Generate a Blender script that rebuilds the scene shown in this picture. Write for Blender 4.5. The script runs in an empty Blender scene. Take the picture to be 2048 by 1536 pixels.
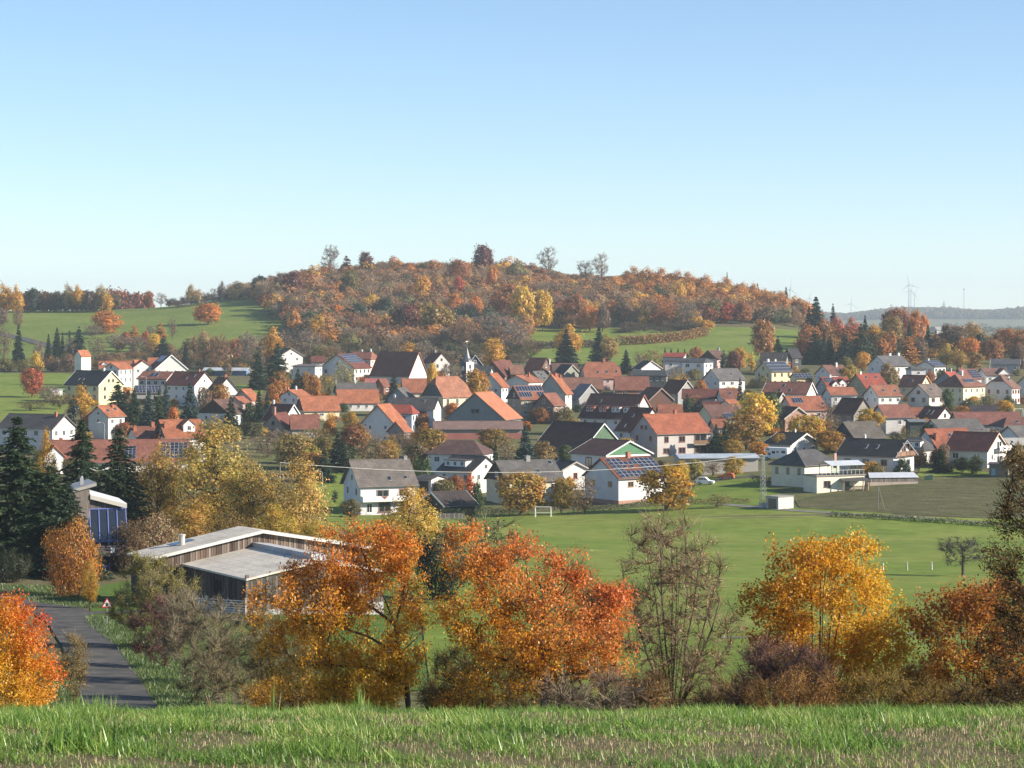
import bpy, math, random
import numpy as np
from mathutils import Vector

S = bpy.context.scene
COL = S.collection
R = math.radians
F = 4817.0          # focal length in photo pixels (photo 2048 wide)
HY = 630.0          # photo row of the eye level
rnd = random.Random(7)

# ------------------------------------------------------------------ camera, sky, sun, exposure
cam_data = bpy.data.cameras.new('camera')
cam = bpy.data.objects.new('camera', cam_data); COL.objects.link(cam)
cam.location = (0, 0, 0); cam.rotation_euler = (R(90), 0, 0)
cam_data.sensor_width = 36.0; cam_data.lens = 36.0 * F / 2048.0
cam_data.shift_y = -(768.0 - HY) / 2048.0
cam_data.clip_start = 0.5; cam_data.clip_end = 40000.0
S.camera = cam

SUN_EL = 25.0
SUN_AZ = 105.0       # degrees clockwise from the view direction (+Y): the sun stands to the right, a little behind us
world = bpy.data.worlds.new('World'); S.world = world; world.use_nodes = True
wn = world.node_tree.nodes; wl = world.node_tree.links
bg = wn['Background']
sky = wn.new('ShaderNodeTexSky'); sky.sky_type = 'NISHITA'; sky.sun_disc = False
sky.sun_elevation = R(SUN_EL); sky.sun_rotation = R(SUN_AZ)
sky.altitude = 300; sky.air_density = 0.8; sky.dust_density = 0.0; sky.ozone_density = 3.4
wl.new(sky.outputs[0], bg.inputs[0]); bg.inputs[1].default_value = 0.0895

sun_data = bpy.data.lights.new('sun', 'SUN'); sun_data.energy = 5.0; sun_data.angle = R(0.55)
sun_data.color = (1.0, 0.90, 0.76)
sun = bpy.data.objects.new('sun', sun_data); COL.objects.link(sun)
_e, _a = R(SUN_EL), R(SUN_AZ)
_dir = Vector((math.sin(_a) * math.cos(_e), math.cos(_a) * math.cos(_e), math.sin(_e)))
sun.rotation_euler = _dir.to_track_quat('Z', 'Y').to_euler(); sun.location = (60, -20, 60)

S.view_settings.view_transform = 'Standard'; S.view_settings.look = 'None'
S.view_settings.gamma = 1.0; S.view_settings.exposure = 0.95; S.view_settings.use_curve_mapping = False
S.render.engine = 'CYCLES'
cy = S.cycles
cy.max_bounces = 5; cy.diffuse_bounces = 2; cy.glossy_bounces = 2; cy.transmission_bounces = 3
cy.transparent_max_bounces = 4; cy.volume_bounces = 1; cy.caustics_reflective = False; cy.caustics_refractive = False
cy.sample_clamp_indirect = 4.0
cy.use_denoising = True
cy.use_adaptive_sampling = True; cy.adaptive_threshold = 0.02

# ------------------------------------------------------------------ helpers
def tag(o, label=None, cat=None, group=None, kind=None):
    if label: o['label'] = label
    if cat: o['category'] = cat
    if group: o['group'] = group
    if kind: o['kind'] = kind
    return o

def link(name, data, parent=None, loc=None, rz=None, scale=None, color=None):
    o = bpy.data.objects.new(name, data)
    COL.objects.link(o)
    if parent is not None: o.parent = parent
    if loc is not None: o.location = loc
    if rz is not None: o.rotation_euler = (0, 0, rz)
    if scale is not None: o.scale = scale
    if color is not None: o.color = (*color[:3], 1.0)
    return o

def np_mesh(name, V, Fa, mat=None, col=None, smooth=False):
    V = np.asarray(V, np.float32); Fa = np.asarray(Fa, np.int32)
    me = bpy.data.meshes.new(name)
    nf, k = Fa.shape
    me.vertices.add(len(V)); me.vertices.foreach_set('co', V.ravel())
    me.loops.add(nf * k); me.loops.foreach_set('vertex_index', Fa.ravel())
    me.polygons.add(nf)
    me.polygons.foreach_set('loop_start', np.arange(0, nf * k, k, dtype=np.int32))
    me.polygons.foreach_set('loop_total', np.full(nf, k, np.int32))
    if smooth: me.polygons.foreach_set('use_smooth', np.ones(nf, bool))
    if col is not None:
        a = me.color_attributes.new('Col', 'FLOAT_COLOR', 'POINT')
        c = np.ones((len(V), 4), np.float32); c[:, :3] = np.asarray(col, np.float32)[:, :3]
        a.data.foreach_set('color', c.ravel())
    me.update(calc_edges=True); me.validate()
    if mat is not None: me.materials.append(mat)
    return me

def py_mesh(name, V, Fa, mats=(), mi=None, smooth=False):
    me = bpy.data.meshes.new(name)
    me.from_pydata([tuple(v) for v in V], [], Fa)
    for m in mats: me.materials.append(m)
    if mi is not None: me.polygons.foreach_set('material_index', np.asarray(mi, np.int32))
    if smooth: me.polygons.foreach_set('use_smooth', np.ones(len(Fa), bool))
    me.update()
    return me

class MB:
    """collects simple solids into one mesh"""
    def __init__(s): s.V = []; s.F = []; s.M = []
    def add(s, V, Fa, m=0):
        n = len(s.V); s.V += [tuple(v) for v in V]
        for f in Fa: s.F.append([i + n for i in f]); s.M.append(m)
    def box(s, x0, x1, y0, y1, z0, z1, m=0):
        s.add([(x0, y0, z0), (x1, y0, z0), (x1, y1, z0), (x0, y1, z0), (x0, y0, z1), (x1, y0, z1), (x1, y1, z1), (x0, y1, z1)],
              [(0, 3, 2, 1), (4, 5, 6, 7), (0, 1, 5, 4), (1, 2, 6, 5), (2, 3, 7, 6), (3, 0, 4, 7)], m)
    def bar(s, a, b, r, n=4, r2=None, m=0):
        a = Vector(a); b = Vector(b); d = (b - a).normalized(); r2 = r if r2 is None else r2
        u = d.orthogonal().normalized(); w = d.cross(u)
        V = []
        for p, rr in ((a, r), (b, r2)):
            for i in range(n):
                t = 2 * math.pi * (i + .5) / n
                V.append(p + (u * math.cos(t) + w * math.sin(t)) * rr)
        Fa = [(i, (i + 1) % n, n + (i + 1) % n, n + i) for i in range(n)] + [tuple(range(n - 1, -1, -1)), tuple(range(n, 2 * n))]
        s.add(V, Fa, m)
    def prism(s, poly, axis, a, b, m=0):
        """poly: 2-D points; axis 'x' -> (y,z) points swept in x, 'y' -> (x,z) swept in y, 'z' -> (x,y) swept in z"""
        def P(p, t): return (t, p[0], p[1]) if axis == 'x' else ((p[0], t, p[1]) if axis == 'y' else (p[0], p[1], t))
        n = len(poly); V = [P(p, a) for p in poly] + [P(p, b) for p in poly]
        s.add(V, [(i, (i + 1) % n, n + (i + 1) % n, n + i) for i in range(n)] + [tuple(range(n - 1, -1, -1)), tuple(range(n, 2 * n))], m)
    def slab(s, V, Fa, t, m=0):
        """top faces given counter-clockwise; thickened straight down by t"""
        n = len(V); top = [tuple(v) for v in V]; bot = [(v[0], v[1], v[2] - t) for v in top]
        cnt = {}
        for f in Fa:
            for i in range(len(f)): cnt[(f[i], f[(i + 1) % len(f)])] = 1
        side = [(b, a, a + n, b + n) for (a, b) in cnt if (b, a) not in cnt]
        s.add(top + bot, [tuple(f) for f in Fa] + [tuple(i + n for i in reversed(f)) for f in Fa] + side, m)
    def build(s, name, mats, parent=None, color=None, smooth=False, **kw):
        if not isinstance(mats, (list, tuple)): mats = [mats]
        me = py_mesh(name, s.V, s.F, mats, s.M if len(mats) > 1 else None, smooth)
        return link(name, me, parent, color=color, **kw)

# ------------------------------------------------------------------ materials
def new_mat(name):
    m = bpy.data.materials.new(name); m.use_nodes = True
    nt = m.node_tree
    return m, nt, nt.nodes['Principled BSDF'], nt.nodes['Material Output']

def N(nt, typ, **kw):
    n = nt.nodes.new(typ)
    for k, v in kw.items():
        if k.startswith('i_'):
            key = k[2:]
            n.inputs[int(key) if key.isdigit() else key].default_value = v
        else: setattr(n, k, v)
    return n

def mixc(nt, typ, fac, a, b):
    n = nt.nodes.new('ShaderNodeMix'); n.data_type = 'RGBA'; n.blend_type = typ
    for sock, v in ((n.inputs[0], fac), (n.inputs[6], a), (n.inputs[7], b)):
        if isinstance(v, bpy.types.NodeSocket): nt.links.new(v, sock)
        elif isinstance(v, (tuple, list)): sock.default_value = (*v[:3], 1)
        else: sock.default_value = v
    return n.outputs[2]

def noise(nt, scale, detail=3, coord=None, rough=.6):
    t = N(nt, 'ShaderNodeTexNoise'); t.inputs['Scale'].default_value = scale; t.inputs['Detail'].default_value = detail
    t.inputs['Roughness'].default_value = rough
    if coord is not None: nt.links.new(coord, t.inputs['Vector'])
    return t.outputs['Fac']

def ramp(nt, fac, stops):
    r = N(nt, 'ShaderNodeValToRGB'); e = r.color_ramp.elements
    while len(e) < len(stops): e.new(.5)
    for el, (p, c) in zip(e, stops): el.position = p; el.color = (*c[:3], 1) if len(c) >= 3 else (c[0],) * 3 + (1,)
    nt.links.new(fac, r.inputs[0]); return r.outputs[0]

def g(v): return (v, v, v)

def bump(nt, bsdf, height, strength=.3, dist=.1):
    b = N(nt, 'ShaderNodeBump'); b.inputs['Strength'].default_value = strength; b.inputs['Distance'].default_value = dist
    nt.links.new(height, b.inputs['Height']); nt.links.new(b.outputs[0], bsdf.inputs['Normal'])

def coords(nt, kind='Object'):
    return N(nt, 'ShaderNodeTexCoord').outputs[kind]

def leaf_material(name, transl=.35, gloss=.05, inst=False):
    m, nt, p, out = new_mat(name)
    nt.nodes.remove(p)
    at = N(nt, 'ShaderNodeAttribute', attribute_name='Col'); oi = N(nt, 'ShaderNodeObjectInfo')
    tint = oi.outputs['Color']
    if inst: tint = N(nt, 'ShaderNodeAttribute', attribute_name='tcol', attribute_type='INSTANCER').outputs['Color']
    c = mixc(nt, 'MULTIPLY', 1.0, at.outputs['Color'], tint)
    d = N(nt, 'ShaderNodeBsdfDiffuse'); t = N(nt, 'ShaderNodeBsdfTranslucent'); gl = N(nt, 'ShaderNodeBsdfGlossy')
    gl.inputs['Roughness'].default_value = .45; gl.inputs['Color'].default_value = (1, 1, 1, 1)
    nt.links.new(c, d.inputs[0]); nt.links.new(c, t.inputs[0])
    m1 = N(nt, 'ShaderNodeMixShader'); m1.inputs[0].default_value = transl
    nt.links.new(d.outputs[0], m1.inputs[1]); nt.links.new(t.outputs[0], m1.inputs[2])
    m2 = N(nt, 'ShaderNodeMixShader'); m2.inputs[0].default_value = gloss
    nt.links.new(m1.outputs[0], m2.inputs[1]); nt.links.new(gl.outputs[0], m2.inputs[2])
    nt.links.new(m2.outputs[0], out.inputs[0])
    return m
M_LEAF = leaf_material('leaf', .5, .02)
M_NEEDLE = leaf_material('needle', .12, .02)
M_WOODLEAF = leaf_material('wood_leaf', .35, .0, True)
M_TWIG = leaf_material('twig', .0, .0)
M_GRASS = leaf_material('grass_blade', .42, .04)

def bark_material(name, c1, c2, sc):
    m, nt, p, out = new_mat(name)
    co = coords(nt); mp = N(nt, 'ShaderNodeMapping'); mp.inputs['Scale'].default_value = (1, 1, .25); nt.links.new(co, mp.inputs[0])
    f = noise(nt, sc, 4, mp.outputs[0])
    nt.links.new(ramp(nt, f, [(.35, c1), (.65, c2)]), p.inputs['Base Color']); p.inputs['Roughness'].default_value = .9
    bump(nt, p, f, .5, .05)
    return m
M_BARK = bark_material('bark', (.035, .026, .02), (.12, .095, .075), 6)
M_BARK_PALE = bark_material('bark_pale', (.06, .055, .05), (.5, .47, .42), 3)

def object_coloured(name, rough=.8, n1=.5, n2=3.0, amt=.25, bmp=.0, spec=.3, dark=(.55, .55, .55)):
    """plain painted / plastered / metal surface whose colour is the object's own, with stains and grain"""
    m, nt, p, out = new_mat(name)
    oi = N(nt, 'ShaderNodeObjectInfo'); co = coords(nt)
    a = noise(nt, n1, 4, co); b = noise(nt, n2, 3, co)
    st = ramp(nt, a, [(.3, tuple(1 - amt * (1 - d) for d in dark)), (.62, g(1.0))])
    st2 = ramp(nt, b, [(.3, g(1 - amt * .45)), (.7, g(1.0))])
    c = mixc(nt, 'MULTIPLY', 1.0, oi.outputs['Color'], st); c = mixc(nt, 'MULTIPLY', 1.0, c, st2)
    nt.links.new(c, p.inputs['Base Color']); p.inputs['Roughness'].default_value = rough
    p.inputs['Specular IOR Level'].default_value = spec
    if bmp: bump(nt, p, b, bmp, .03)
    return m
M_WALL = object_coloured('plaster', .9, .35, 2.2, .28, .1)
M_PAINT = object_coloured('paint', .55, .8, 6, .15)
M_METAL = object_coloured('metal_sheet', .42, .25, 1.5, .35, spec=.5)
M_CONC = object_coloured('concrete', .9, .5, 4, .5, .25)
M_WOOD = None

def roof_material():
    m, nt, p, out = new_mat('roof_tile')
    oi = N(nt, 'ShaderNodeObjectInfo'); uv = N(nt, 'ShaderNodeUVMap'); uv.uv_map = 'UVMap'
    br = N(nt, 'ShaderNodeTexBrick'); br.offset = .5
    br.inputs['Color1'].default_value = (1, 1, 1, 1); br.inputs['Color2'].default_value = (.68, .68, .70, 1); br.inputs['Mortar'].default_value = (.42, .42, .42, 1)
    br.inputs['Scale'].default_value = 1.0; br.inputs['Mortar Size'].default_value = .03; br.inputs['Brick Width'].default_value = .6; br.inputs['Row Height'].default_value = .46
    nt.links.new(uv.outputs[0], br.inputs['Vector'])
    a = noise(nt, .35, 4, uv.outputs[0]); b = noise(nt, 1.6, 3, uv.outputs[0])
    c = mixc(nt, 'MULTIPLY', .85, oi.outputs['Color'], br.outputs['Color'])
    c = mixc(nt, 'MULTIPLY', 1.0, c, ramp(nt, a, [(.25, (.62, .62, .66)), (.6, g(1.08))]))
    c = mixc(nt, 'MULTIPLY', 1.0, c, ramp(nt, b, [(.3, g(.86)), (.7, g(1.05))]))
    nt.links.new(c, p.inputs['Base Color']); p.inputs['Roughness'].default_value = .8
    p.inputs['Specular IOR Level'].default_value = .25
    bump(nt, p, br.outputs['Fac'], .4, .04)
    return m
M_ROOF = roof_material()

def ribbed_material(name, period, rough, amt):
    m, nt, p, out = new_mat(name)
    oi = N(nt, 'ShaderNodeObjectInfo'); uv = N(nt, 'ShaderNodeUVMap'); uv.uv_map = 'UVMap'
    w = N(nt, 'ShaderNodeTexWave'); w.wave_type = 'BANDS'; w.bands_direction = 'X'; w.inputs['Scale'].default_value = .314 / period
    nt.links.new(uv.outputs[0], w.inputs['Vector'])
    a = noise(nt, .3, 5, uv.outputs[0]); b = noise(nt, 2.5, 3, uv.outputs[0])
    c = mixc(nt, 'MULTIPLY', 1.0, oi.outputs['Color'], ramp(nt, a, [(.3, g(1 - amt)), (.65, g(1.05))]))
    c = mixc(nt, 'MULTIPLY', 1.0, c, ramp(nt, b, [(.3, g(.85)), (.7, g(1.05))]))
    br = N(nt, 'ShaderNodeTexBrick'); br.inputs['Color1'].default_value = (1, 1, 1, 1); br.inputs['Color2'].default_value = (.86, .86, .84, 1); br.inputs['Mortar'].default_value = (.5, .5, .48, 1)
    br.inputs['Scale'].default_value = 1.0; br.inputs['Mortar Size'].default_value = .03; br.inputs['Brick Width'].default_value = 2.4; br.inputs['Row Height'].default_value = 1.1; nt.links.new(uv.outputs[0], br.inputs['Vector'])
    c = mixc(nt, 'MULTIPLY', .8, c, br.outputs['Color'])
    nt.links.new(c, p.inputs['Base Color']); p.inputs['Roughness'].default_value = rough
    bump(nt, p, w.outputs['Fac'], .5, .05)
    return m
M_RIB = ribbed_material('ribbed_sheet', .3, .85, .3)

def wood_material():
    m, nt, p, out = new_mat('weathered_wood')
    oi = N(nt, 'ShaderNodeObjectInfo'); co = coords(nt)
    mp = N(nt, 'ShaderNodeMapping'); mp.inputs['Scale'].default_value = (7, 7, .6); nt.links.new(co, mp.inputs[0])
    f = noise(nt, 1.5, 5, mp.outputs[0]); f2 = noise(nt, .35, 2, co)
    c = mixc(nt, 'MULTIPLY', 1.0, oi.outputs['Color'], ramp(nt, f, [(.3, g(.5)), (.68, g(1.15))]))
    hs = N(nt, 'ShaderNodeMath', operation='MULTIPLY_ADD'); nt.links.new(oi.outputs['Random'], hs.inputs[0]); hs.inputs[1].default_value = .7; hs.inputs[2].default_value = .62
    c = mixc(nt, 'MULTIPLY', 1.0, c, hs.outputs[0])
    c = mixc(nt, 'MULTIPLY', 1.0, c, ramp(nt, f2, [(.3, (.75, .78, .8)), (.7, g(1.05))]))
    nt.links.new(c, p.inputs['Base Color']); p.inputs['Roughness'].default_value = .9
    bump(nt, p, f, .4, .02)
    return m
M_WOOD = wood_material()

def glass_material():
    m, nt, p, out = new_mat('window_glass')
    p.inputs['Base Color'].default_value = (.018, .022, .028, 1); p.inputs['Roughness'].default_value = .08
    p.inputs['Specular IOR Level'].default_value = .8
    return m
M_GLASS = glass_material()

def clear_glass_material():
    m, nt, p, out = new_mat('clear_glass')
    nt.nodes.remove(p)
    tr = N(nt, 'ShaderNodeBsdfTransparent'); tr.inputs[0].default_value = (.75, .82, .85, 1)
    gl = N(nt, 'ShaderNodeBsdfGlossy'); gl.inputs['Roughness'].default_value = .05
    fr = N(nt, 'ShaderNodeFresnel'); fr.inputs[0].default_value = 1.6
    mx = N(nt, 'ShaderNodeMixShader'); nt.links.new(fr.outputs[0], mx.inputs[0])
    nt.links.new(tr.outputs[0], mx.inputs[1]); nt.links.new(gl.outputs[0], mx.inputs[2]); nt.links.new(mx.outputs[0], out.inputs[0])
    return m
M_CLEAR = clear_glass_material()

def solar_material():
    m, nt, p, out = new_mat('solar_cells')
    p.inputs['Base Color'].default_value = (.02, .025, .048, 1); p.inputs['Roughness'].default_value = .18
    p.inputs['Specular IOR Level'].default_value = .7
    return m
M_SOLAR = solar_material()

def ground_material(name, stops, s1, s2, b_amt=.4, rough=.95, stops2=None, s3=.012, dist=.15):
    m, nt, p, out = new_mat(name)
    co = coords(nt)
    f1 = noise(nt, s1, 6, co, .65); f2 = noise(nt, s2, 4, co); f3 = noise(nt, s3, 3, co)
    c = ramp(nt, f1, stops)
    if stops2: c = mixc(nt, 'MIX', ramp(nt, f3, [(.4, g(0)), (.6, g(1))]), c, ramp(nt, f1, stops2))
    c = mixc(nt, 'MULTIPLY', 1.0, c, ramp(nt, f2, [(.25, g(.72)), (.7, g(1.12))]))
    nt.links.new(c, p.inputs['Base Color']); p.inputs['Roughness'].default_value = rough
    p.inputs['Specular IOR Level'].default_value = .1
    bump(nt, p, f2, b_amt, dist)
    return m
M_GROUND = ground_material('garden_ground', [(.3, (.09, .11, .035)), (.5, (.13, .14, .05)), (.7, (.18, .15, .075))], .15, 1.3,
                           stops2=[(.3, (.10, .09, .045)), (.7, (.17, .145, .08))], s3=.03)
M_MEADOW = ground_material('meadow_grass', [(.3, (.115, .17, .025)), (.5, (.155, .215, .033)), (.72, (.21, .245, .05))], .06, .33, .8, stops2=[(.3, (.145, .19, .03)), (.7, (.215, .25, .055))], s3=.03)
M_PASTURE = ground_material('pasture_grass', [(.3, (.12, .165, .03)), (.52, (.155, .20, .04)), (.75, (.20, .225, .06))], .03, .3, .6)
M_SOIL = ground_material('ploughed_soil', [(.3, (.085, .085, .04)), (.5, (.115, .115, .05)), (.72, (.15, .13, .07))], .4, 2.2, .8, dist=.3)
_nt = M_SOIL.node_tree; _p = _nt.nodes['Principled BSDF']; _src = _p.inputs['Base Color'].links[0].from_socket
_mp = N(_nt, 'ShaderNodeMapping'); _mp.inputs['Rotation'].default_value = (0, 0, R(-12)); _mp.inputs['Scale'].default_value = (.12, 1, 1); _nt.links.new(coords(_nt), _mp.inputs[0])
_f = noise(_nt, 1.1, 5, _mp.outputs[0], .7); _nt.links.new(mixc(_nt, 'MULTIPLY', 1.0, _src, ramp(_nt, _f, [(.36, g(.62)), (.5, g(.95)), (.64, (1.25, 1.22, 1.15))])), _p.inputs['Base Color'])
M_TRACK = ground_material('gravel_track', [(.3, (.16, .15, .13)), (.7, (.25, .24, .21))], .5, 5, .3, dist=.05)
M_ASPH = ground_material('asphalt', [(.3, (.06, .059, .058)), (.5, (.095, .091, .086)), (.7, (.15, .137, .115))], .5, 7, .35, dist=.02)
M_VERGE = ground_material('verge_grass', [(.3, (.06, .11, .02)), (.52, (.10, .165, .03)), (.75, (.16, .18, .06))], .6, 5, .9)
M_STUB = ground_material('stubble_soil', [(.3, (.10, .10, .04)), (.5, (.17, .14, .075)), (.7, (.13, .17, .04))], 5, 30, .8, dist=.03)

# ------------------------------------------------------------------ terrain
PX0, PX1, PXS = -1300.0, 3350.0, 50.0
PXG = np.arange(PX0, PX1 + 1, PXS)
ZROWS = [(-80, 6.0), (-20, .2), (0, -1.5), (5, -1.70), (11, -2.10), (14, -2.42), (17, -2.84), (20, -3.32), (23, -3.88), (26, -4.52), (30, -5.25), (40, -7.2), (50, -9.0), (76, -13.2), (100, -17.1)]
def rw(*a): return list(a)
C10 = [-1300, 0, 300, 600, 900, 1200, 1500, 1800, 2100, 3350]
RROWS = [
 (128, C10, rw(1400,1402,1405,1412,1422,1422,1418,1412,1412,1412)),
 (150, C10, rw(1330,1335,1345,1350,1357,1362,1362,1357,1352,1350)),
 (175, C10, rw(1270,1280,1285,1290,1297,1303,1306,1302,1300,1300)),
 (200, C10, rw(1215,1225,1226,1230,1245,1252,1256,1258,1260,1260)),
 (230, C10, rw(1168,1180,1188,1192,1206,1212,1216,1220,1220,1220)),
 (260, C10, rw(1122,1135,1150,1156,1166,1176,1182,1188,1190,1190)),
 (320, C10, rw(1070,1082,1098,1105,1117,1130,1138,1143,1145,1145)),
 (400, C10, rw(1018,1030,1048,1057,1066,1076,1080,1082,1084,1085)),
 (440, C10, rw(998,1010,1030,1043,1048,1046,1034,1034,1045,1060)),
 (480, C10, rw(972,985,1008,1028,1031,1016,995,985,992,1000)),
 (500, C10, rw(955,965,985,1006,1005,998,972,964,955,950)),
 (525, C10, rw(940,950,967,984,980,975,951,942,931,925)),
 (560, C10, rw(925,935,950,955,955,945,922,915,906,900)),
 (600, C10, rw(890,900,908,915,917,914,900,888,880,875)),
 (650, C10, rw(860,868,877,885,886,886,873,862,853,850)),
 (700, C10, rw(838,845,852,862,862,862,850,840,833,830)),
 (750, C10, rw(818,825,830,838,840,840,829,820,813,810)),
 (800, C10, rw(800,806,810,815,818,818,808,801,797,795)),
 (850, C10, rw(782,788,790,793,795,795,788,783,780,778)),
 (900, C10, rw(765,770,772,772,772,772,767,763,760,758)),
 (950, C10, rw(752,757,757,755,753,752,749,746,743,740)),
 (1000, C10, rw(738,745,743,739,737,736,731,729,726,722)),
 (1100, [-1300,0,300,450,600,900,1200,1500,1620,1800,3350], rw(720,727,722,720,716,713,710,706,703,703,698)),
 (1200, [-1300,0,300,450,600,900,1200,1350,1500,1620,1750,3350], rw(690,703,695,690,690,690,683,678,674,672,690,692)),
 (1300, [-1300,0,300,450,600,750,900,1050,1200,1350,1500,1620,1750,3350], rw(655,666,655,648,648,645,641,645,645,643,644,650,692,692)),
 (1400, [-1300,0,300,450,600,750,900,1050,1200,1350,1500,1600,1700,1800,3350], rw(622,630,627,610,606,594,592,598,602,600,608,630,672,690,690)),
 (1500, [-1300,0,300,450,530,600,750,900,1050,1200,1350,1500,1600,1700,1800,3350], rw(612,621,619,600,582,562,549,546,553,567,566,588,620,668,690,690)),
 (1600, [-1300,0,300,450,530,600,750,900,1050,1200,1350,1500,1600,1700,1800,3350], rw(622,631,629,615,597,570,556,551,560,574,572,596,630,672,692,692)),
 (1800, [-1300,0,450,600,900,1200,1500,1700,3350], rw(645,652,645,622,602,608,640,684,692)),
 (2500, [-1300,0,900,1800,3350], rw(655,655,645,672,675)),
 (5400, [-1300,0,900,1600,1800,3350], rw(648,648,648,658,660,660)),
 (6000, [-1300,0,900,1600,1700,1850,1950,2048,3350], rw(645,645,645,648,648,648,649,650,650)),
 (6700, [-1300,0,900,1600,1700,1850,1950,2100,3350], rw(640,640,640,638,632,629,626,629,632)),
 (7300, [-1300,0,900,1600,1700,1850,1950,2100,3350], rw(640,640,640,640,638,636,634,636,638)),
 (9000, [-1300,3350], rw(638,638)),
 (13500, [-1300,3350], rw(634,634)),
]
DG = np.concatenate([np.linspace(-80, -4, 12), np.linspace(0, 34, 69), np.linspace(36, 130, 48), np.linspace(134, 700, 143),
                     np.linspace(708, 1712, 126), np.geomspace(1760, 13500, 60)])
_rd = [z[0] for z in ZROWS] + [r[0] for r in RROWS]
_rz = [np.full(len(PXG), z[1]) for z in ZROWS] + [-(np.interp(PXG, r[1], r[2]) - HY) * r[0] / F for r in RROWS]
_rz = np.array(_rz)
ZT = np.array([np.interp(DG, _rd, _rz[:, i]) for i in range(len(PXG))]).T
_near = (DG < 34)
for it in range(5):
    Zs = ZT.copy()
    Zs[1:-1] = .25 * ZT[:-2] + .5 * ZT[1:-1] + .25 * ZT[2:]
    if it > 1: Zs[_near] = ZT[_near]
    Z2 = Zs.copy(); Z2[:, 1:-1] = .25 * Zs[:, :-2] + .5 * Zs[:, 1:-1] + .25 * Zs[:, 2:]
    ZT = Z2
DMIN = 80.0
def hgt(X, Y):
    X = np.asarray(X, float); Y = np.asarray(Y, float)
    px = 1024 + F * X / np.maximum(Y, DMIN)
    i = np.clip((px - PX0) / PXS, 0, len(PXG) - 1.001); i0 = i.astype(int); fi = i - i0
    Yc = np.clip(Y, DG[0], DG[-1] - 1e-3); j0 = np.clip(np.searchsorted(DG, Yc, 'right') - 1, 0, len(DG) - 2)
    fj = (Yc - DG[j0]) / (DG[j0 + 1] - DG[j0])
    return (ZT[j0, i0] * (1 - fi) + ZT[j0, i0 + 1] * fi) * (1 - fj) + (ZT[j0 + 1, i0] * (1 - fi) + ZT[j0 + 1, i0 + 1] * fi) * fj
def h1(x, y): return float(hgt(x, y))
def gx(px, D): return (px - 1024.0) * max(D, 1.0) / F
def gp(px, D, dz=0.0):
    x = gx(px, D); return Vector((x, D, h1(x, D) + dz))
def zpix(row, D): return -(row - HY) * D / F

XG = (PXG[None, :] - 1024) / F * np.maximum(DG, DMIN)[:, None]
YG = np.repeat(DG[:, None], len(PXG), 1)
def grid_faces(nr, nc):
    a = (np.arange(nr - 1)[:, None] * nc + np.arange(nc - 1)[None, :]).ravel()
    return np.stack([a, a + 1, a + nc + 1, a + nc], 1)
V = np.stack([XG.ravel(), YG.ravel(), ZT.ravel()], 1)
tag(link('ground', np_mesh('ground', V, grid_faces(len(DG), len(PXG)), M_GROUND, smooth=True)), 'rolling grassy ground of the valley under the village', None, kind='structure')

def sheet(name, label, rows, mat, dz, nx=24, nd=None, wob=0.0, seed=0, step=4.0):
    """rows: (D, px_left, px_right); a strip of land lying dz above the ground"""
    rg = np.random.default_rng(seed)
    Dk = [r[0] for r in rows]
    n = nd or max(4, int((Dk[-1] - Dk[0]) / step))
    Ds = np.linspace(Dk[0], Dk[-1], n)
    l = np.interp(Ds, Dk, [r[1] for r in rows]); r_ = np.interp(Ds, Dk, [r[2] for r in rows])
    if wob:
        l = l + np.convolve(rg.normal(0, wob, n + 4), np.ones(5) / 5, 'valid'); r_ = r_ + np.convolve(rg.normal(0, wob, n + 4), np.ones(5) / 5, 'valid')
    t = np.linspace(0, 1, nx)
    px = l[:, None] * (1 - t) + r_[:, None] * t
    Y = np.repeat(Ds[:, None], nx, 1); X = (px - 1024) / F * np.maximum(Y, DMIN) if Dk[-1] <= DMIN else (px - 1024) / F * Y
    Z = hgt(X, Y) + dz
    me = np_mesh(name, np.stack([X.ravel(), Y.ravel(), Z.ravel()], 1), grid_faces(n, nx), mat, smooth=True)
    return tag(link(name, me), label, None, kind='structure')

def ribbon(name, label, pts, width, mat, dz, step=2.0):
    """a road or path along world points (x,y)"""
    P = np.array(pts, float); seg = np.linalg.norm(np.diff(P, axis=0), axis=1); s = np.r_[0, np.cumsum(seg)]
    n = max(8, int(s[-1] / step)); q = np.linspace(0, s[-1], n)
    x = np.interp(q, s, P[:, 0]); y = np.interp(q, s, P[:, 1])
    for _ in range(6):
        x[1:-1] = .25 * x[:-2] + .5 * x[1:-1] + .25 * x[2:]; y[1:-1] = .25 * y[:-2] + .5 * y[1:-1] + .25 * y[2:]
    tx, ty = np.gradient(x), np.gradient(y); L = np.hypot(tx, ty); nx_, ny_ = -ty / L, tx / L
    w = np.interp(q, s, width) if isinstance(width, (list, tuple)) else np.full(n, width)
    t = np.linspace(-.5, .5, 7)
    X = x[:, None] + nx_[:, None] * w[:, None] * t; Y = y[:, None] + ny_[:, None] * w[:, None] * t
    Z = hgt(X, Y) + dz
    Fa = grid_faces(n, 7)[:, ::-1]
    return tag(link(name, np_mesh(name, np.stack([X.ravel(), Y.ravel(), Z.ravel()], 1), Fa, mat, smooth=True)), label, None, kind='structure')

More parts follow.
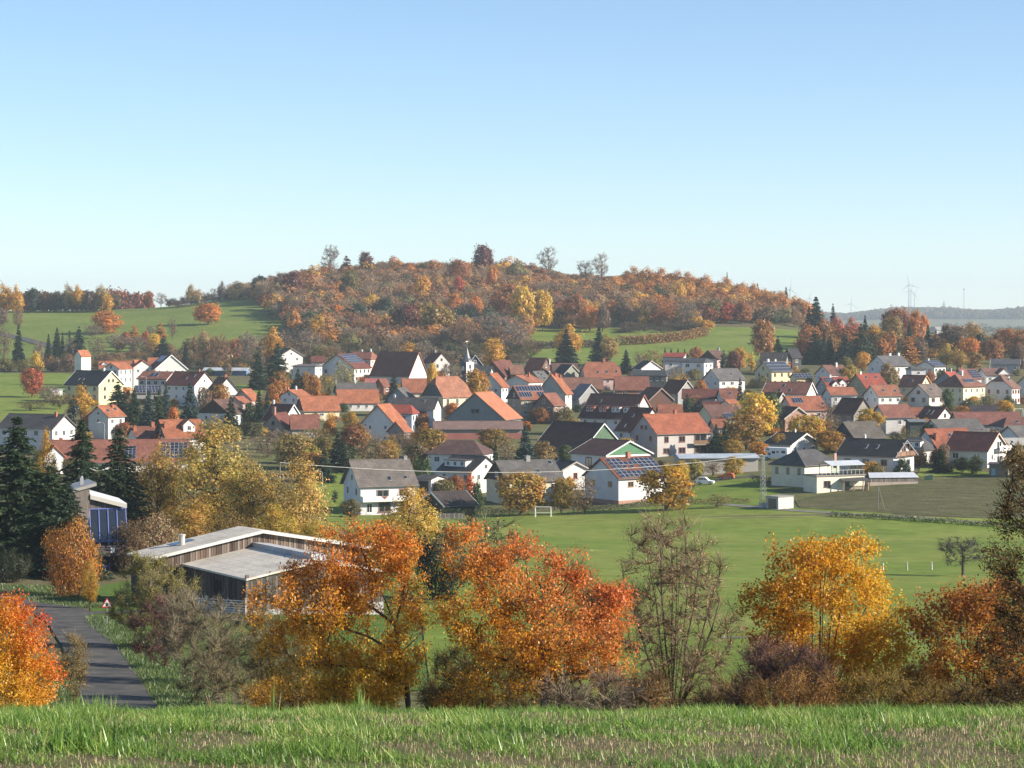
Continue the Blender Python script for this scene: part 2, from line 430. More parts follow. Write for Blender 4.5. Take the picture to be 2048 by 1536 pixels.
# land cover
sheet('stubble_field', 'stubble field overgrown with green grass in front of the trees', [(1, -300, 2350), (32, -300, 2350)], M_STUB, .004, nx=60, nd=60)
sheet('meadow', 'bright green meadow between the golden trees and the village', [(135, 860, 2900), (215, 840, 2900), (300, 790, 2900), (400, 690, 2900), (428, 640, 2900), (436, 645, 2750), (446, 655, 1750), (462, 660, 1500), (474, 665, 1350)], M_MEADOW, .06, nx=60, wob=3, seed=2)
sheet('yard_grass', 'grass around the timber barn below the cherry trees', [(140, 310, 860), (190, 180, 840), (235, 180, 800), (300, 560, 790), (360, 600, 735)], M_VERGE, .05, nx=30, wob=3, seed=3)
sheet('ploughed_field', 'dark ploughed field behind the farm track', [(440, 2020, 2900), (445, 1790, 2900), (455, 1600, 2900), (470, 1590, 2900), (488, 1680, 2900), (500, 1860, 2900), (509, 1985, 2900)], M_SOIL, .09, nx=40, wob=1.5, seed=4, step=1.2)
sheet('bank_grass', 'grassy bank below the parked cars', [(463, 1375, 1588), (480, 1385, 1570), (500, 1385, 1530), (513, 1390, 1520), (530, 1395, 1480)], M_MEADOW, .08, nx=20, wob=2, seed=5, step=2)
sheet('garden_lawn', 'sunlit lawn behind the ploughed field', [(509, 1830, 2000), (520, 1838, 1950), (530, 1840, 1940)], M_MEADOW, .1, nx=12, step=1.5)
sheet('house_lawn', 'lawn beside the white house with grey roof', [(440, 655, 720), (480, 640, 700), (560, 630, 705), (600, 640, 700)], M_MEADOW, .1, nx=10)
sheet('hill_pasture', 'green pasture on the slope below the skyline trees', [(1130, -400, 60), (1160, -400, 330), (1200, -400, 420), (1260, -400, 560), (1330, -400, 590), (1400, -400, 575), (1500, -400, 560)], M_PASTURE, .12, nx=60, wob=4, seed=6, step=8)
sheet('village_pasture', 'green pasture left of the white tower house', [(690, -400, 110), (760, -400, 130), (830, -400, 150), (900, -400, 160), (990, -400, 150)], M_MEADOW, .1, nx=24, wob=4, seed=8)
sheet('upper_pasture', 'green field at the foot of the wooded hill', [(1010, 1270, 1480), (1040, 1080, 1520), (1100, 1055, 1620), (1165, 1050, 1640), (1230, 1045, 1640), (1265, 1060, 1640)], M_MEADOW, .12, nx=50, wob=4, seed=9, step=5)
sheet('shed_lawn', 'lawn around the long pale shed', [(830, 440, 520), (905, 400, 530)], M_MEADOW, .1, nx=8)
def pl(*pp): return [(gx(p, d), d) for p, d in pp]
ribbon('road', 'asphalt lane running down past the timber barn', pl((262, 100), (232, 127), (208, 150), (180, 170), (150, 190), (112, 203), (60, 216), (0, 228), (-120, 245), (-300, 262)), [4.2, 4.1, 4.0, 3.9, 4.2, 5.0, 4.6, 4.2, 4.2, 4.2], M_ASPH, .09, 1.0)
ribbon('side_road', 'short side lane turning off towards the barn', pl((140, 199), (180, 199.5), (228, 201), (330, 203), (420, 199), (520, 192)), 2.6, M_ASPH, .075, 1.0)
ribbon('farm_track', 'pale farm track along the edge of the ploughed field', pl((1430, 470), (1490, 462), (1570, 452), (1680, 445), (1790, 440), (1900, 436), (2048, 431), (2300, 424)), 2.8, M_TRACK, .12, 2.0)
ribbon('village_street', 'village street where the white car is parked', pl((1240, 520), (1330, 515), (1400, 516), (1460, 523), (1530, 522)), 4.5, M_ASPH, .13, 2.0)
ribbon('hill_road', 'grey road climbing the pasture behind the fir trees', pl((-120, 1330), (0, 1290), (40, 1262), (80, 1232), (120, 1205), (160, 1170)), 7, M_ASPH, .4, 5.0)
ribbon('meadow_path', 'worn path across the near end of the meadow', pl((1440, 188), (1600, 190), (1830, 193), (2100, 196)), 1.2, M_TRACK, .1, 2.0)
# ------------------------------------------------------------------ plants
def unit(v): return v / np.maximum(np.linalg.norm(v, axis=-1, keepdims=True), 1e-9)

def crown_points(rg, n, fn, lo, hi, clump=0.0, nclump=14):
    """random points with fn(p)<=1, optionally gathered into clumps so that gaps stay between them"""
    lo = np.array(lo, float); hi = np.array(hi, float); out = []
    while len(out) < n:
        p = rg.uniform(lo, hi, (n * 3, 3)); f = fn(p)
        p = p[(f <= 1) & (rg.random(len(p)) < .25 + .75 * np.clip(f, 0, 1))]
        out.extend(p.tolist())
    P = np.array(out[:n])
    if clump > 0:
        C = P[rg.integers(0, n, nclump)]
        j = np.argmin(((P[:, None] - C[None]) ** 2).sum(2), 1)
        P = P + (C[j] - P) * clump * rg.random((n, 1))
    return P

def grow(rg, trunk, pts, alpha=.35, arch=.10, jit=.07, sub=2, limbs=()):
    trunk = [np.array(t, float) for t in trunk]; k = len(trunk)
    nl = sum(len(q) for _, q in limbs); A = np.zeros((k + nl + len(pts) * sub, 3)); par = np.full(len(A), -1); plen = np.zeros(len(A))
    for i, t in enumerate(trunk):
        A[i] = t
        if i: par[i] = i - 1; plen[i] = plen[i - 1] + np.linalg.norm(t - trunk[i - 1])
    n = k; tips = []
    for j, q in limbs:
        pr = j
        for t in q: A[n] = t; par[n] = pr; plen[n] = plen[pr] + .6 * np.linalg.norm(A[n] - A[pr]); pr = n; n += 1
    ax = A[:n].copy()
    d0 = np.min(np.linalg.norm(pts[:, None] - ax[None], axis=2), 1)
    for p in pts[np.argsort(d0 + rg.random(len(pts)) * .3 * d0.max())]:
        v = p - A[:n]; d = np.linalg.norm(v, axis=1)
        cost = d + alpha * plen[:n] + 1.2 * np.maximum(0, -v[:, 2] + .15 * d) + .05 * d.max() * (np.arange(n) == 0)
        j = int(np.argmin(cost)); a = A[j].copy(); dj = d[j]; prev = j
        for s in range(1, sub + 1):
            t = s / sub; q = a + (p - a) * t
            if s < sub: q = q + rg.normal(0, jit, 3) * dj + np.array([0, 0, -arch * dj * math.sin(math.pi * t)])
            A[n] = q; par[n] = prev; plen[n] = plen[prev] + np.linalg.norm(q - A[prev]); prev = n; n += 1
        tips.append(n - 1)
    return A[:n], par[:n], np.array(tips)

def radii(A, par, r0, rtip, ex=2.3):
    n = len(A); acc = np.zeros(n); has = np.zeros(n, bool)
    for i in range(n - 1, -1, -1):
        if not has[i]: acc[i] = rtip ** ex
        if par[i] >= 0: acc[par[i]] += acc[i]; has[par[i]] = True
    r = acc ** (1 / ex)
    return np.maximum(rtip, r * (r0 / r[0]) ** np.clip((r - rtip) / (r[0] - rtip + 1e-9), 0, 1))

def tubes(A, par, r, sides=4, taper=1.0):
    i = np.where(par >= 0)[0]; a = A[par[i]]; b = A[i]; ra = np.minimum(r[par[i]], r[i] * 1.5); rb = r[i] * taper
    return seg_tubes(a, b, ra, rb, sides)

def seg_tubes(a, b, ra, rb, sides=3):
    d = unit(b - a); ref = np.where(np.abs(d[:, 2:3]) > .9, np.array([[1., 0, 0]]), np.array([[0., 0, 1]]))
    u = unit(np.cross(d, ref)); w = np.cross(d, u); m = len(a)
    t = 2 * np.pi * np.arange(sides) / sides
    ring = u[:, None] * np.cos(t)[None, :, None] + w[:, None] * np.sin(t)[None, :, None]
    V = np.concatenate([a[:, None] + ring * np.asarray(ra)[:, None, None], b[:, None] + ring * np.asarray(rb)[:, None, None]], 1).reshape(-1, 3)
    base = (np.arange(m) * 2 * sides)[:, None]; k = np.arange(sides)[None]
    Fa = np.stack([base + k, base + (k + 1) % sides, base + sides + (k + 1) % sides, base + sides + k], 2).reshape(-1, 4)
    return V, Fa

def kites(rg, C, size, aspect=.5, droop=.0, up=.0, outward=None, svar=.3, fold=.15):
    """one leaf-shaped face per centre"""
    n = len(C); ax = rg.normal(0, 1, (n, 3))
    if outward is not None: ax = ax + outward * 1.2
    ax[:, 2] += up - droop; ax = unit(ax)
    nr = unit(rg.normal(0, 1, (n, 3)) + np.array([0, 0, .5])); sd = unit(np.cross(ax, nr)); nn = np.cross(sd, ax)
    s = (size * (1 + svar * rg.normal(0, 1, n)).clip(.4, 2))[:, None]
    b = C - ax * s * .5; t = C + ax * s * .5
    l = C + sd * s * aspect * .5 + nn * s * fold - ax * s * .06; r_ = C - sd * s * aspect * .5 + nn * s * fold - ax * s * .06
    V = np.stack([b, r_, t, l], 1).reshape(-1, 3)
    return V, np.arange(n * 4).reshape(-1, 4)

def shell(rg, C, nrm, size, aspect=.75, jit=.55, svar=.3):
    """leaf faces turned towards nrm, with scatter, so that a clump shows a lit and a shaded side"""
    n = len(C); nn = unit(nrm + rg.normal(0, jit, (n, 3))); ax = unit(np.cross(nn, rg.normal(0, 1, (n, 3)))); sd = np.cross(nn, ax)
    s = (size * (1 + svar * rg.normal(0, 1, n)).clip(.4, 2))[:, None]
    V = np.stack([C - ax * s * .5, C - sd * s * aspect * .5 + nn * s * .08, C + ax * s * .5, C + sd * s * aspect * .5 + nn * s * .08], 1).reshape(-1, 3)
    return V, np.arange(n * 4).reshape(-1, 4)

def rep(c, k=4): return np.repeat(c, k, axis=0)

def ell(c, r, noise_seed=0, amt=.18):
    c = np.array(c, float); r = np.array(r, float); rg = np.random.default_rng(noise_seed)
    K = rg.normal(0, 1, (7, 3)); ph = rg.uniform(0, 6.28, 7)
    def fn(p):
        q = (p - c) / r; d = np.linalg.norm(q, axis=1); u = q / np.maximum(d, 1e-6)[:, None]
        lump = np.sin(u @ K.T * 2.3 + ph).sum(1) / 7 * 2.2
        return d / (1 + amt * lump)
    return fn

# ---- kinds seen from far away, shared by many trees; crown colours are relative (the tree's own colour multiplies them)
def vary(rg, n, lo=.55, hi=1.25, hue=.12):
    v = rg.uniform(lo, hi, n)[:, None]; c = np.ones((n, 3)) * v
    c[:, 0] *= 1 + rg.normal(0, hue, n); c[:, 1] *= 1 + rg.normal(0, hue * .8, n); return c.clip(.05, 2)

def proto_leafy(seed, H=10., Wd=8., base=.10, ntip=150, nleaf=22, size=.5, shape=(1, 1, 1), spread=.55, droop=.2, multi=False, twig=40):
    rg = np.random.default_rng(seed)
    c = (0, 0, H * (base + (1 - base) * .5)); r = (Wd / 2 * .92, Wd / 2 * .92, H * (1 - base) * .5 * .97)
    fn0 = ell(c, r, seed, .22)
    def fn(p):
        t = np.clip((p[:, 2] - base * H) / (H * (1 - base)), 0, 1)
        prof = np.interp(t, [0, .3, .6, 1], [shape[0], 1.05, shape[1], shape[2]])
        q = p.copy(); q[:, :2] /= prof[:, None]; return fn0(q)
    P = crown_points(rg, ntip, fn, (-Wd * .7, -Wd * .7, base * H * .8), (Wd * .7, Wd * .7, H), .35, 26)
    tr = [(0, 0, -.4), (0, 0, H * base * .5), (rg.normal(0, .1), rg.normal(0, .1), H * base), (rg.normal(0, .2), rg.normal(0, .2), H * .5), (rg.normal(0, .25), rg.normal(0, .25), H * .78)]
    A, par, tips = grow(rg, tr, P)
    rr = radii(A, par, H * .022, .03)
    V1, F1 = tubes(A, par, rr, 4)
    T = A[tips]; C = np.repeat(T, nleaf, 0) + rg.normal(0, spread, (ntip * nleaf, 3)) * np.array([1, 1, .8])
    ctr = np.array([0, 0, H * (base + (1 - base) * .4)])
    V2, F2 = shell(rg, C, unit(C - np.repeat(T, nleaf, 0)) * .7 + unit((C - ctr) / np.array([Wd, Wd, H])) * .9, size * 1.05, .68, .5)
    tipc = np.repeat(vary(rg, ntip, .7, 1.15, .08), nleaf, 0)
    col = rep(vary(rg, len(C), .7, 1.2, .08) * tipc)
    return (np_mesh('trunk', V1, F1, M_BARK), np_mesh('crown', V2, F2, M_LEAF, col), H, Wd)

def proto_bare(seed, H=10., Wd=8., base=.15, ntip=170, ntw=16, tl=1.3, nleaf=3, upw=.9, stems=1, tw=.035, leaf_col=(1.6, 1.15, .7), lsize=.3):
    rg = np.random.default_rng(seed)
    fn = ell((0, 0, H * (base + (1 - base) * .52)), (Wd / 2, Wd / 2, H * (1 - base) * .5), seed, .2)
    P = crown_points(rg, ntip, fn, (-Wd * .7, -Wd * .7, base * H), (Wd * .7, Wd * .7, H), .2, 30)
    if stems == 1: tr = [(0, 0, -.4), (0, 0, H * base), (rg.normal(0, .2), rg.normal(0, .2), H * .45), (rg.normal(0, .3), rg.normal(0, .3), H * .7)]
    else: tr = [(0, 0, -.4), (0, 0, .1), (0, 0, H * .08)]
    A, par, tips = grow(rg, tr, P, alpha=.25, arch=-.05)
    rr = radii(A, par, H * .018, .022); V1, F1 = tubes(A, par, rr, 4)
    idx = np.where(par >= 0)[0]; idx = idx[A[idx, 2] > base * H * .9]
    src = rg.choice(idx, ntip * ntw); f = rg.random(len(src))[:, None]
    a = A[par[src]] * (1 - f) + A[src] * f; d = unit(unit(A[src] - A[par[src]]) * .9 + rg.normal(0, .6, (len(src), 3)) + np.array([0, 0, upw * .5]))
    L = tl * rg.uniform(.4, 1.2, len(src))[:, None]; b = a + d * L
    sd = unit(np.cross(d, rg.normal(0, 1, (len(src), 3)))) * tw
    Vt = np.stack([a - sd, a + sd, b + sd * .35, b - sd * .35], 1).reshape(-1, 4, 3).reshape(-1, 3)
    ct = rep(vary(rg, len(src), .6, 1.15, .06))
    C = A[rg.choice(idx, ntip * nleaf)] + rg.normal(0, .5, (ntip * nleaf, 3))
    V2, F2 = kites(rg, C, lsize, .6, .2)
    cl = rep(vary(rg, len(C), .6, 1.2, .1) * np.array(leaf_col))
    V = np.concatenate([Vt, V2]); Fa = np.concatenate([np.arange(len(Vt)).reshape(-1, 4), F2 + len(Vt)])
    return (np_mesh('trunk', V1, F1, M_BARK), np_mesh('crown', V, Fa, M_TWIG, np.concatenate([ct, cl])), H, Wd)

def proto_conifer(seed, H=16., Wd=6.5, nlev=44, nb=13, nq=9, base=.03, droop=.30, size=.95, power=.85, ragged=.18):
    rg = np.random.default_rng(seed)
    A = np.array([(0, 0, -.4), (0, 0, H * .5), (0, 0, H)]); par = np.array([-1, 0, 1])
    V1, F1 = tubes(A, par, np.array([H * .018, H * .011, .02]), 6)
    Cs = []; Ds = []; Ss = []
    for l in range(nlev):
        t = (l + rg.random()) / nlev; z = H * (base + (1 - base) * t)
        Rm = Wd / 2 * (1 - t) ** power + .12
        for b in range(max(4, int(nb * (1 - .5 * t)))):
            an = rg.uniform(0, 6.283); Rb = Rm * (1 + rg.normal(0, ragged)); d = np.array([math.cos(an), math.sin(an), 0])
            nn = max(3, int(nq * Rb / (Wd / 2)) + 2)
            f = np.linspace(.18, 1, nn) + rg.normal(0, .03, nn)
            q = d[None] * (Rb * f)[:, None]; q[:, 2] = z + .10 * Rb * f - droop * Rb * f ** 2 + (f > .9) * .08 * Rb
            sdv = np.array([-d[1], d[0], 0])
            for sg in (-1, 0, 1):
                Cs.append(q + sdv[None] * sg * (.16 * Rb + .1) * (1.2 - f)[:, None] + rg.normal(0, .08, (nn, 3)))
                Ds.append(np.repeat((d + sdv * sg * .7 + np.array([0, 0, -.35]))[None], nn, 0)); Ss.append(np.full(nn, size * (.6 + .5 * (1 - t))))
    C = np.concatenate(Cs); D_ = unit(np.concatenate(Ds) + rg.normal(0, .25, (len(C), 3))); s = np.concatenate(Ss)[:, None] * rg.uniform(.6, 1.3, (len(C), 1))
    sd = unit(np.cross(D_, unit(rg.normal(0, .45, (len(C), 3)) + np.array([0, 0, 1])))) * s * .24
    Vv = np.stack([C - D_ * s * .5, C + sd, C + D_ * s * .55, C - sd], 1).reshape(-1, 3)
    col = rep(vary(rg, len(C), .55, 1.3, .08))
    return (np_mesh('trunk', V1, F1, M_BARK), np_mesh('crown', Vv, np.arange(len(Vv)).reshape(-1, 4), M_NEEDLE, col), H, Wd)

PROTO = {
 'leafy': [proto_leafy(s, 10, 8, base=.04, ntip=150, nleaf=26, shape=(1.45, 1, 1)) for s in (1, 2, 3)],
 'tall': [proto_leafy(s, 14, 7, base=.18, ntip=160, shape=(.8, .85, .35), droop=.6, size=.45) for s in (4, 5)],
 'shrub': [proto_leafy(s, 4, 6, base=.0, ntip=90, nleaf=20, size=.35, spread=.4) for s in (6, 7)],
 'column': [proto_leafy(s, 8, 2.6, base=.03, ntip=70, nleaf=18, size=.32, shape=(.9, .9, .4), spread=.25) for s in (8,)],
 'half': [proto_leafy(s, 10, 8, ntip=110, nleaf=9, size=.42, spread=.6) for s in (9, 10)],
 'bare': [proto_bare(s, 10, 8) for s in (11, 12, 13)],
 'talltwig': [proto_bare(s, 16, 9, base=.3, ntip=150, tl=1.5) for s in (14, 15)],
 'twigshrub': [proto_bare(s, 4.5, 6, base=.02, ntip=120, ntw=18, tl=.9, stems=3, tw=.022, nleaf=5) for s in (16, 17)],
 'fir': [proto_conifer(s) for s in (18, 19, 20)],
 'widefir': [proto_conifer(s, 14, 9.5, nlev=34, nb=15, ragged=.25, size=1.05) for s in (21,)],
 'larch': [proto_conifer(s, 15, 7, nlev=34, nb=12, nq=8, ragged=.3, size=1.05, droop=.15, power=.55) for s in (22, 23)],
 'bigfir': [proto_conifer(s, 20, 9, nlev=62, nb=14, nq=16, size=.8, ragged=.34, droop=.38, power=.72) for s in (24, 25)],
 'birch': [proto_leafy(s, 14, 9, base=.12, ntip=330, nleaf=34, size=.24, shape=(.85, .9, .4), spread=.5, droop=.9) for s in (26, 27)],
 'bigbush': [proto_leafy(s, 5, 7, base=.0, ntip=300, nleaf=34, size=.15, spread=.33) for s in (28,)],
}
for k in ('tall', 'birch'):
    for p_ in PROTO[k]: p_[0].materials[0] = M_BARK
_pi = {}
def tree(kind, px, D, top, wpx, color, label, group=None, name=None, cat=None, var=None, rot=None, sink=0.0, dy=0.0):
    v = PROTO[kind]; i = _pi.get(kind, 0); _pi[kind] = i + 1
    tm, cm, H0, W0 = v[(var if var is not None else i) % len(v)]
    p = gp(px, D); Ht = max(1.0, zpix(top, D) - p.z + sink); Wt = wpx * D / F
    nm = name or ('larch_tree' if ' larch ' in label and 'skyline' in label else None) or {'fir': 'fir_tree', 'widefir': 'fir_tree', 'bigfir': 'spruce_tree', 'larch': 'larch_tree', 'shrub': 'shrub', 'twigshrub': 'shrub', 'bigbush': 'shrub', 'birch': 'birch_tree', 'column': 'columnar_tree'}.get(kind, 'autumn_tree')
    rt = link(nm, None, loc=(p.x, p.y, p.z - sink), rz=rnd.uniform(0, 6.28) if rot is None else rot, scale=(Wt / W0, Wt / W0, Ht / H0))
    rt.empty_display_size = .3
    tag(rt, label, cat or ('shrub' if 'shrub' in nm else 'tree'), group)
    k = 1.0 if max(color) < .15 else 1.15
    link('trunk', tm, rt); link('crown', cm, rt, color=tuple(min(.8, q * k) for q in color[:3]))
    return rt

GOLD = (.60, .33, .045); YEL = (.68, .45, .05); ORA = (.60, .235, .045); RUST = (.36, .14, .05); RED = (.48, .10, .04)
BRN = (.21, .135, .085); GRYB = (.20, .165, .135); DGRN = (.035, .062, .035); BGRN = (.06, .095, .085); OLV = (.20, .165, .045); MGRN = (.08, .13, .035); DRED = (.17, .05, .035); PALE = (.42, .30, .14)
LARCH = (.52, .25, .07)

# ---- skyline and pasture, far left
G1 = 'trees along the left skyline'
for a in [
 ('tall', 8, 1365, 559, 42, GOLD, 'golden tree at the left end of the skyline, tallest there'),
 ('tall', 34, 1360, 566, 26, GOLD, 'slim golden tree right beside the tallest golden one at the left skyline'),
 ('leafy', 2, 1330, 616, 26, BRN, 'low brown tree below the golden skyline trees by the hill road'),
 ('bare', 37, 1300, 617, 20, BRN, 'round brown bush beside the climbing hill road'),
 ('leafy', 67, 1436, 577, 22, DGRN, 'dark green tree in the dark skyline wood'),
 ('tall', 136, 1432, 561, 24, PALE, 'tall pale birch rising from the dark skyline wood'),
 ('tall', 156, 1430, 567, 26, GOLD, 'ochre tree just right of the tall pale skyline birch'),
 ('tall', 201, 1428, 564, 36, PALE, 'large pale birch at the right end of the dark skyline wood'),
 ('leafy', 212, 1424, 590, 30, GOLD, 'yellow-brown tree in front of the large pale skyline birch'),
 ('leafy', 180, 1428, 583, 24, BRN, 'brown tree between the ochre tree and the large pale birch'),
 ('leafy', 297, 1445, 583, 22, RUST, 'rusty tree beginning the gapped row of skyline trees'),
 ('talltwig', 322, 1440, 586, 26, GRYB, 'grey half-bare tree right of the rusty skyline tree'),
 ('tall', 382, 1445, 567, 28, PALE, 'thin pale birch standing free on the skyline, left of two'),
 ('tall', 397, 1445, 574, 18, PALE, 'small pale birch standing free on the skyline, right of two'),
 ('talltwig', 412, 1450, 584, 26, GRYB, 'dark bare round tree on the skyline after the pale birches'),
 ('talltwig', 428, 1452, 577, 24, GRYB, 'dark bare upright tree on the skyline, middle of the dark trio'),
 ('tall', 443, 1452, 560, 18, GRYB, 'narrow grey poplar-like tree on the skyline'),
 ('half', 466, 1452, 571, 32, OLV, 'olive round tree on the skyline above the shaded pasture'),
 ('talltwig', 489, 1458, 576, 22, GRYB, 'bare grey tree where the skyline meets the wooded hill'),
 ('talltwig', 356, 1440, 604, 40, BRN, 'low bare thicket tree on the skyline left of the pale birches'),
]: tree(*a, group=G1)
G2 = 'trees on the pasture slope'
for a in [
 ('leafy', 210, 1275, 624, 64, ORA, 'big round orange tree standing in the green pasture'),
 ('leafy', 417, 1300, 607, 54, ORA, 'orange tree at the edge of the shaded pasture below the hill'),
 ('bare', 186, 1250, 651, 34, GRYB, 'grey-brown tree leaning against the big orange pasture tree'),
 ('larch', 320, 1240, 645, 22, LARCH, 'small orange larch at the foot of the pasture'),
 ('bare', 300, 1255, 650, 16, GRYB, 'tiny bare tree on the pasture beside the small larch'),
 ('half', 345, 1230, 636, 20, BRN, 'slender bare brown tree above the dark pine'),
 ('larch', 268, 1225, 650, 24, LARCH, 'orange-brown conical tree right of the big pasture tree'),
 ('leafy', 251, 1200, 664, 20, RUST, 'small rust round tree in the scrub below the pasture'),
 ('leafy', 291, 1195, 664, 16, RED, 'small bright red tree in the scrub below the pasture'),
 ('leafy', 307, 1190, 667, 24, YEL, 'yellow tree right beside the small bright red one'),
 ('bare', 232, 1180, 668, 46, GRYB, 'wide grey bare tree in the scrub below the pasture'),
 ('bare', 275, 1170, 674, 44, GRYB, 'bare grey-brown thicket tree under the small red tree'),
 ('half', 196, 1120, 672, 44, BRN, 'light brown orchard tree on the grass above the white tower'),
 ('bare', 143, 1090, 675, 34, GRYB, 'grey bare tree between the two dark fir groups'),
 ('fir', 37, 1085, 650, 26, DGRN, 'dark fir standing alone left of the hill road'),
 ('fir', 97, 1080, 668, 18, DGRN, 'small dark fir, leftmost of the group below the hill road'),
 ('fir', 114, 1085, 655, 26, DGRN, 'tall dark fir in the group below the hill road'),
 ('fir', 125, 1095, 664, 14, DGRN, 'thin dark fir close behind the tall one below the hill road'),
 ('fir', 139, 1098, 660, 12, DGRN, 'slim dark fir at the left of the broad fir clump'),
 ('widefir', 158, 1090, 653, 38, DGRN, 'broad dark fir clump above the white tower'),
 ('half', 8, 1080, 650, 30, BRN, 'brown bushy tree at the left edge beside the lone fir'),
 ('bare', 78, 1060, 682, 26, GRYB, 'dark bare bush left of the small dark fir'),
 ('widefir', 326, 1050, 672, 46, (.03, .05, .04), 'dark spreading pine behind the white gabled house with solar roof'),
 ('fir', 371, 1040, 683, 16, DGRN, 'small dark fir right of the spreading pine'),
 ('shrub', 73, 1010, 704, 30, YEL, 'yellow shrub in the hedge line above the left pasture'),
 ('shrub', 45, 1005, 720, 50, OLV, 'olive shrub in the hedge line at the left edge'),
 ('shrub', 105, 1005, 716, 36, BRN, 'brown shrub in the hedge line beside the yellow one'),
 ('shrub', 135, 1000, 712, 40, BRN, 'brown shrub in the hedge line left of the white tower'),
 ('shrub', 10, 1005, 716, 40, OLV, 'dull green shrub where the hedge line meets the left edge'),
 ('shrub', 215, 985, 709, 46, BRN, 'brown shrub behind the white tower'),
 ('bare', 405, 1020, 668, 46, BRN, 'brown bare tree above the long pale shed'),
 ('tall', 408, 1010, 650, 24, PALE, 'pale golden birch above the long pale shed'),
 ('bare', 440, 1005, 668, 48, BRN, 'brown bare tree left of the yellow gabled house'),
 ('leafy', 472, 1030, 678, 26, ORA, 'orange tree above the yellow gabled house'),
 ('bare', 492, 1020, 664, 48, GRYB, 'grey bare tree right of the yellow gabled house'),
 ('tall', 545, 1040, 650, 42, GOLD, 'golden birch rising behind the tall dark firs'),
 ('half', 568, 1045, 655, 34, BRN, 'brown tree right of the golden birch behind the firs'),
 ('bare', 618, 1010, 664, 56, GRYB, 'grey bare tree right of the white gabled house below the wood'),
 ('half', 600, 1035, 656, 36, BRN, 'rust-brown tree behind the white gabled house below the wood'),
 ('fir', 698, 1000, 683, 13, BGRN, 'small bluish fir above the red hipped roof'),
 ('shrub', 640, 1000, 690, 44, OLV, 'olive bush above the solar gabled house'),
 ('bare', 666, 985, 690, 40, BRN, 'brown bush tree behind the solar gabled house'),
 ('half', 790, 985, 674, 46, BRN, 'pale brown tree behind the big dark-roofed barn, left'),
 ('tall', 815, 990, 678, 40, GOLD, 'golden-brown tree behind the gable of the big dark-roofed barn'),
 ('bare', 850, 990, 682, 44, GRYB, 'grey tree between the big barn and the wood'),
]: tree(*a, group=G2)

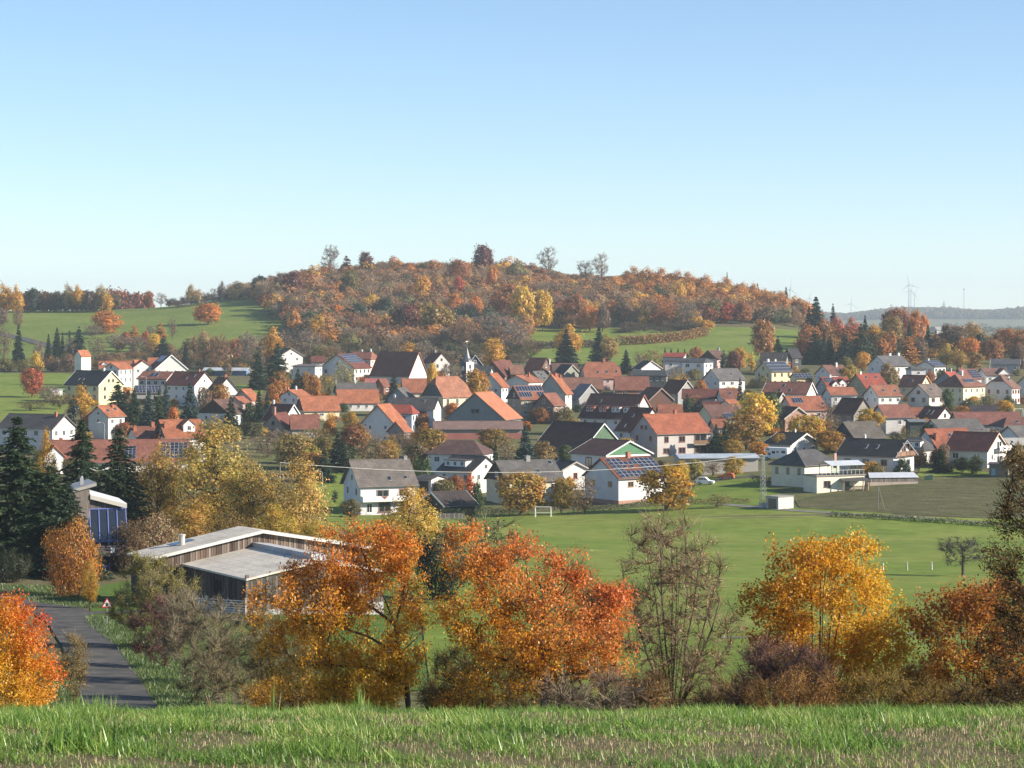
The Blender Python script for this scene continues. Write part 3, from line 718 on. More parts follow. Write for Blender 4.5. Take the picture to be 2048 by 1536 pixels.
# ---- single trees that stand out on the wooded hill
G3 = 'single trees standing out in the hill wood'
for a in [
 ('talltwig', 660, 1490, 490, 38, GRYB, 'tall bare tree on the hilltop, leftmost of the bare ones'),
 ('larch', 693, 1500, 511, 24, DRED, 'small dark red crown on the hilltop, left of a pair'),
 ('leafy', 731, 1500, 506, 32, DRED, 'dark red rounded crown on the hilltop, right of a pair'),
 ('leafy', 965, 1500, 490, 40, DRED, 'big dark red tree standing highest on the hilltop'),
 ('talltwig', 1097, 1490, 494, 40, GRYB, 'tall bare tree on the hilltop right of the dark red one'),
 ('talltwig', 1171, 1480, 521, 34, GRYB, 'bare tree in the hilltop dip, left of two'),
 ('talltwig', 1203, 1480, 507, 34, BRN, 'bare tree in the hilltop dip, right and taller of two'),
 ('leafy', 585, 1400, 545, 46, DRED, 'dark red tree on the left shoulder of the wooded hill'),
 ('leafy', 562, 1420, 548, 34, BRN, 'brown tree at the left rim of the wooded hill'),
 ('leafy', 520, 1440, 552, 40, (.06, .07, .05), 'dark round tree at the very left rim of the wood'),
 ('leafy', 915, 1420, 520, 46, RUST, 'rust dome-shaped crown high on the hill left of the dark red tree'),
 ('leafy', 985, 1400, 535, 24, ORA, 'orange crown just below the big dark red hilltop tree'),
 ('leafy', 918, 1370, 553, 22, RED, 'small red crown in the middle of the wooded slope'),
 ('leafy', 845, 1340, 553, 34, GOLD, 'golden oak in the middle of the wooded slope'),
 ('leafy', 700, 1380, 543, 40, OLV, 'olive-brown oak on the upper left of the wooded slope'),
 ('leafy', 745, 1300, 590, 34, YEL, 'yellow crown low on the wooded slope left of centre'),
 ('leafy', 675, 1280, 610, 30, ORA, 'orange crown low on the left of the wooded slope'),
 ('leafy', 622, 1260, 625, 40, MGRN, 'green leafy tree at the lower left of the wood'),
 ('leafy', 655, 1230, 636, 40, (.055, .09, .045), 'dark green tree at the foot of the wood left of the golden oak'),
 ('leafy', 682, 1225, 640, 44, (.06, .10, .045), 'fresh green bushy tree at the foot of the wood'),
 ('leafy', 635, 1195, 634, 36, GOLD, 'golden oak at the lower left corner of the wood'),
 ('leafy', 715, 1275, 607, 50, (.055, .085, .045), 'dark green crown in the lower middle of the wooded slope'),
 ('leafy', 770, 1285, 597, 42, (.06, .085, .045), 'dark green crown right of the yellow one on the wooded slope'),
 ('leafy', 813, 1215, 612, 66, DRED, 'large deep red oak at the foot of the wood'),
 ('leafy', 870, 1195, 610, 74, (.30, .19, .04), 'large ochre oak at the foot of the wood beside the deep red one'),
 ('leafy', 740, 1190, 648, 38, RUST, 'rust tree at the foot of the wood left of the deep red oak'),
 ('leafy', 910, 1290, 590, 36, ORA, 'orange crown on the slope above the ochre oak'),
 ('leafy', 950, 1290, 592, 34, ORA, 'bright orange spreading crown on the slope right of the ochre oak'),
 ('leafy', 935, 1260, 620, 50, (.06, .09, .05), 'blue-green bushy crown right of the ochre oak'),
 ('leafy', 1010, 1270, 577, 66, RUST, 'broad rust-brown oak in the middle right of the wood'),
 ('leafy', 1045, 1255, 573, 50, YEL, 'bright yellow tree beside the broad rust oak'),
 ('leafy', 1085, 1255, 582, 40, YEL, 'second bright yellow tree with brown foot, right of the first'),
 ('bare', 985, 1160, 628, 80, GRYB, 'wide grey bare tree at the foot of the wood behind the church'),
 ('bare', 1030, 1110, 650, 60, GRYB, 'tall grey bare tree left of the upper pasture'),
 ('bare', 925, 1150, 640, 60, BRN, 'brown thicket tree behind the church spire'),
 ('leafy', 1150, 1270, 592, 50, RUST, 'rust oak above the upper pasture, left of the clearing'),
 ('leafy', 1180, 1250, 612, 40, ORA, 'orange-brown oak at the edge of the upper pasture'),
 ('leafy', 1205, 1245, 613, 30, BRN, 'brown oak at the clearing edge'),
 ('leafy', 1247, 1280, 605, 36, BRN, 'brown round oak right of the small clearing'),
 ('talltwig', 1290, 1270, 595, 50, BRN, 'tall brown half-bare oak in the dark grove, left'),
 ('talltwig', 1330, 1265, 592, 50, RUST, 'tall rust half-bare oak in the dark grove, middle'),
 ('talltwig', 1375, 1262, 603, 56, GRYB, 'tall grey bare oak in the dark grove, right'),
 ('leafy', 1410, 1240, 640, 36, GOLD, 'golden-brown bush tree at the end of the pasture hedge'),
 ('leafy', 1425, 1290, 602, 40, OLV, 'olive crown above the right part of the upper pasture'),
 ('leafy', 1455, 1290, 606, 36, RED, 'bright red tree above the right part of the upper pasture'),
 ('leafy', 1485, 1290, 604, 40, RUST, 'rust crown right of the bright red tree'),
 ('tall', 1265, 1440, 530, 46, LARCH, 'orange larch on the skyline, first of the larch row'),
 ('tall', 1292, 1440, 529, 42, LARCH, 'orange larch on the skyline, second of the larch row'),
 ('tall', 1320, 1440, 533, 46, LARCH, 'orange larch on the skyline, third of the larch row'),
 ('tall', 1350, 1435, 536, 46, LARCH, 'orange larch on the skyline, fourth of the larch row'),
 ('tall', 1378, 1430, 541, 42, LARCH, 'orange larch on the skyline, fifth of the larch row'),
 ('tall', 1412, 1420, 544, 46, LARCH, 'orange larch on the skyline, sixth of the larch row'),
 ('tall', 1450, 1410, 552, 46, LARCH, 'orange larch on the skyline, seventh of the larch row'),
 ('fir', 1454, 1425, 544, 10, DGRN, 'slim dark fir tip among the skyline larches'),
 ('tall', 1483, 1400, 560, 42, LARCH, 'orange larch on the skyline, eighth of the larch row'),
 ('tall', 1507, 1380, 565, 38, LARCH, 'orange larch on the skyline, ninth of the larch row'),
 ('fir', 1515, 1395, 566, 14, DGRN, 'dark fir between the ninth and tenth skyline larches'),
 ('tall', 1533, 1350, 572, 42, LARCH, 'orange larch on the skyline, tenth of the larch row'),
 ('tall', 1560, 1330, 579, 46, LARCH, 'orange larch on the skyline, last of the larch row'),
 ('fir', 1572, 1345, 574, 20, (.05, .065, .05), 'sparse dark fir at the right end of the wooded hill'),
 ('leafy', 1592, 1330, 606, 36, (.09, .08, .05), 'dark brown tree at the right end of the wooded hill'),
]: tree(*a, group=G3)

# ---- belt of trees right of the upper pasture
G4 = 'tree belt behind the right half of the village'
for a in [
 ('fir', 1632, 1200, 594, 46, (.025, .05, .042), 'broad dark fir on the skyline right of the wooded hill'),
 ('fir', 1618, 1205, 612, 26, (.025, .05, .042), 'smaller dark fir leaning against the broad skyline fir'),
 ('widefir', 1666, 1210, 607, 22, (.035, .06, .045), 'dark round pine tip right of the broad skyline fir'),
 ('leafy', 1645, 1120, 640, 34, (.36, .15, .06), 'pinkish-brown tree in front of the broad dark fir'),
 ('tall', 1675, 1130, 626, 34, (.48, .14, .06), 'orange-red tree left in the belt behind the village'),
 ('tall', 1705, 1130, 632, 40, (.46, .15, .06), 'orange-red tree right of its twin in the belt'),
 ('fir', 1730, 1135, 630, 18, DGRN, 'dark fir tip between orange-red and golden trees'),
 ('tall', 1747, 1130, 642, 36, GOLD, 'golden-orange tree in the belt behind the village'),
 ('leafy', 1795, 1140, 617, 62, RUST, 'large rust-topped beech rising from the belt'),
 ('leafy', 1785, 1110, 634, 44, (.32, .22, .06), 'olive-gold tree below the large rust beech'),
 ('leafy', 1836, 1130, 625, 44, ORA, 'orange tree at the right side of the large rust beech'),
 ('fir', 1818, 1090, 641, 18, DGRN, 'dark fir in front of the large rust beech'),
 ('fir', 1856, 1080, 648, 20, (.03, .055, .045), 'tall dark fir right of the large rust beech'),
 ('fir', 1871, 1085, 661, 14, (.03, .055, .045), 'small dark fir beside the tall one right of the beech'),
 ('widefir', 1630, 1010, 662, 60, (.045, .07, .05), 'broad blue-green conifer behind the red solar roof, left'),
 ('fir', 1660, 1005, 672, 28, (.035, .06, .045), 'blue-green fir in the dark conifer group'),
 ('widefir', 1690, 1000, 668, 50, (.04, .06, .05), 'dark conifer in the middle of the conifer group'),
 ('leafy', 1612, 1020, 678, 34, (.30, .11, .05), 'rust bush tree at the left of the conifer group'),
 ('widefir', 1722, 1000, 647, 50, (.07, .09, .05), 'grey-green spreading conifer right in the conifer group'),
 ('fir', 1648, 1040, 664, 16, (.04, .07, .06), 'thin fir tip above the dark conifer group'),
 ('leafy', 1725, 960, 705, 34, GOLD, 'golden tree left of the large white house with grey roof'),
 ('leafy', 1690, 930, 716, 34, OLV, 'olive tree left of the golden one by the large white house'),
 ('tall', 1765, 1040, 660, 40, (.36, .22, .05), 'ochre tree behind the chimneys of the large white house'),
 ('larch', 1817, 1000, 672, 36, LARCH, 'orange larch right of the large white house'),
 ('leafy', 1840, 1010, 676, 34, BRN, 'brown tree right of the orange larch'),
 ('leafy', 1895, 1070, 650, 40, BRN, 'brown tree in the belt right of the small dark fir'),
 ('tall', 1945, 1110, 637, 44, (.40, .24, .06), 'tall ochre tree standing out at the right of the belt'),
 ('leafy', 1915, 1060, 654, 44, BRN, 'brown bushy tree left of the tall ochre tree'),
 ('leafy', 1937, 1010, 676, 44, ORA, 'orange round tree below the tall ochre tree'),
 ('leafy', 1960, 1030, 668, 24, DGRN, 'dark green bush right of the orange round tree'),
 ('tall', 1892, 960, 685, 34, (.46, .33, .06), 'yellow-green tree behind the house with the solar roof'),
 ('tall', 1915, 955, 692, 40, (.42, .27, .06), 'ochre tree behind the red roofs on the right'),
 ('leafy', 1950, 960, 705, 40, (.34, .2, .06), 'brown-gold tree above the yellow villa'),
 ('leafy', 1985, 1000, 680, 50, (.34, .16, .06), 'russet tree behind the low dark house on the right'),
 ('leafy', 2012, 1040, 658, 56, (.42, .20, .07), 'tall russet tree near the right edge of the belt'),
 ('leafy', 2045, 1030, 662, 50, (.42, .20, .07), 'russet tree at the right edge of the belt'),
 ('leafy', 2040, 940, 690, 40, BRN, 'brown tree at the right edge above the low dark house'),
 ('leafy', 1525, 1030, 641, 50, (.42, .20, .06), 'large orange-brown birch alone on the upper pasture'),
 ('widefir', 1556, 1000, 674, 34, DGRN, 'dark fir beside the large orange-brown birch'),
 ('column', 1503, 960, 700, 14, YEL, 'narrow yellow tree left of the yellow solar house'),
 ('tall', 1135, 1040, 645, 60, GOLD, 'big golden birch behind the dark fir above the village'),
 ('fir', 1133, 1000, 658, 46, (.03, .055, .045), 'broad dark fir in front of the big golden birch'),
 ('fir', 1198, 1020, 655, 40, (.03, .055, .045), 'dark fir left of a pale birch above the village'),
 ('tall', 1216, 1005, 661, 38, (.40, .27, .08), 'pale golden birch half hiding the dark fir'),
 ('fir', 1252, 960, 699, 26, (.03, .055, .045), 'small dark fir right of the half-hipped orange roof'),
 ('leafy', 985, 990, 679, 46, GOLD, 'round golden tree behind the dark slate gable'),
 ('bare', 1060, 1040, 680, 40, BRN, 'brown bare tree behind the dark red roofs'),
 ('half', 1300, 985, 698, 46, (.30, .17, .05), 'brown-gold orchard tree above the white low gable'),
 ('half', 1278, 980, 703, 30, BRN, 'small brown tree left of the orchard tree'),
 ('leafy', 1392, 985, 694, 30, RUST, 'rust tree behind the low red-roofed house'),
 ('leafy', 1466, 960, 703, 32, DRED, 'dark red tree right of the pink house'),
 ('leafy', 1480, 970, 697, 34, GOLD, 'golden-orange tree beside the dark red one'),
 ('column', 1447, 955, 696, 14, DGRN, 'dark columnar conifer against the pink house'),
 ('fir', 1330, 1000, 695, 12, DGRN, 'small dark fir, first of the garden row behind the red low roof'),
 ('fir', 1342, 1002, 697, 14, DGRN, 'small dark fir, second of the garden row behind the red low roof'),
 ('fir', 1356, 1002, 697, 14, DGRN, 'small dark fir, third of the garden row behind the red low roof'),
 ('fir', 1369, 1002, 698, 14, DGRN, 'small dark fir, fourth of the garden row behind the red low roof'),
]: tree(*a, group=G4)

# ---- among the houses
G5 = 'trees in the village gardens'
for a in [
 ('leafy', 63, 830, 737, 46, (.44, .12, .05), 'round red-orange tree in the left pasture'),
 ('bare', 96, 800, 770, 46, GRYB, 'grey shrub tree right of the round red-orange tree'),
 ('bare', 120, 770, 786, 50, (.2, .17, .09), 'grey-green bare apple tree left of the golden tree'),
 ('half', 62, 760, 800, 60, (.2, .14, .06), 'brown scrub tree below the round red-orange tree'),
 ('tall', 163, 705, 768, 50, (.56, .33, .04), 'tall golden tree in front of the yellow dark-roofed house'),
 ('tall', 178, 650, 818, 40, (.46, .19, .06), 'orange tree below the tall golden one'),
 ('column', 147, 690, 785, 24, DGRN, 'dark green columnar tree left of the golden one'),
 ('widefir', 236, 715, 763, 64, DGRN, 'wide dark conifer in front of the yellow gable'),
 ('widefir', 268, 700, 780, 40, (.04, .065, .03), 'dark green conifer right of the wide one'),
 ('fir', 297, 690, 780, 34, BGRN, 'bluish fir left of the solar shed'),
 ('fir', 318, 655, 778, 30, (.06, .09, .035), 'yellow-green fir between two bluish firs'),
 ('fir', 332, 720, 768, 26, BGRN, 'bluish fir behind the yellow-green fir'),
 ('fir', 380, 650, 765, 46, BGRN, 'blue spruce with layered branches in the left gardens'),
 ('leafy', 347, 670, 815, 26, ORA, 'small orange tree beside the blue spruce'),
 ('leafy', 440, 740, 772, 46, (.44, .22, .05), 'ochre tree in front of the shaded white gable'),
 ('leafy', 408, 735, 775, 30, BRN, 'brown tree right of the blue spruce'),
 ('fir', 462, 690, 790, 32, (.05, .075, .04), 'dark fir before the brown gabled house'),
 ('leafy', 499, 700, 806, 28, (.055, .09, .03), 'dense green round tree by the pinkish house'),
 ('fir', 518, 730, 775, 24, DGRN, 'slim dark fir right of the pinkish house'),
 ('fir', 534, 745, 780, 18, DGRN, 'slim dark fir behind the red-roofed small house'),
 ('fir', 516, 880, 706, 36, (.04, .07, .045), 'tall dark fir above the lawn, left and smaller of two'),
 ('widefir', 555, 890, 687, 62, (.04, .07, .04), 'tall dark fir above the lawn, right and broader of two'),
 ('leafy', 560, 810, 745, 46, (.34, .18, .05), 'ochre tree below the broad dark fir'),
 ('leafy', 556, 790, 762, 40, (.48, .21, .04), 'orange tree left of the small red-roofed white house'),
 ('fir', 596, 830, 738, 32, (.04, .06, .03), 'dark fir between orange garden trees'),
 ('leafy', 612, 830, 745, 26, (.44, .22, .04), 'golden tree right of the dark garden fir'),
 ('leafy', 629, 820, 752, 30, (.46, .2, .04), 'orange-gold tree left of the grey barn roof'),
 ('half', 650, 830, 745, 40, (.32, .22, .05), 'ochre tree in front of the solar gabled house'),
 ('half', 690, 835, 722, 46, (.36, .3, .07), 'yellow-green tall tree in front of the solar roof'),
 ('widefir', 787, 815, 742, 30, (.05, .06, .035), 'dark tree left of the orange half-hipped roof'),
 ('leafy', 865, 850, 727, 24, YEL, 'small golden tree below the bright barn gable'),
 ('bare', 900, 855, 728, 46, GRYB, 'grey bare tree left of the church tower'),
 ('leafy', 950, 780, 741, 62, (.46, .25, .035), 'large golden maple in front of the church'),
 ('leafy', 925, 770, 785, 34, OLV, 'olive bush below the large golden maple'),
 ('shrub', 1135, 730, 815, 40, OLV, 'olive bush right of the slate house with solar panels'),
 ('leafy', 710, 605, 847, 62, (.28, .13, .05), 'rust-brown oak left of the white curved gable'),
 ('leafy', 660, 660, 840, 30, (.50, .24, .03), 'orange tree right of the low red-brown roof'),
 ('leafy', 700, 690, 826, 34, (.46, .26, .03), 'golden tree left of the white curved gable'),
 ('bare', 625, 610, 855, 70, (.22, .17, .07), 'brown tree in front of the stone gable house'),
 ('leafy', 648, 590, 876, 60, OLV, 'olive tree right of the stone gable house'),
 ('leafy', 590, 585, 890, 40, ORA, 'orange tree beneath the stone gable house'),
 ('leafy', 618, 560, 896, 50, (.4, .3, .06), 'yellow-olive tree below the brown ones'),
 ('fir', 676, 570, 868, 50, (.035, .055, .035), 'dark fir left of the white house with the grey roof'),
 ('fir', 648, 545, 900, 44, (.05, .08, .05), 'green fir at the corner of the lawn'),
 ('bare', 560, 620, 858, 50, GRYB, 'grey bare tree below the stone gable'),
 ('bare', 800, 610, 868, 56, (.2, .15, .1), 'grey-brown tree right of the rust-brown oak'),
 ('leafy', 858, 600, 857, 66, (.32, .2, .04), 'ochre round tree behind the brown hipped roof, left'),
 ('leafy', 985, 620, 858, 66, (.30, .2, .05), 'ochre round tree behind the brown hipped roof, right'),
 ('shrub', 845, 540, 915, 40, MGRN, 'grey-green bush left of the house with the dormer band'),
 ('fir', 991, 540, 880, 22, (.05, .08, .05), 'small fir in front of the brown hipped roof'),
 ('fir', 1051, 570, 853, 46, BGRN, 'large blue spruce beside the dark farm roof'),
 ('column', 941, 508, 938, 20, (.60, .15, .03), 'narrow bright orange tree before the dappled gable'),
 ('leafy', 700, 462, 1000, 44, (.2, .16, .06), 'small bare apple tree before the white balcony house'),
 ('column', 670, 500, 978, 12, DGRN, 'clipped dark little tree on a stem on the lawn'),
 ('shrub', 903, 480, 965, 34, OLV, 'olive bush by the house with the dormer band'),
 ('shrub', 955, 485, 962, 26, MGRN, 'green bush right of the olive one'),
 ('leafy', 1040, 466, 944, 100, (.44, .26, .05), 'broad golden tree hiding the grey-roofed house with dark gable'),
 ('leafy', 1122, 466, 958, 46, (.42, .28, .05), 'golden tree between two others before the grey roof'),
 ('half', 1168, 464, 950, 64, (.24, .15, .06), 'brown tree left of the white solar house'),
 ('leafy', 1330, 462, 935, 108, (.50, .28, .03), 'large golden tree at the corner of the white solar house'),
 ('leafy', 1362, 520, 922, 34, (.54, .36, .04), 'yellow tree behind the large golden one'),
 ('leafy', 1390, 525, 920, 36, (.36, .3, .06), 'yellow-green tree behind the parked white car'),
 ('half', 1425, 530, 920, 46, (.26, .17, .08), 'brown tree before the long blue-grey shed'),
 ('leafy', 1468, 525, 915, 44, (.48, .32, .05), 'small golden orchard tree above the orange car'),
 ('half', 1435, 462, 985, 50, (.28, .23, .08), 'bare bush on the grassy bank'),
 ('leafy', 1510, 640, 787, 80, YEL, 'tall bright yellow tree in the middle of the right half'),
 ('leafy', 1492, 600, 830, 86, (.36, .22, .05), 'brown-gold tree below the bright yellow one'),
 ('leafy', 1545, 650, 790, 40, (.10, .15, .06), 'green tree at the right shoulder of the bright yellow tree'),
 ('leafy', 1515, 570, 884, 40, (.52, .24, .03), 'orange tree left of the white camper van'),
 ('leafy', 1465, 580, 880, 46, (.4, .26, .05), 'ochre tree right of the dark garden firs'),
 ('fir', 1432, 590, 848, 26, DGRN, 'dark fir right of the big red-roofed house, left of two'),
 ('fir', 1450, 590, 843, 24, DGRN, 'dark fir right of the big red-roofed house, right of two'),
 ('fir', 1374, 700, 788, 24, (.04, .06, .04), 'dark fir behind the big red roof'),
 ('fir', 1480, 730, 755, 18, DGRN, 'slim dark fir above the bright yellow tree'),
 ('fir', 1328, 810, 757, 14, MGRN, 'small green fir by the long dark building'),
 ('half', 1355, 870, 735, 46, (.36, .24, .07), 'ochre garden bush below the flat dark roofs'),
 ('leafy', 1402, 790, 762, 30, (.48, .19, .04), 'orange bush right of the dark red gable'),
 ('bare', 1390, 760, 790, 34, (.3, .18, .1), 'pinkish-brown bare bush among dark red roofs'),
 ('leafy', 1610, 600, 830, 76, (.50, .31, .04), 'golden tree between the camper van and the grey roof'),
 ('half', 1655, 610, 826, 60, (.22, .16, .07), 'brown tree right of the golden one behind the grey roof'),
 ('leafy', 1660, 575, 862, 66, (.40, .22, .04), 'orange-brown tree left of the black-roofed white house'),
 ('leafy', 1740, 620, 820, 60, (.50, .31, .04), 'golden tree behind the grey-brown roof'),
 ('leafy', 1700, 850, 730, 40, (.42, .29, .05), 'small golden tree right of the triple-gabled house'),
 ('leafy', 1783, 790, 745, 30, (.26, .2, .07), 'brown bush left of the house with orange gable trim'),
 ('leafy', 1777, 830, 730, 40, (.3, .17, .06), 'brown tree before the large white house'),
 ('leafy', 1860, 850, 743, 22, RUST, 'rust bush below the house with the solar roof'),
 ('leafy', 1925, 700, 812, 34, (.46, .22, .05), 'orange bush above the long brown roof'),
 ('leafy', 2010, 690, 802, 40, (.60, .34, .03), 'bright yellow-orange tree at the right above the long brown roof'),
 ('half', 1975, 720, 785, 46, (.2, .17, .08), 'grey-green tree below the white mansard house'),
 ('shrub', 1935, 715, 800, 50, (.12, .14, .07), 'green bushes below the yellow villa'),
 ('leafy', 1895, 730, 778, 26, MGRN, 'green bush left of the yellow villa'),
 ('half', 1815, 580, 858, 46, (.22, .18, .06), 'olive tree behind the black-roofed white house'),
 ('widefir', 1880, 518, 893, 42, (.03, .045, .02), 'dark dense yew between the two gabled houses on the right'),
 ('leafy', 1925, 515, 915, 40, (.07, .10, .03), 'green garden tree in front of the dark red roof, left'),
 ('leafy', 1953, 512, 915, 34, (.09, .11, .03), 'green garden tree in front of the dark red roof, right'),
 ('half', 1903, 516, 918, 30, (.2, .15, .08), 'brown shrub right of the dark yew'),
 ('shrub', 1805, 506, 917, 40, (.045, .075, .03), 'clipped green hedge ball beside the white garden wall'),
 ('shrub', 2035, 505, 890, 60, (.26, .18, .05), 'brown-green tree at the right edge behind the ploughed field'),
 ('leafy', 585, 575, 868, 80, (.34, .24, .07), 'bushy olive-gold tree below the stone gable house'),
 ('half', 535, 600, 862, 70, (.24, .17, .10), 'brown half-bare tree left of the stone gable house'),
 ('leafy', 625, 548, 905, 66, (.46, .27, .06), 'ochre bushy tree at the back of the lawn'),
 ('leafy', 690, 575, 890, 56, (.09, .11, .045), 'dark green bushy tree behind the grey-brown roof, left side'),
 ('half', 740, 580, 872, 66, (.26, .17, .08), 'brown tree behind the ridge of the grey-brown roof'),
 ('leafy', 775, 590, 880, 50, (.4, .25, .06), 'ochre bush below the small orange annex'),
 ('leafy', 830, 560, 885, 60, (.2, .15, .07), 'brown bush left of the brown hipped roof'),
 ('half', 1015, 585, 868, 56, (.28, .2, .09), 'brown-gold tree left of the large blue spruce'),
 ('leafy', 1085, 575, 885, 50, (.3, .2, .07), 'ochre bush right of the large blue spruce'),
 ('leafy', 455, 640, 850, 60, (.36, .27, .07), 'olive-gold tree before the brown boarded gable'),
 ('leafy', 505, 660, 845, 50, (.14, .14, .06), 'dull green tree right of the brown boarded gable'),
 ('leafy', 415, 620, 862, 60, (.4, .28, .06), 'golden tree right of the dormer house'),
 ('half', 880, 790, 775, 40, (.3, .2, .08), 'brown garden tree before the slate gable of the hall'),
 ('leafy', 1145, 660, 838, 40, (.34, .22, .06), 'ochre bush before the annex of the slate-clad house'),
 ('half', 1235, 730, 790, 44, (.26, .2, .08), 'brown bush behind the roof with four dormers'),
 ('leafy', 1560, 580, 868, 44, (.4, .26, .06), 'ochre bush behind the camper van'),
 ('half', 1660, 690, 800, 40, (.26, .18, .09), 'brown bush left of the steep dark barn roof'),
 ('leafy', 1860, 590, 850, 44, (.2, .19, .07), 'olive bush behind the big brick chimney'),
 ('leafy', 1990, 540, 880, 40, (.3, .2, .08), 'brown bush behind the balcony gable'),
]: tree(*a, group=G5)

# ---- valley floor
G6 = 'trees around the timber barn'
for a in [
 ('bigfir', 35, 262, 832, 170, (.045, .07, .034), 'huge dark spruce at the left edge above the lane'),
 ('bigfir', -60, 285, 850, 150, (.045, .07, .034), 'dark spruce cut by the left edge'),
 ('bigfir', 100, 252, 930, 140, (.05, .078, .038), 'dark spruce right of the huge one by the lane'),
 ('bigfir', 165, 330, 838, 120, (.045, .072, .036), 'slender dark spruce before the long red roof, left of two'),
 ('bigfir', 238, 320, 856, 120, (.045, .066, .034), 'slender dark spruce before the long red roof, right of two'),
 ('bigfir', 136, 247, 962, 110, (.055, .085, .05), 'bluish spruce left of the blue glazed house'),
 ('birch', 92, 330, 860, 54, (.58, .33, .03), 'bright golden tree between the dark spruces'),
 ('birch', 315, 325, 868, 110, (.46, .29, .06), 'bronze birch with dark stem in front of the solar roof'),
 ('birch', 430, 318, 838, 190, (.50, .36, .09), 'large olive-gold birch above the timber barn'),
 ('birch', 505, 300, 900, 130, (.46, .31, .07), 'ochre birch right of the large olive-gold one'),
 ('birch', 595, 296, 918, 140, (.58, .39, .11), 'pale golden birch with white stem by the lawn'),
 ('birch', 375, 292, 985, 130, (.46, .27, .05), 'bronze undergrowth birch behind the barn, left'),
 ('birch', 545, 285, 1008, 120, (.56, .39, .07), 'yellow undergrowth birch behind the barn, middle'),
 ('birch', 635, 282, 1020, 80, (.6, .43, .08), 'yellow low birch behind the barn, right'),
 ('bigbush', 310, 262, 1025, 150, (.34, .22, .11), 'brown rounded bush between blue glazed house and barn'),
 ('bigbush', 470, 280, 1020, 110, (.3, .19, .05), 'bronze bush behind the barn ridge'),
 ('birch', 820, 262, 975, 140, (.64, .42, .08), 'golden birch behind the two cherry trees'),
 ('birch', 765, 270, 1030, 90, (.5, .36, .07), 'olive-gold low birch left of the golden birch'),
 ('bigbush', 872, 232, 1050, 110, (.022, .034, .016), 'dark green yew bush between the cherry trees'),
 ('talltwig', 965, 225, 1030, 170, (.15, .15, .085), 'greenish-grey bare tree behind the red cherry tree'),
 ('bigbush', 148, 222, 1036, 124, (.50, .21, .035), 'orange bushy tree beside the lane at the junction'),
 ('birch', 180, 205, 1120, 44, (.52, .3, .04), 'small golden tree in front of the orange bushy tree'),
 ('talltwig', 1926, 305, 1074, 100, (.09, .085, .085), 'dark bare fruit tree standing in the meadow'),
 ('bigbush', 30, 240, 1100, 80, (.05, .07, .03), 'dark green bush at the foot of the huge spruce'),
]: tree(*a, group=G6)
# ------------------------------------------------------------------ the wood on the hill: one mass of crowns
def far_templates(seed, leafy, n=300):
    rg = np.random.default_rng(seed)
    if leafy:
        P = crown_points(rg, n, ell((0, 0, .55), (.5, .5, .44), seed, .25), (-.7, -.7, .05), (.7, .7, 1.05), .3, 10)
        V, Fa = shell(rg, P, unit(P - np.array([0, 0, .42])) * 1.5, .15 * (230 / n) ** .5, .8, .45)
        c = vary(rg, n, .82, 1.12, .04)
    else:
        a = np.zeros((n, 3)); th = rg.uniform(0, 6.28, n); z0 = rg.uniform(.15, .7, n); r0 = rg.uniform(0, .28, n)
        a[:, 0] = np.cos(th) * r0; a[:, 1] = np.sin(th) * r0; a[:, 2] = z0
        d = unit(np.stack([np.cos(th) * (.45 + r0), np.sin(th) * (.45 + r0), np.full(n, .8)], 1) + rg.normal(0, .25, (n, 3)))
        b = a + d * rg.uniform(.16, .36, (n, 1)); b[:, 2] = np.minimum(b[:, 2], 1.0)
        sd = unit(np.cross(d, rg.normal(0, 1, (n, 3)))) * .0115
        V = np.stack([a - sd, a + sd, b + sd * .5, b - sd * .5], 1).reshape(-1, 3); Fa = np.arange(4 * n).reshape(-1, 4)
        c = vary(rg, n, .75, 1.15, .03)
    # stem
    t = np.array([(-.012, 0, -.05), (.012, 0, -.05), (.008, 0, .6), (-.008, 0, .6), (0, -.012, -.05), (0, .012, -.05), (0, .008, .6), (0, -.008, .6)])
    V = np.concatenate([V, t]); Fa = np.concatenate([Fa, np.array([[0, 1, 2, 3], [4, 5, 6, 7]]) + len(V) - 8])
    cc = np.concatenate([rep(c), np.full((8, 3), .35)])
    return V, Fa, cc

def template_collection(tag_, T):
    c = bpy.data.collections.new(tag_)
    for k, (V, Fa, cc) in enumerate(T): c.objects.link(bpy.data.objects.new('%s_crown_%02d' % (tag_, k), np_mesh('wood_crown', V, Fa, M_WOODLEAF, cc)))
    ng = bpy.data.node_groups.new(tag_, 'GeometryNodeTree')
    ng.interface.new_socket('Geometry', in_out='INPUT', socket_type='NodeSocketGeometry'); ng.interface.new_socket('Geometry', in_out='OUTPUT', socket_type='NodeSocketGeometry')
    n = ng.nodes; lk = ng.links.new
    gi, go, mp, ci, ip = (n.new(t) for t in ('NodeGroupInput', 'NodeGroupOutput', 'GeometryNodeMeshToPoints', 'GeometryNodeCollectionInfo', 'GeometryNodeInstanceOnPoints'))
    ci.inputs['Collection'].default_value = c; ci.inputs['Separate Children'].default_value = True; ci.inputs['Reset Children'].default_value = True
    ip.inputs['Pick Instance'].default_value = True
    lk(gi.outputs[0], mp.inputs[0]); lk(mp.outputs[0], ip.inputs['Points']); lk(ci.outputs[0], ip.inputs['Instance'])
    for nm, ty, so in (('idx', 'INT', 'Instance Index'), ('rot', 'FLOAT_VECTOR', 'Rotation'), ('scl', 'FLOAT_VECTOR', 'Scale')):
        a = n.new('GeometryNodeInputNamedAttribute'); a.data_type = ty; a.inputs['Name'].default_value = nm
        lk(a.outputs[0], ip.inputs[so])
    lk(ip.outputs[0], go.inputs[0])
    return ng

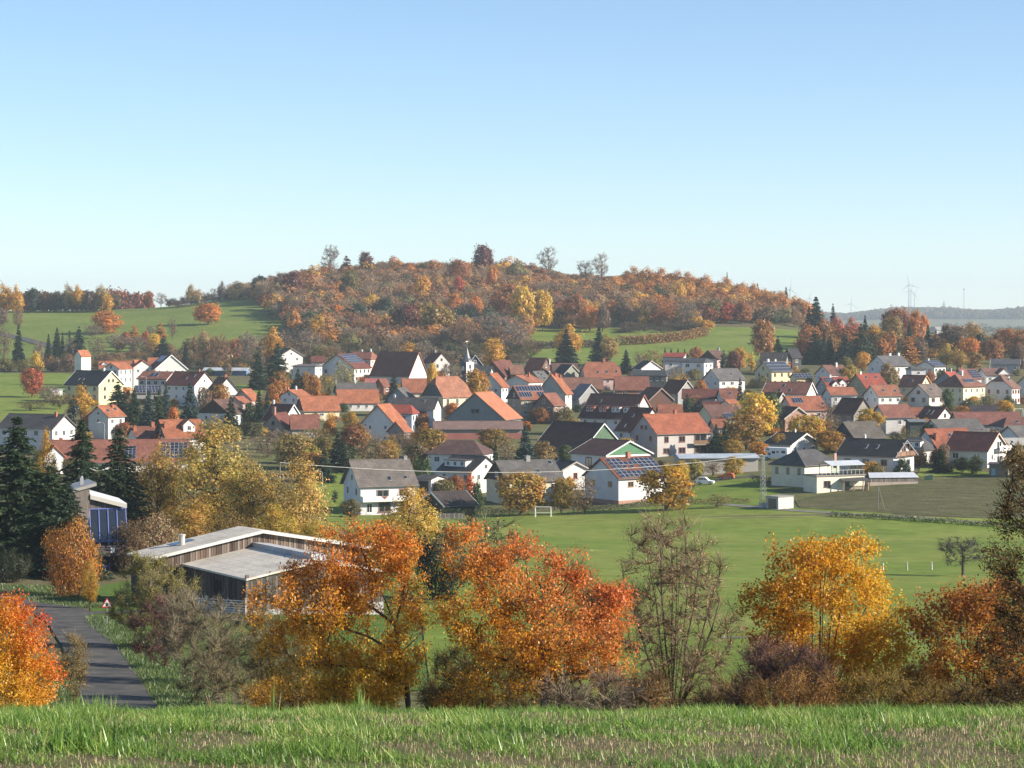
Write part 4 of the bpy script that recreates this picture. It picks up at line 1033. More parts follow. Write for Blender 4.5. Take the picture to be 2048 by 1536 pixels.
def wood(name, label, pts, hgts, wid, kinds, cols, ng):
    """many crowns of one wood, scattered on points"""
    rg = np.random.default_rng(5); P = np.array(pts); n = len(P)
    V = np.stack([P[:, 0], P[:, 1], hgt(P[:, 0], P[:, 1])], 1)
    me = bpy.data.meshes.new(name); me.vertices.add(n); me.vertices.foreach_set('co', V.astype(np.float32).ravel())
    w = np.array(wid); h = np.array(hgts)
    me.attributes.new('idx', 'INT', 'POINT').data.foreach_set('value', np.array(kinds, np.int32))
    r = np.zeros((n, 3), np.float32); r[:, 2] = rg.uniform(0, 6.28, n); r[:, :2] = rg.normal(0, .06, (n, 2))
    me.attributes.new('rot', 'FLOAT_VECTOR', 'POINT').data.foreach_set('vector', r.ravel())
    me.attributes.new('scl', 'FLOAT_VECTOR', 'POINT').data.foreach_set('vector', np.stack([w, w, h], 1).astype(np.float32).ravel())
    c = np.ones((n, 4), np.float32); c[:, :3] = np.array(cols)
    me.attributes.new('tcol', 'FLOAT_COLOR', 'POINT').data.foreach_set('color', c.ravel())
    me.materials.append(M_WOODLEAF)
    o = link(name, me); m = o.modifiers.new('scatter', 'NODES'); m.node_group = ng
    return tag(o, label, None, kind='stuff')

TL = template_collection('hill_wood_crowns', [far_templates(s, True, 620) for s in (31, 32, 33)] + [far_templates(s, False, 420) for s in (34, 35, 36)])
TM = template_collection('scrub_crowns', [far_templates(s, True, 320) for s in (37, 38, 39)] + [far_templates(s, False, 260) for s in (40, 41, 42)])
TS = template_collection('far_wood_crowns', [far_templates(s, True, 90) for s in (43, 44, 45)])
rg = np.random.default_rng(77)
pts, hs, ws, ks, cs = [], [], [], [], []
PAL = [((.27, .195, .13), 0), ((.31, .20, .115), 1), ((.33, .195, .10), 0), ((.37, .19, .09), 1), ((.42, .18, .07), 1), ((.50, .23, .07), 1), ((.54, .32, .08), 1), ((.20, .18, .08), 1), ((.26, .09, .055), 1), ((.09, .115, .065), 1)]
PW = np.array([.20, .20, .12, .15, .10, .06, .05, .06, .02, .03]); PW = PW / PW.sum()
lowp = [470, 500, 540, 560, 620, 700, 1000, 1040, 1060, 1200, 1400, 1440, 1500, 1600, 1625]
lowd = [1475, 1440, 1350, 1300, 1200, 1160, 1160, 1190, 1255, 1262, 1268, 1285, 1292, 1300, 1330]
for Dj in np.arange(1155, 1600, 7.8):
    for pxj in np.arange(470, 1625, 7.8 * F / Dj):
        D_ = Dj + rg.uniform(-3, 3); p_ = pxj + rg.uniform(-10, 10)
        if D_ < np.interp(p_, lowp, lowd) or rg.random() < .12: continue
        if (1205 < p_ < 1238 and 1265 < D_ < 1330) or (1075 < p_ < 1115 and 1265 < D_ < 1325): continue
        x = gx(p_, D_)
        cl = math.sin(p_ * .021 + 1.3) * math.cos(D_ * .017 + p_ * .006)
        w_ = PW.copy()
        if cl > .3: w_[:3] *= 2.2
        if cl < -.3: w_[3:7] *= 2.0
        if p_ > 1230 and D_ > 1330: w_[5:7] *= 5.0; w_[:3] *= .5
        if p_ < 1050 and 1190 < D_ < 1290: w_[9] *= 9; w_[7] *= 3
        i = rg.choice(len(PAL), p=w_ / w_.sum())
        c, lf = PAL[i]; v = rg.uniform(.85, 1.3)
        pts.append((x, D_)); hs.append(rg.uniform(8, 12) if D_ < 1430 else rg.uniform(5.5, 10) * float(np.interp(p_, [1060, 1120, 1230, 1260], [1, .55, .55, .65]))); ws.append(rg.uniform(8.5, 14)); hs[-1] *= 1.35 if rg.random() < .06 else 1.0; ks.append(rg.integers(0, 3) if lf else 3 + rg.integers(0, 3)); cs.append(tuple(np.array(c) * v))
wood('hill_wood', 'autumn wood covering the rounded hill behind the village', pts, hs, ws, ks, cs, TL)

# dark wood on the left skyline and the reddish wood beyond it
pts, hs, ws, ks, cs = [], [], [], [], []
for p_ in np.arange(44, 226, 3.4):
    for D_ in (1440, 1448, 1456):
        pts.append((gx(p_ + rg.uniform(-2, 2), D_), D_)); hs.append(rg.uniform(9.5, 13.5)); ws.append(rg.uniform(7, 10))
        lf = rg.random() < .5; ks.append(rg.integers(0, 3) if lf else 3 + rg.integers(0, 3)); cs.append(tuple(np.array([(.16, .10, .07), (.2, .10, .05), (.13, .11, .09), (.09, .09, .06)][rg.integers(0, 4)]) * rg.uniform(.8, 1.2)))
for p_ in np.arange(335, 510, 6):
    pts.append((gx(p_ + rg.uniform(-2, 2), 1462), 1462)); hs.append(rg.uniform(3.5, 7)); ws.append(rg.uniform(5, 8)); ks.append(3 + rg.integers(0, 3)); cs.append((.13, .11, .09))
for p_ in np.arange(-350, 44, 5):
    pts.append((gx(p_, 1440), 1440)); hs.append(rg.uniform(9, 13)); ws.append(9); ks.append(rg.integers(0, 6)); cs.append((.2, .12, .06))
for p_ in np.arange(218, 300, 3.2):
    for D_ in (1690, 1700, 1715):
        pts.append((gx(p_ + rg.uniform(-2, 2), D_), D_)); hs.append(rg.uniform(18, 23) * (1 - .25 * (p_ - 218) / 80)); ws.append(rg.uniform(8, 11)); ks.append(rg.integers(0, 3)); cs.append(tuple(np.array((.34, .13, .08)) * rg.uniform(.75, 1.15)))
wood('skyline_wood', 'strip of dark autumn wood along the left skyline', pts, hs, ws, ks, cs, TM)

# scrub at the foot of the wood and between the pastures
pts, hs, ws, ks, cs = [], [], [], [], []
for i in range(330):
    p_ = rg.uniform(85, 640); D_ = rg.uniform(1000, 1175)
    if p_ < 400 and D_ < 1080 and rg.random() < .6: continue
    if p_ < 230 and D_ > 1100: continue
    pts.append((gx(p_, D_), D_)); hs.append(rg.uniform(2.5, 6)); ws.append(rg.uniform(5, 9)); ks.append(rg.integers(0, 6)); cs.append(tuple(np.array([(.2, .15, .1), (.22, .13, .07), (.17, .14, .07), (.26, .16, .06), (.1, .11, .05)][rg.integers(0, 5)]) * rg.uniform(.8, 1.2)))
for i in range(150):
    p_ = rg.uniform(640, 1050); D_ = rg.uniform(1010, 1150)
    pts.append((gx(p_, D_), D_)); hs.append(rg.uniform(2.5, 6.5)); ws.append(rg.uniform(5, 9)); ks.append(rg.integers(0, 6)); cs.append(tuple(np.array([(.2, .15, .1), (.2, .13, .07), (.13, .12, .06), (.09, .10, .05)][rg.integers(0, 4)]) * rg.uniform(.8, 1.2)))
for i in range(110):
    p_ = rg.uniform(1600, 2120); D_ = rg.uniform(1030, 1160)
    pts.append((gx(p_, D_), D_)); hs.append(rg.uniform(6, 13) * (1 if p_ < 1850 else .7)); ws.append(rg.uniform(7, 10)); ks.append(rg.integers(0, 3)); cs.append(tuple(np.array([(.26, .14, .06), (.3, .16, .05), (.18, .13, .07), (.07, .085, .05), (.34, .14, .05)][rg.integers(0, 5)]) * rg.uniform(.8, 1.2)))
for i in range(60):
    p_ = rg.uniform(1240, 1420); D_ = rg.uniform(1235, 1262)
    pts.append((gx(p_, D_), D_)); hs.append(rg.uniform(2, 5)); ws.append(rg.uniform(5, 8)); ks.append(3 + rg.integers(0, 3)); cs.append((.12, .09, .06))
wood('scrub', 'brown scrub and thickets at the edge of the pastures', pts, hs, ws, ks, cs, TM)

# far blue hills
pts, hs, ws, ks, cs = [], [], [], [], []
for D_ in np.arange(6350, 7000, 36):
    for p_ in np.arange(1600, 2200, 8):
        pts.append((gx(p_ + rg.uniform(-6, 6), D_), D_ + rg.uniform(-12, 12)))
        b_ = 23 + 7 * math.sin(p_ * .021 + 1) + 3 * math.sin(p_ * .047) - 5 * math.exp(-((p_ - 1770) / 22) ** 2) + 5 * math.exp(-((p_ - 1980) / 45) ** 2)
        hs.append(max(6, b_ + rg.uniform(-3, 3))); ws.append(rg.uniform(20, 34)); ks.append(rg.integers(0, 3)); cs.append(tuple(np.array([(.17, .12, .07), (.12, .11, .06), (.2, .12, .06), (.08, .09, .05)][rg.integers(0, 4)])))
for i in range(160):
    p_ = rg.uniform(1640, 2150); D_ = rg.uniform(3000, 5800)
    pts.append((gx(p_, D_), D_)); hs.append(rg.uniform(5, 10)); ws.append(rg.uniform(8, 20)); ks.append(rg.integers(0, 3)); cs.append((.12, .12, .06))
wood('far_wood', 'hazy wooded ridge on the right horizon', pts, hs, ws, ks, cs, TS)

# hedges
def hedge(name, label, P, w, hh, col, n_per_m=26, size=.3, group=None, seed=0):
    """P: (px, D) points along the hedge"""
    rg = np.random.default_rng(seed)
    q = np.array([(gx(p, d), d) for p, d in P]); seg = np.linalg.norm(np.diff(q, axis=0), axis=1); s = np.r_[0, np.cumsum(seg)]
    n = int(s[-1] * n_per_m * w * hh); t = rg.uniform(0, s[-1], n)
    x = np.interp(t, s, q[:, 0]) + rg.uniform(-w / 2, w / 2, n); y = np.interp(t, s, q[:, 1]) + rg.uniform(-w / 2, w / 2, n)
    z = hgt(x, y) + hh * rg.uniform(0, 1, n) ** .7 * (1 + .12 * np.sin(t * .9) + .1 * np.sin(t * 2.3))
    V, Fa = kites(rg, np.stack([x, y, z], 1), size, .7)
    me = np_mesh(name, V, Fa, M_LEAF, rep(vary(rg, n, .55, 1.2, .08)))
    return tag(link(name, me, color=col), label, 'hedge', group)
hedge('hedge', 'long golden-brown hedge across the upper pasture', [(1240, 1165), (1290, 1168), (1340, 1178), (1380, 1195), (1410, 1215)], 5, 4.2, (.36, .21, .07), 3.2, .9, seed=1)
hedge('hedge', 'low grey-brown hedge left of the golden pasture hedge', [(1050, 1150), (1110, 1150), (1170, 1152), (1235, 1158)], 4, 3.4, (.2, .15, .09), 3.2, .9, seed=2)
hedge('hedge', 'dark clipped garden hedge at the meadow edge, left of the goal', [(880, 462), (940, 462), (1000, 463), (1044, 464)], 1.6, 1.7, (.045, .07, .03), 60, .2, seed=3)
hedge('hedge', 'low clipped hedge in front of the white solar house', [(1140, 468), (1200, 470), (1300, 474)], 1.1, 1.1, (.07, .10, .05), 80, .18, seed=4)
hedge('hedge', 'low brown hedge right of the large golden tree', [(1310, 474), (1380, 473), (1450, 470), (1500, 468)], 1.1, 1.0, (.24, .14, .07), 80, .18, seed=5)
hedge('hedge', 'dark hedge wall in front of the cream house with the glass pavilion', [(1616, 493), (1650, 492), (1690, 491)], 1.2, 1.9, (.03, .045, .02), 80, .18, seed=6)
hedge('hedge', 'rough strip of grass and herbs between farm track and meadow', [(1660, 440), (1750, 436), (1850, 432), (1950, 428), (2100, 422)], 1.4, .9, (.12, .16, .045), 60, .25, seed=7)
hedge('hedge', 'dark hedge between the concrete box and the cream house', [(1500, 512), (1535, 506), (1600, 498)], 1.2, 1.3, (.035, .05, .025), 60, .2, seed=9)

# ------------------------------------------------------------------ trees close to the camera
def ramp_cols(t, stops):
    xs = [s[0] for s in stops]; return np.stack([np.interp(t, xs, [s[1][k] for s in stops]) for k in range(3)], 1)

def near_tree(name, label, trunk, ell_list, ntip, nleaf, size, colfn, r0=.11, spread=.22, droop=.5, cat='tree', sub=3, clump=.25, twigs=0, twl=.5, arch=.06, rtip=.006, seed=0, aspect=.5, alpha=.3, twcol=(.07, .055, .045), sides=5, shell=None, extra_twig_w=.006, group=None, limbs=()):
    """trunk: world points (base first); ell_list: (centre, radii) in world space. The empty stands at the foot of the trunk."""
    rg = np.random.default_rng(seed); base = np.array(trunk[0], float)
    P = []
    vol = np.array([np.prod(e[1]) for e in ell_list]); cnt = np.maximum(8, (ntip * vol / vol.sum())).astype(int)
    for (c, r), n in zip(ell_list, cnt):
        c = np.array(c); r = np.array(r)
        P.append(crown_points(rg, n, ell(c, r, seed + 3, .22), c - r * 1.4, c + r * 1.4, clump, max(6, n // 9)))
    P = np.concatenate(P); P = P[P[:, 2] > hgt(P[:, 0], P[:, 1]) + .25] - base
    T = [np.array(t, float) - base for t in trunk]; T[0] = T[0] - np.array([0, 0, .5])
    LB_ = [(j, [np.array(t, float) - base for t in q]) for j, q in limbs]
    A, par, tips = grow(rg, T, P, alpha=alpha, arch=arch, sub=sub, limbs=LB_)
    rr = radii(A, par, r0, rtip); V1, F1 = tubes(A, par, rr, sides)
    rt = link(name, None, loc=tuple(base)); tag(rt, label, cat, group); rt.empty_display_size = .3
    link('trunk', np_mesh('trunk', V1, F1, M_BARK, smooth=True), rt)
    Vs, Fs, Cs = [], [], []; off = 0
    idx = np.where(par >= len(T) - 1)[0] if len(T) > 2 else np.where(par >= 0)[0]
    thin = idx[rr[idx] < max(.02, r0 * .25)]
    if nleaf:
        n = len(tips) * nleaf
        k = rg.random(n) < .7
        src = np.where(k, rg.choice(tips, n), rg.choice(thin, n)); f = rg.random(n)[:, None] ** .5
        C = A[par[src]] * (1 - f) + A[src] * f + rg.normal(0, spread, (n, 3)) * np.array([1, 1, .9])
        V, Fa = kites(rg, C, size, aspect, droop); c = colfn(C + base, rg)
        v = rg.uniform(.7, 1.2, n)[:, None]
        Vs.append(V); Fs.append(Fa); Cs.append(rep(np.clip(c * v, 0, .9))); off += len(V)
        link('crown', np_mesh('crown', V, Fa, M_LEAF, Cs[0]), rt)
    if twigs:
        n = len(tips) * twigs; src = rg.choice(thin, n); f = rg.random(n)[:, None]
        a = A[par[src]] * (1 - f) + A[src] * f
        d = unit(unit(A[src] - A[par[src]]) + rg.normal(0, .5, (n, 3)) + np.array([0, 0, .25])); b = a + d * twl * rg.uniform(.3, 1.2, (n, 1))
        m_ = a * .5 + b * .5 + rg.normal(0, .03, (n, 3)) * twl
        w = np.full(n, extra_twig_w)
        sd = unit(np.cross(d, rg.normal(0, 1, (n, 3)))) * extra_twig_w * 1.25
        V = np.stack([a - sd, a + sd, m_ + sd * .8, m_ - sd * .8, b + sd * .3, b - sd * .3], 1).reshape(-1, 3)
        q = (np.arange(n) * 6)[:, None]; Fa = np.concatenate([q + np.array([[0, 1, 2, 3]]), q + np.array([[3, 2, 4, 5]])])
        c = np.array(twcol)[None] * rg.uniform(.6, 1.3, (n, 1))
        link('twigs', np_mesh('twigs', V, Fa, M_TWIG, np.repeat(c, 6, 0)), rt)
    return rt

def W(px, row, D): return (gx(px, D), D, zpix(row, D))
def E(px, row, D, wpx, hpx, dep=None):
    s = D / F * 1.12; return (W(px, row, D), (wpx / 2 * s, (dep if dep else wpx / 2 * s), hpx / 2 * s))
def foot(px, D): p = gp(px, D); return (p.x, p.y, p.z)

def fan(px, row, D, n, half, top0, top1, seed, dep=1.2):
    """stems rising fanwise from one foot"""
    rg = np.random.default_rng(seed); out = []
    for i in range(n):
        u = (i + .5) / n * 2 - 1 + rg.normal(0, .06); tp = top0 + (top1 - top0) * abs(u) ** 1.3 + rg.normal(0, 10); dd = rg.uniform(-dep, dep); q = []
        for t in (.18, .4, .65, .88):
            q.append(W(px + half * u * (t ** .85) + rg.normal(0, 2), row + (tp - row) * t, D + dd * t))
        out.append((2, q))
    return out
# orange-gold cherry
def cA(P, rg):
    z = (P[:, 2] - zpix(1410, 76)) / (zpix(1045, 76) - zpix(1410, 76)) + rg.normal(0, .16, len(P)) + .10 * (gx(690, 76) - P[:, 0]) / 3
    return ramp_cols(z, [(0, (.80, .46, .03)), (.35, (.80, .43, .03)), (.6, (.80, .37, .045)), (.85, (.80, .30, .05)), (1.1, (.78, .25, .05))]) * np.where(rg.random(len(P)) < .12, .6, 1.0)[:, None]
near_tree('cherry_tree', 'orange and gold cherry tree in front of the timber barn', [foot(826, 76), W(812, 1370, 76), W(797, 1310, 76), W(790, 1250, 76), W(770, 1200, 76)],
          [E(760, 1235, 76, 240, 300), E(640, 1215, 75.5, 260, 190), E(740, 1110, 76, 220, 130), E(730, 1350, 76, 290, 130), E(620, 1290, 76, 190, 90), E(560, 1265, 75.5, 110, 60), E(570, 1200, 75.8, 110, 70), E(690, 1075, 76, 90, 60), E(825, 1190, 76, 55, 120), E(650, 1125, 76, 120, 80), E(810, 1095, 76, 70, 60), E(610, 1150, 76, 80, 60)],
          520, 78, .088, cA, r0=.10, twigs=10, twl=.4, twcol=(.2, .15, .12), extra_twig_w=.004, spread=.16, droop=.9, seed=101, sub=3, clump=.48,
          limbs=[(3, [W(745, 1215, 76), W(690, 1190, 75.8), W(640, 1165, 75.6)]), (2, [W(740, 1275, 76.3), W(670, 1250, 76.2), W(600, 1245, 76)]), (3, [W(805, 1200, 76), W(815, 1130, 76)]), (4, [W(735, 1130, 76), W(715, 1075, 76)]), (1, [W(740, 1335, 75.6), W(660, 1330, 75.4)]), (2, [W(850, 1260, 76.4), W(880, 1235, 76.4)])])
# red cherry
def cB(P, rg):
    z = (P[:, 2] - zpix(1410, 74)) / (zpix(1045, 74) - zpix(1410, 74)) + rg.normal(0, .15, len(P)); x = (P[:, 0] - gx(1090, 74)) / 3.2
    return ramp_cols(z * .75 + x * .32 + .08, [(0, (.76, .42, .03)), (.25, (.78, .36, .03)), (.5, (.80, .31, .06)), (.8, (.77, .23, .06)), (1.1, (.74, .17, .05))]) * np.where(rg.random(len(P)) < .12, .6, 1.0)[:, None]
near_tree('cherry_tree', 'red-orange cherry tree in the middle of the foreground row', [foot(1086, 74), W(1088, 1360, 74), W(1086, 1300, 74), W(1080, 1240, 74), W(1060, 1180, 74)],
          [E(1010, 1190, 74, 260, 220), E(960, 1110, 74, 170, 130), E(1120, 1260, 74, 300, 200), E(1010, 1330, 74, 250, 150), E(1210, 1290, 74, 170, 190), E(1170, 1140, 74, 60, 90), E(1245, 1190, 74, 60, 40), E(920, 1060, 74, 60, 50), E(1055, 1085, 74, 60, 40), E(1250, 1220, 74, 100, 80)],
          500, 68, .088, cB, r0=.11, twigs=10, twl=.4, twcol=(.2, .15, .12), extra_twig_w=.004, spread=.16, droop=.9, seed=102, sub=3, clump=.5, alpha=.25,
          limbs=[(4, [W(1010, 1150, 74), W(960, 1110, 74), W(925, 1070, 74)]), (2, [W(1120, 1300, 74), W(1165, 1250, 74), W(1215, 1230, 74)]), (3, [W(1110, 1215, 74), W(1140, 1160, 74), W(1168, 1115, 74)]), (1, [W(1010, 1320, 74.3), W(950, 1300, 74.4)]), (1, [W(1150, 1345, 73.7), W(1230, 1330, 73.6)]), (4, [W(1050, 1120, 74), W(1055, 1085, 74)])])
# bare multi-stem tree
def cC(P, rg): return ramp_cols(rg.random(len(P)), [(0, (.28, .15, .06)), (.6, (.46, .28, .12)), (1, (.7, .52, .28))])
near_tree('alder_tree', 'nearly bare many-stemmed tree right of the red cherry', [foot(1345, 78), W(1345, 1446, 78), W(1345, 1440, 78)],
          [E(1345, 1200, 78, 250, 350), E(1335, 1090, 78, 170, 160), E(1290, 1250, 78, 130, 180), E(1400, 1230, 78, 130, 220)],
          400, 8, .085, cC, r0=.13, spread=.14, droop=.5, seed=103, sub=3, arch=-.08, twigs=24, twl=.55, twcol=(.24, .18, .12), alpha=.05, extra_twig_w=.005, limbs=fan(1345, 1438, 78, 14, 128, 1030, 1190, 3))
# golden maple
def cD(P, rg):
    x = (P[:, 0] - gx(1640, 80)) / 2.8; z = (P[:, 2] - zpix(1380, 80)) / 5.2
    t = rg.random(len(P)) * .6 + .25 * x + .2 - .1 * z
    return ramp_cols(t, [(0, (.50, .20, .03)), (.3, (.66, .30, .03)), (.6, (.80, .46, .035)), (1, (.84, .58, .05))])
near_tree('maple_tree', 'golden many-stemmed tree right of the nearly bare one', [foot(1640, 80), W(1640, 1446, 80), W(1641, 1438, 80)],
          [E(1650, 1215, 80, 270, 270), E(1640, 1120, 80, 170, 120), E(1540, 1240, 80, 160, 170), E(1740, 1270, 80, 150, 180), E(1650, 1340, 80, 260, 110)],
          520, 78, .082, cD, r0=.12, spread=.16, droop=.3, seed=104, sub=3, arch=-.06, alpha=.06, aspect=.75, clump=.3, limbs=fan(1642, 1436, 80, 12, 145, 1085, 1280, 4))
# rust tree
def cE(P, rg): return ramp_cols(rg.random(len(P)) + .25 * (zpix(1300, 78) - P[:, 2]) / 2, [(0, (.34, .12, .04)), (.5, (.54, .22, .04)), (1, (.74, .42, .045))])
near_tree('hornbeam_tree', 'rust-brown tree beside the dark tree on the right', [foot(1940, 78), W(1940, 1446, 78), W(1940, 1438, 78)],
          [E(1935, 1250, 78, 200, 160), E(1970, 1200, 78, 150, 80), E(1940, 1350, 78, 190, 110), E(2060, 1280, 78, 160, 240)],
          400, 66, .08, cE, r0=.10, spread=.16, droop=.3, seed=105, sub=3, arch=-.06, alpha=.06, aspect=.75, limbs=fan(1940, 1436, 78, 9, 108, 1185, 1270, 5))
# dark tree at the right edge
def cF(P, rg): return ramp_cols(rg.random(len(P)), [(0, (.09, .07, .03)), (.6, (.18, .12, .04)), (1, (.38, .17, .04))])
near_tree('oak_tree', 'dark half-bare tree cut by the right edge', [foot(2085, 68), W(2082, 1330, 68), W(2085, 1200, 68), W(2080, 1050, 68), W(2090, 960, 68)],
          [E(2080, 1100, 68, 200, 300), E(2085, 980, 68, 150, 200), E(2090, 1300, 68, 230, 230), E(2010, 1165, 68, 70, 60), E(2040, 930, 68, 60, 60)],
          340, 60, .08, cF, r0=.16, spread=.16, droop=.3, seed=106, sub=4, twigs=14, twl=.5, twcol=(.03, .024, .02))
# red and yellow bush at the left edge
def cG(P, rg):
    x = (P[:, 0] - gx(30, 92)) / 2.2; z = (P[:, 2] - zpix(1400, 92)) / 4.3
    return ramp_cols(z * .65 + x * .55 + rg.normal(0, .13, len(P)), [(0, (.82, .50, .04)), (.35, (.80, .40, .04)), (.6, (.78, .22, .035)), (.9, (.70, .09, .03)), (1.2, (.62, .06, .03))])
near_tree('cherry_bush', 'yellow to scarlet bushy cherry at the left edge', [foot(25, 92), W(25, 1390, 92)],
          [E(20, 1330, 92, 205, 190), E(-40, 1320, 92, 180, 200), E(75, 1360, 92, 100, 95), E(25, 1270, 92, 110, 80)],
          420, 80, .09, cG, r0=.07, spread=.16, droop=.2, seed=107, sub=2, arch=-.03, alpha=.1, aspect=.6)

def bare_shrub(label, px, D, top, wpx, twcol, leafc, seed, ntip=110, twigs=26, nleaf=9, lsize=.06, tw=.007, base=None, r0=.05, twl=.6, rows=None, spread=.15, name='shrub', group=None):
    p = gp(px, D); base_row = HY - p.z * F / D
    cf = lambda P, rg: ramp_cols(rg.random(len(P)), [(0, tuple(np.array(leafc) * .9)), (1, tuple(np.array(leafc) * 1.5))])
    s = D / F; hp = base_row - top
    return near_tree(name, label, [tuple(p), (p.x, p.y, p.z + hp * s * .06)], [((p.x, p.y, p.z + hp * s * .55), (wpx / 2 * s, wpx / 2 * s * .8, hp * s * .47))],
                     ntip, nleaf, lsize, cf, r0=r0, spread=spread, droop=.2, seed=seed, sub=3, arch=-.04, alpha=.12, twigs=twigs, twl=twl, twcol=tuple(1.75 * q for q in twcol), cat='shrub', extra_twig_w=tw, sides=4, group=group)
G7 = 'hedgerow shrubs by the lane'
bare_shrub('olive-grey rounded shrub beside the lane below the barn', 312, 168, 1128, 180, (.12, .105, .055), (.27, .23, .07), 201, 220, 26, 120, .11, .008, twl=.8, group=G7)
bare_shrub('dark red leafed twiggy shrub beside the warning sign', 330, 152, 1200, 130, (.10, .06, .05), (.16, .05, .04), 202, 130, 30, 60, .08, .007, twl=.7, group=G7)
bare_shrub('grey gnarled bare shrub in front of the steel gate', 400, 140, 1190, 190, (.13, .11, .075), (.24, .19, .08), 203, 190, 44, 34, .075, .007, twl=.75, group=G7)
bare_shrub('brown bare twiggy shrub below the barn corner', 490, 128, 1225, 210, (.11, .095, .055), (.24, .18, .06), 204, 200, 44, 34, .075, .006, twl=.75, group=G7)
bare_shrub('brown bare thicket left of the orange cherry', 580, 120, 1262, 170, (.105, .09, .05), (.22, .17, .06), 205, 160, 42, 34, .075, .006, twl=.7, group=G7)
bare_shrub('thin olive shrub between the red bush and the lane', 148, 118, 1262, 60, (.13, .10, .05), (.28, .2, .06), 206, 70, 26, 34, .07, .006, twl=.5, group=G7)
bare_shrub('pale twiggy bush beside the bend of the lane', 420, 118, 1300, 130, (.12, .10, .06), (.24, .19, .07), 207, 110, 40, 16, .07, .006, twl=.6, group=G7)
G8 = 'undergrowth shrubs along the field edge'
bare_shrub('golden undergrowth left of the orange cherry trunk', 570, 80, 1342, 190, (.12, .07, .02), (.52, .27, .03), 211, 130, 10, 60, .06, .005, group=G8)
bare_shrub('golden undergrowth between the two cherry trees', 935, 80, 1375, 150, (.12, .07, .02), (.48, .24, .03), 212, 80, 14, 40, .06, .005, group=G8)
bare_shrub('dense brown thicket behind the red cherry', 1140, 84, 1130, 170, (.09, .065, .04), (.3, .15, .04), 213, 150, 36, 10, .07, .006, group=G8)
bare_shrub('olive and brown thicket under the red cherry', 960, 82, 1270, 190, (.09, .075, .04), (.3, .2, .04), 214, 150, 30, 22, .07, .006, group=G8)
bare_shrub('grey twiggy brush right of the red cherry trunk', 1190, 70, 1345, 190, (.15, .115, .08), (.34, .18, .06), 215, 110, 40, 3, .05, .005, group=G8)
bare_shrub('purple-brown shrub in front of the golden tree', 1560, 72, 1288, 240, (.11, .065, .05), (.17, .085, .06), 216, 200, 34, 34, .05, .005, group=G8)
bare_shrub('orange-brown shrub in front of the purple one', 1590, 67, 1350, 170, (.13, .075, .03), (.44, .22, .04), 217, 110, 20, 40, .045, .004, group=G8)
bare_shrub('brown undergrowth below the nearly bare tree', 1420, 74, 1375, 150, (.10, .07, .04), (.3, .17, .04), 218, 80, 24, 24, .05, .005, group=G8)
bare_shrub('ochre undergrowth below the golden tree', 1760, 72, 1345, 190, (.11, .08, .03), (.40, .25, .04), 219, 120, 20, 34, .05, .005, group=G8)
bare_shrub('ochre undergrowth left of the rust tree', 1870, 72, 1368, 170, (.11, .08, .03), (.36, .22, .04), 220, 100, 22, 30, .05, .005, group=G8)
bare_shrub('dark undergrowth under the dark tree on the right', 1995, 70, 1360, 170, (.07, .05, .03), (.20, .12, .03), 221, 110, 24, 30, .05, .005, group=G8)
bare_shrub('olive undergrowth between thicket and grey brush', 1075, 76, 1368, 120, (.10, .08, .04), (.36, .22, .03), 222, 70, 20, 26, .05, .005, group=G8)
bare_shrub('brown undergrowth at the foot of the golden tree, left of the purple shrub', 1480, 78, 1345, 120, (.10, .07, .04), (.38, .22, .04), 223, 80, 20, 26, .06, .005, group=G8)

bare_shrub('bronze undergrowth at the foot of the nearly bare tree', 1300, 76, 1352, 150, (.10, .07, .04), (.36, .2, .05), 224, 110, 24, 30, .06, .005, group=G8)
bare_shrub('olive thicket between the orange cherry and the red cherry', 890, 84, 1350, 110, (.10, .08, .04), (.34, .24, .05), 225, 110, 24, 34, .07, .006, group=G8)
bare_shrub('golden low bush under the orange cherry', 700, 79, 1362, 200, (.12, .08, .03), (.5, .28, .035), 226, 130, 14, 50, .06, .005, group=G8)
bare_shrub('brown thicket between golden tree and rust tree', 1835, 80, 1320, 110, (.10, .075, .04), (.36, .22, .05), 227, 110, 24, 34, .07, .006, group=G8)
# ------------------------------------------------------------------ grass and stubble of the near field
def blades(rg, n, lo, hi, hmin, hmax, wid, lean, colfn, segs=2, curve=.6, dens=None, hsc=None):
    Ylo, Yhi = lo, hi; out = 0
    Y = np.sqrt(rg.uniform(Ylo ** 2, Yhi ** 2, n * 3)); X = rg.uniform(-1, 1, n * 3) * (Y * .2126 + 1.2) * 1.12
    if dens is not None:
        k = rg.random(len(X)) < dens(X, Y); X, Y = X[k], Y[k]
    X, Y = X[:n], Y[:n]; n = len(X)
    Z = hgt(X, Y) - .01; b = np.stack([X, Y, Z], 1)
    hh = rg.uniform(hmin, hmax, n); th = rg.uniform(0, 6.28, n); ln = rg.normal(0, lean, n)
    if hsc is not None: hh = hh * hsc(X, Y)
    d = np.stack([np.cos(th) * ln, np.sin(th) * ln, np.ones(n)], 1)
    side = np.stack([np.cos(th + 1.57 + rg.normal(0, .4, n)), np.sin(th + 1.57), np.zeros(n)], 1)
    Vs = []
    for s in range(segs + 1):
        t = s / segs; c = b + d * (hh * t)[:, None] + np.stack([np.cos(th) * ln, np.sin(th) * ln, -np.abs(ln) * .5], 1) * (curve * hh * t * t)[:, None]
        w_ = (wid * (1 - t ** 1.5) + .0006)
        Vs += [c - side * w_ * .5, c + side * w_ * .5]
    V = np.stack(Vs, 1); m = 2 * (segs + 1); base = (np.arange(n) * m)[:, None]
    Fa = np.concatenate([base + np.array([[2 * s, 2 * s + 1, 2 * s + 3, 2 * s + 2]]) for s in range(segs)], 1).reshape(-1, 4)
    col = np.repeat(colfn(rg, X, Y, n), m, 0)
    return V.reshape(-1, 3), Fa, col
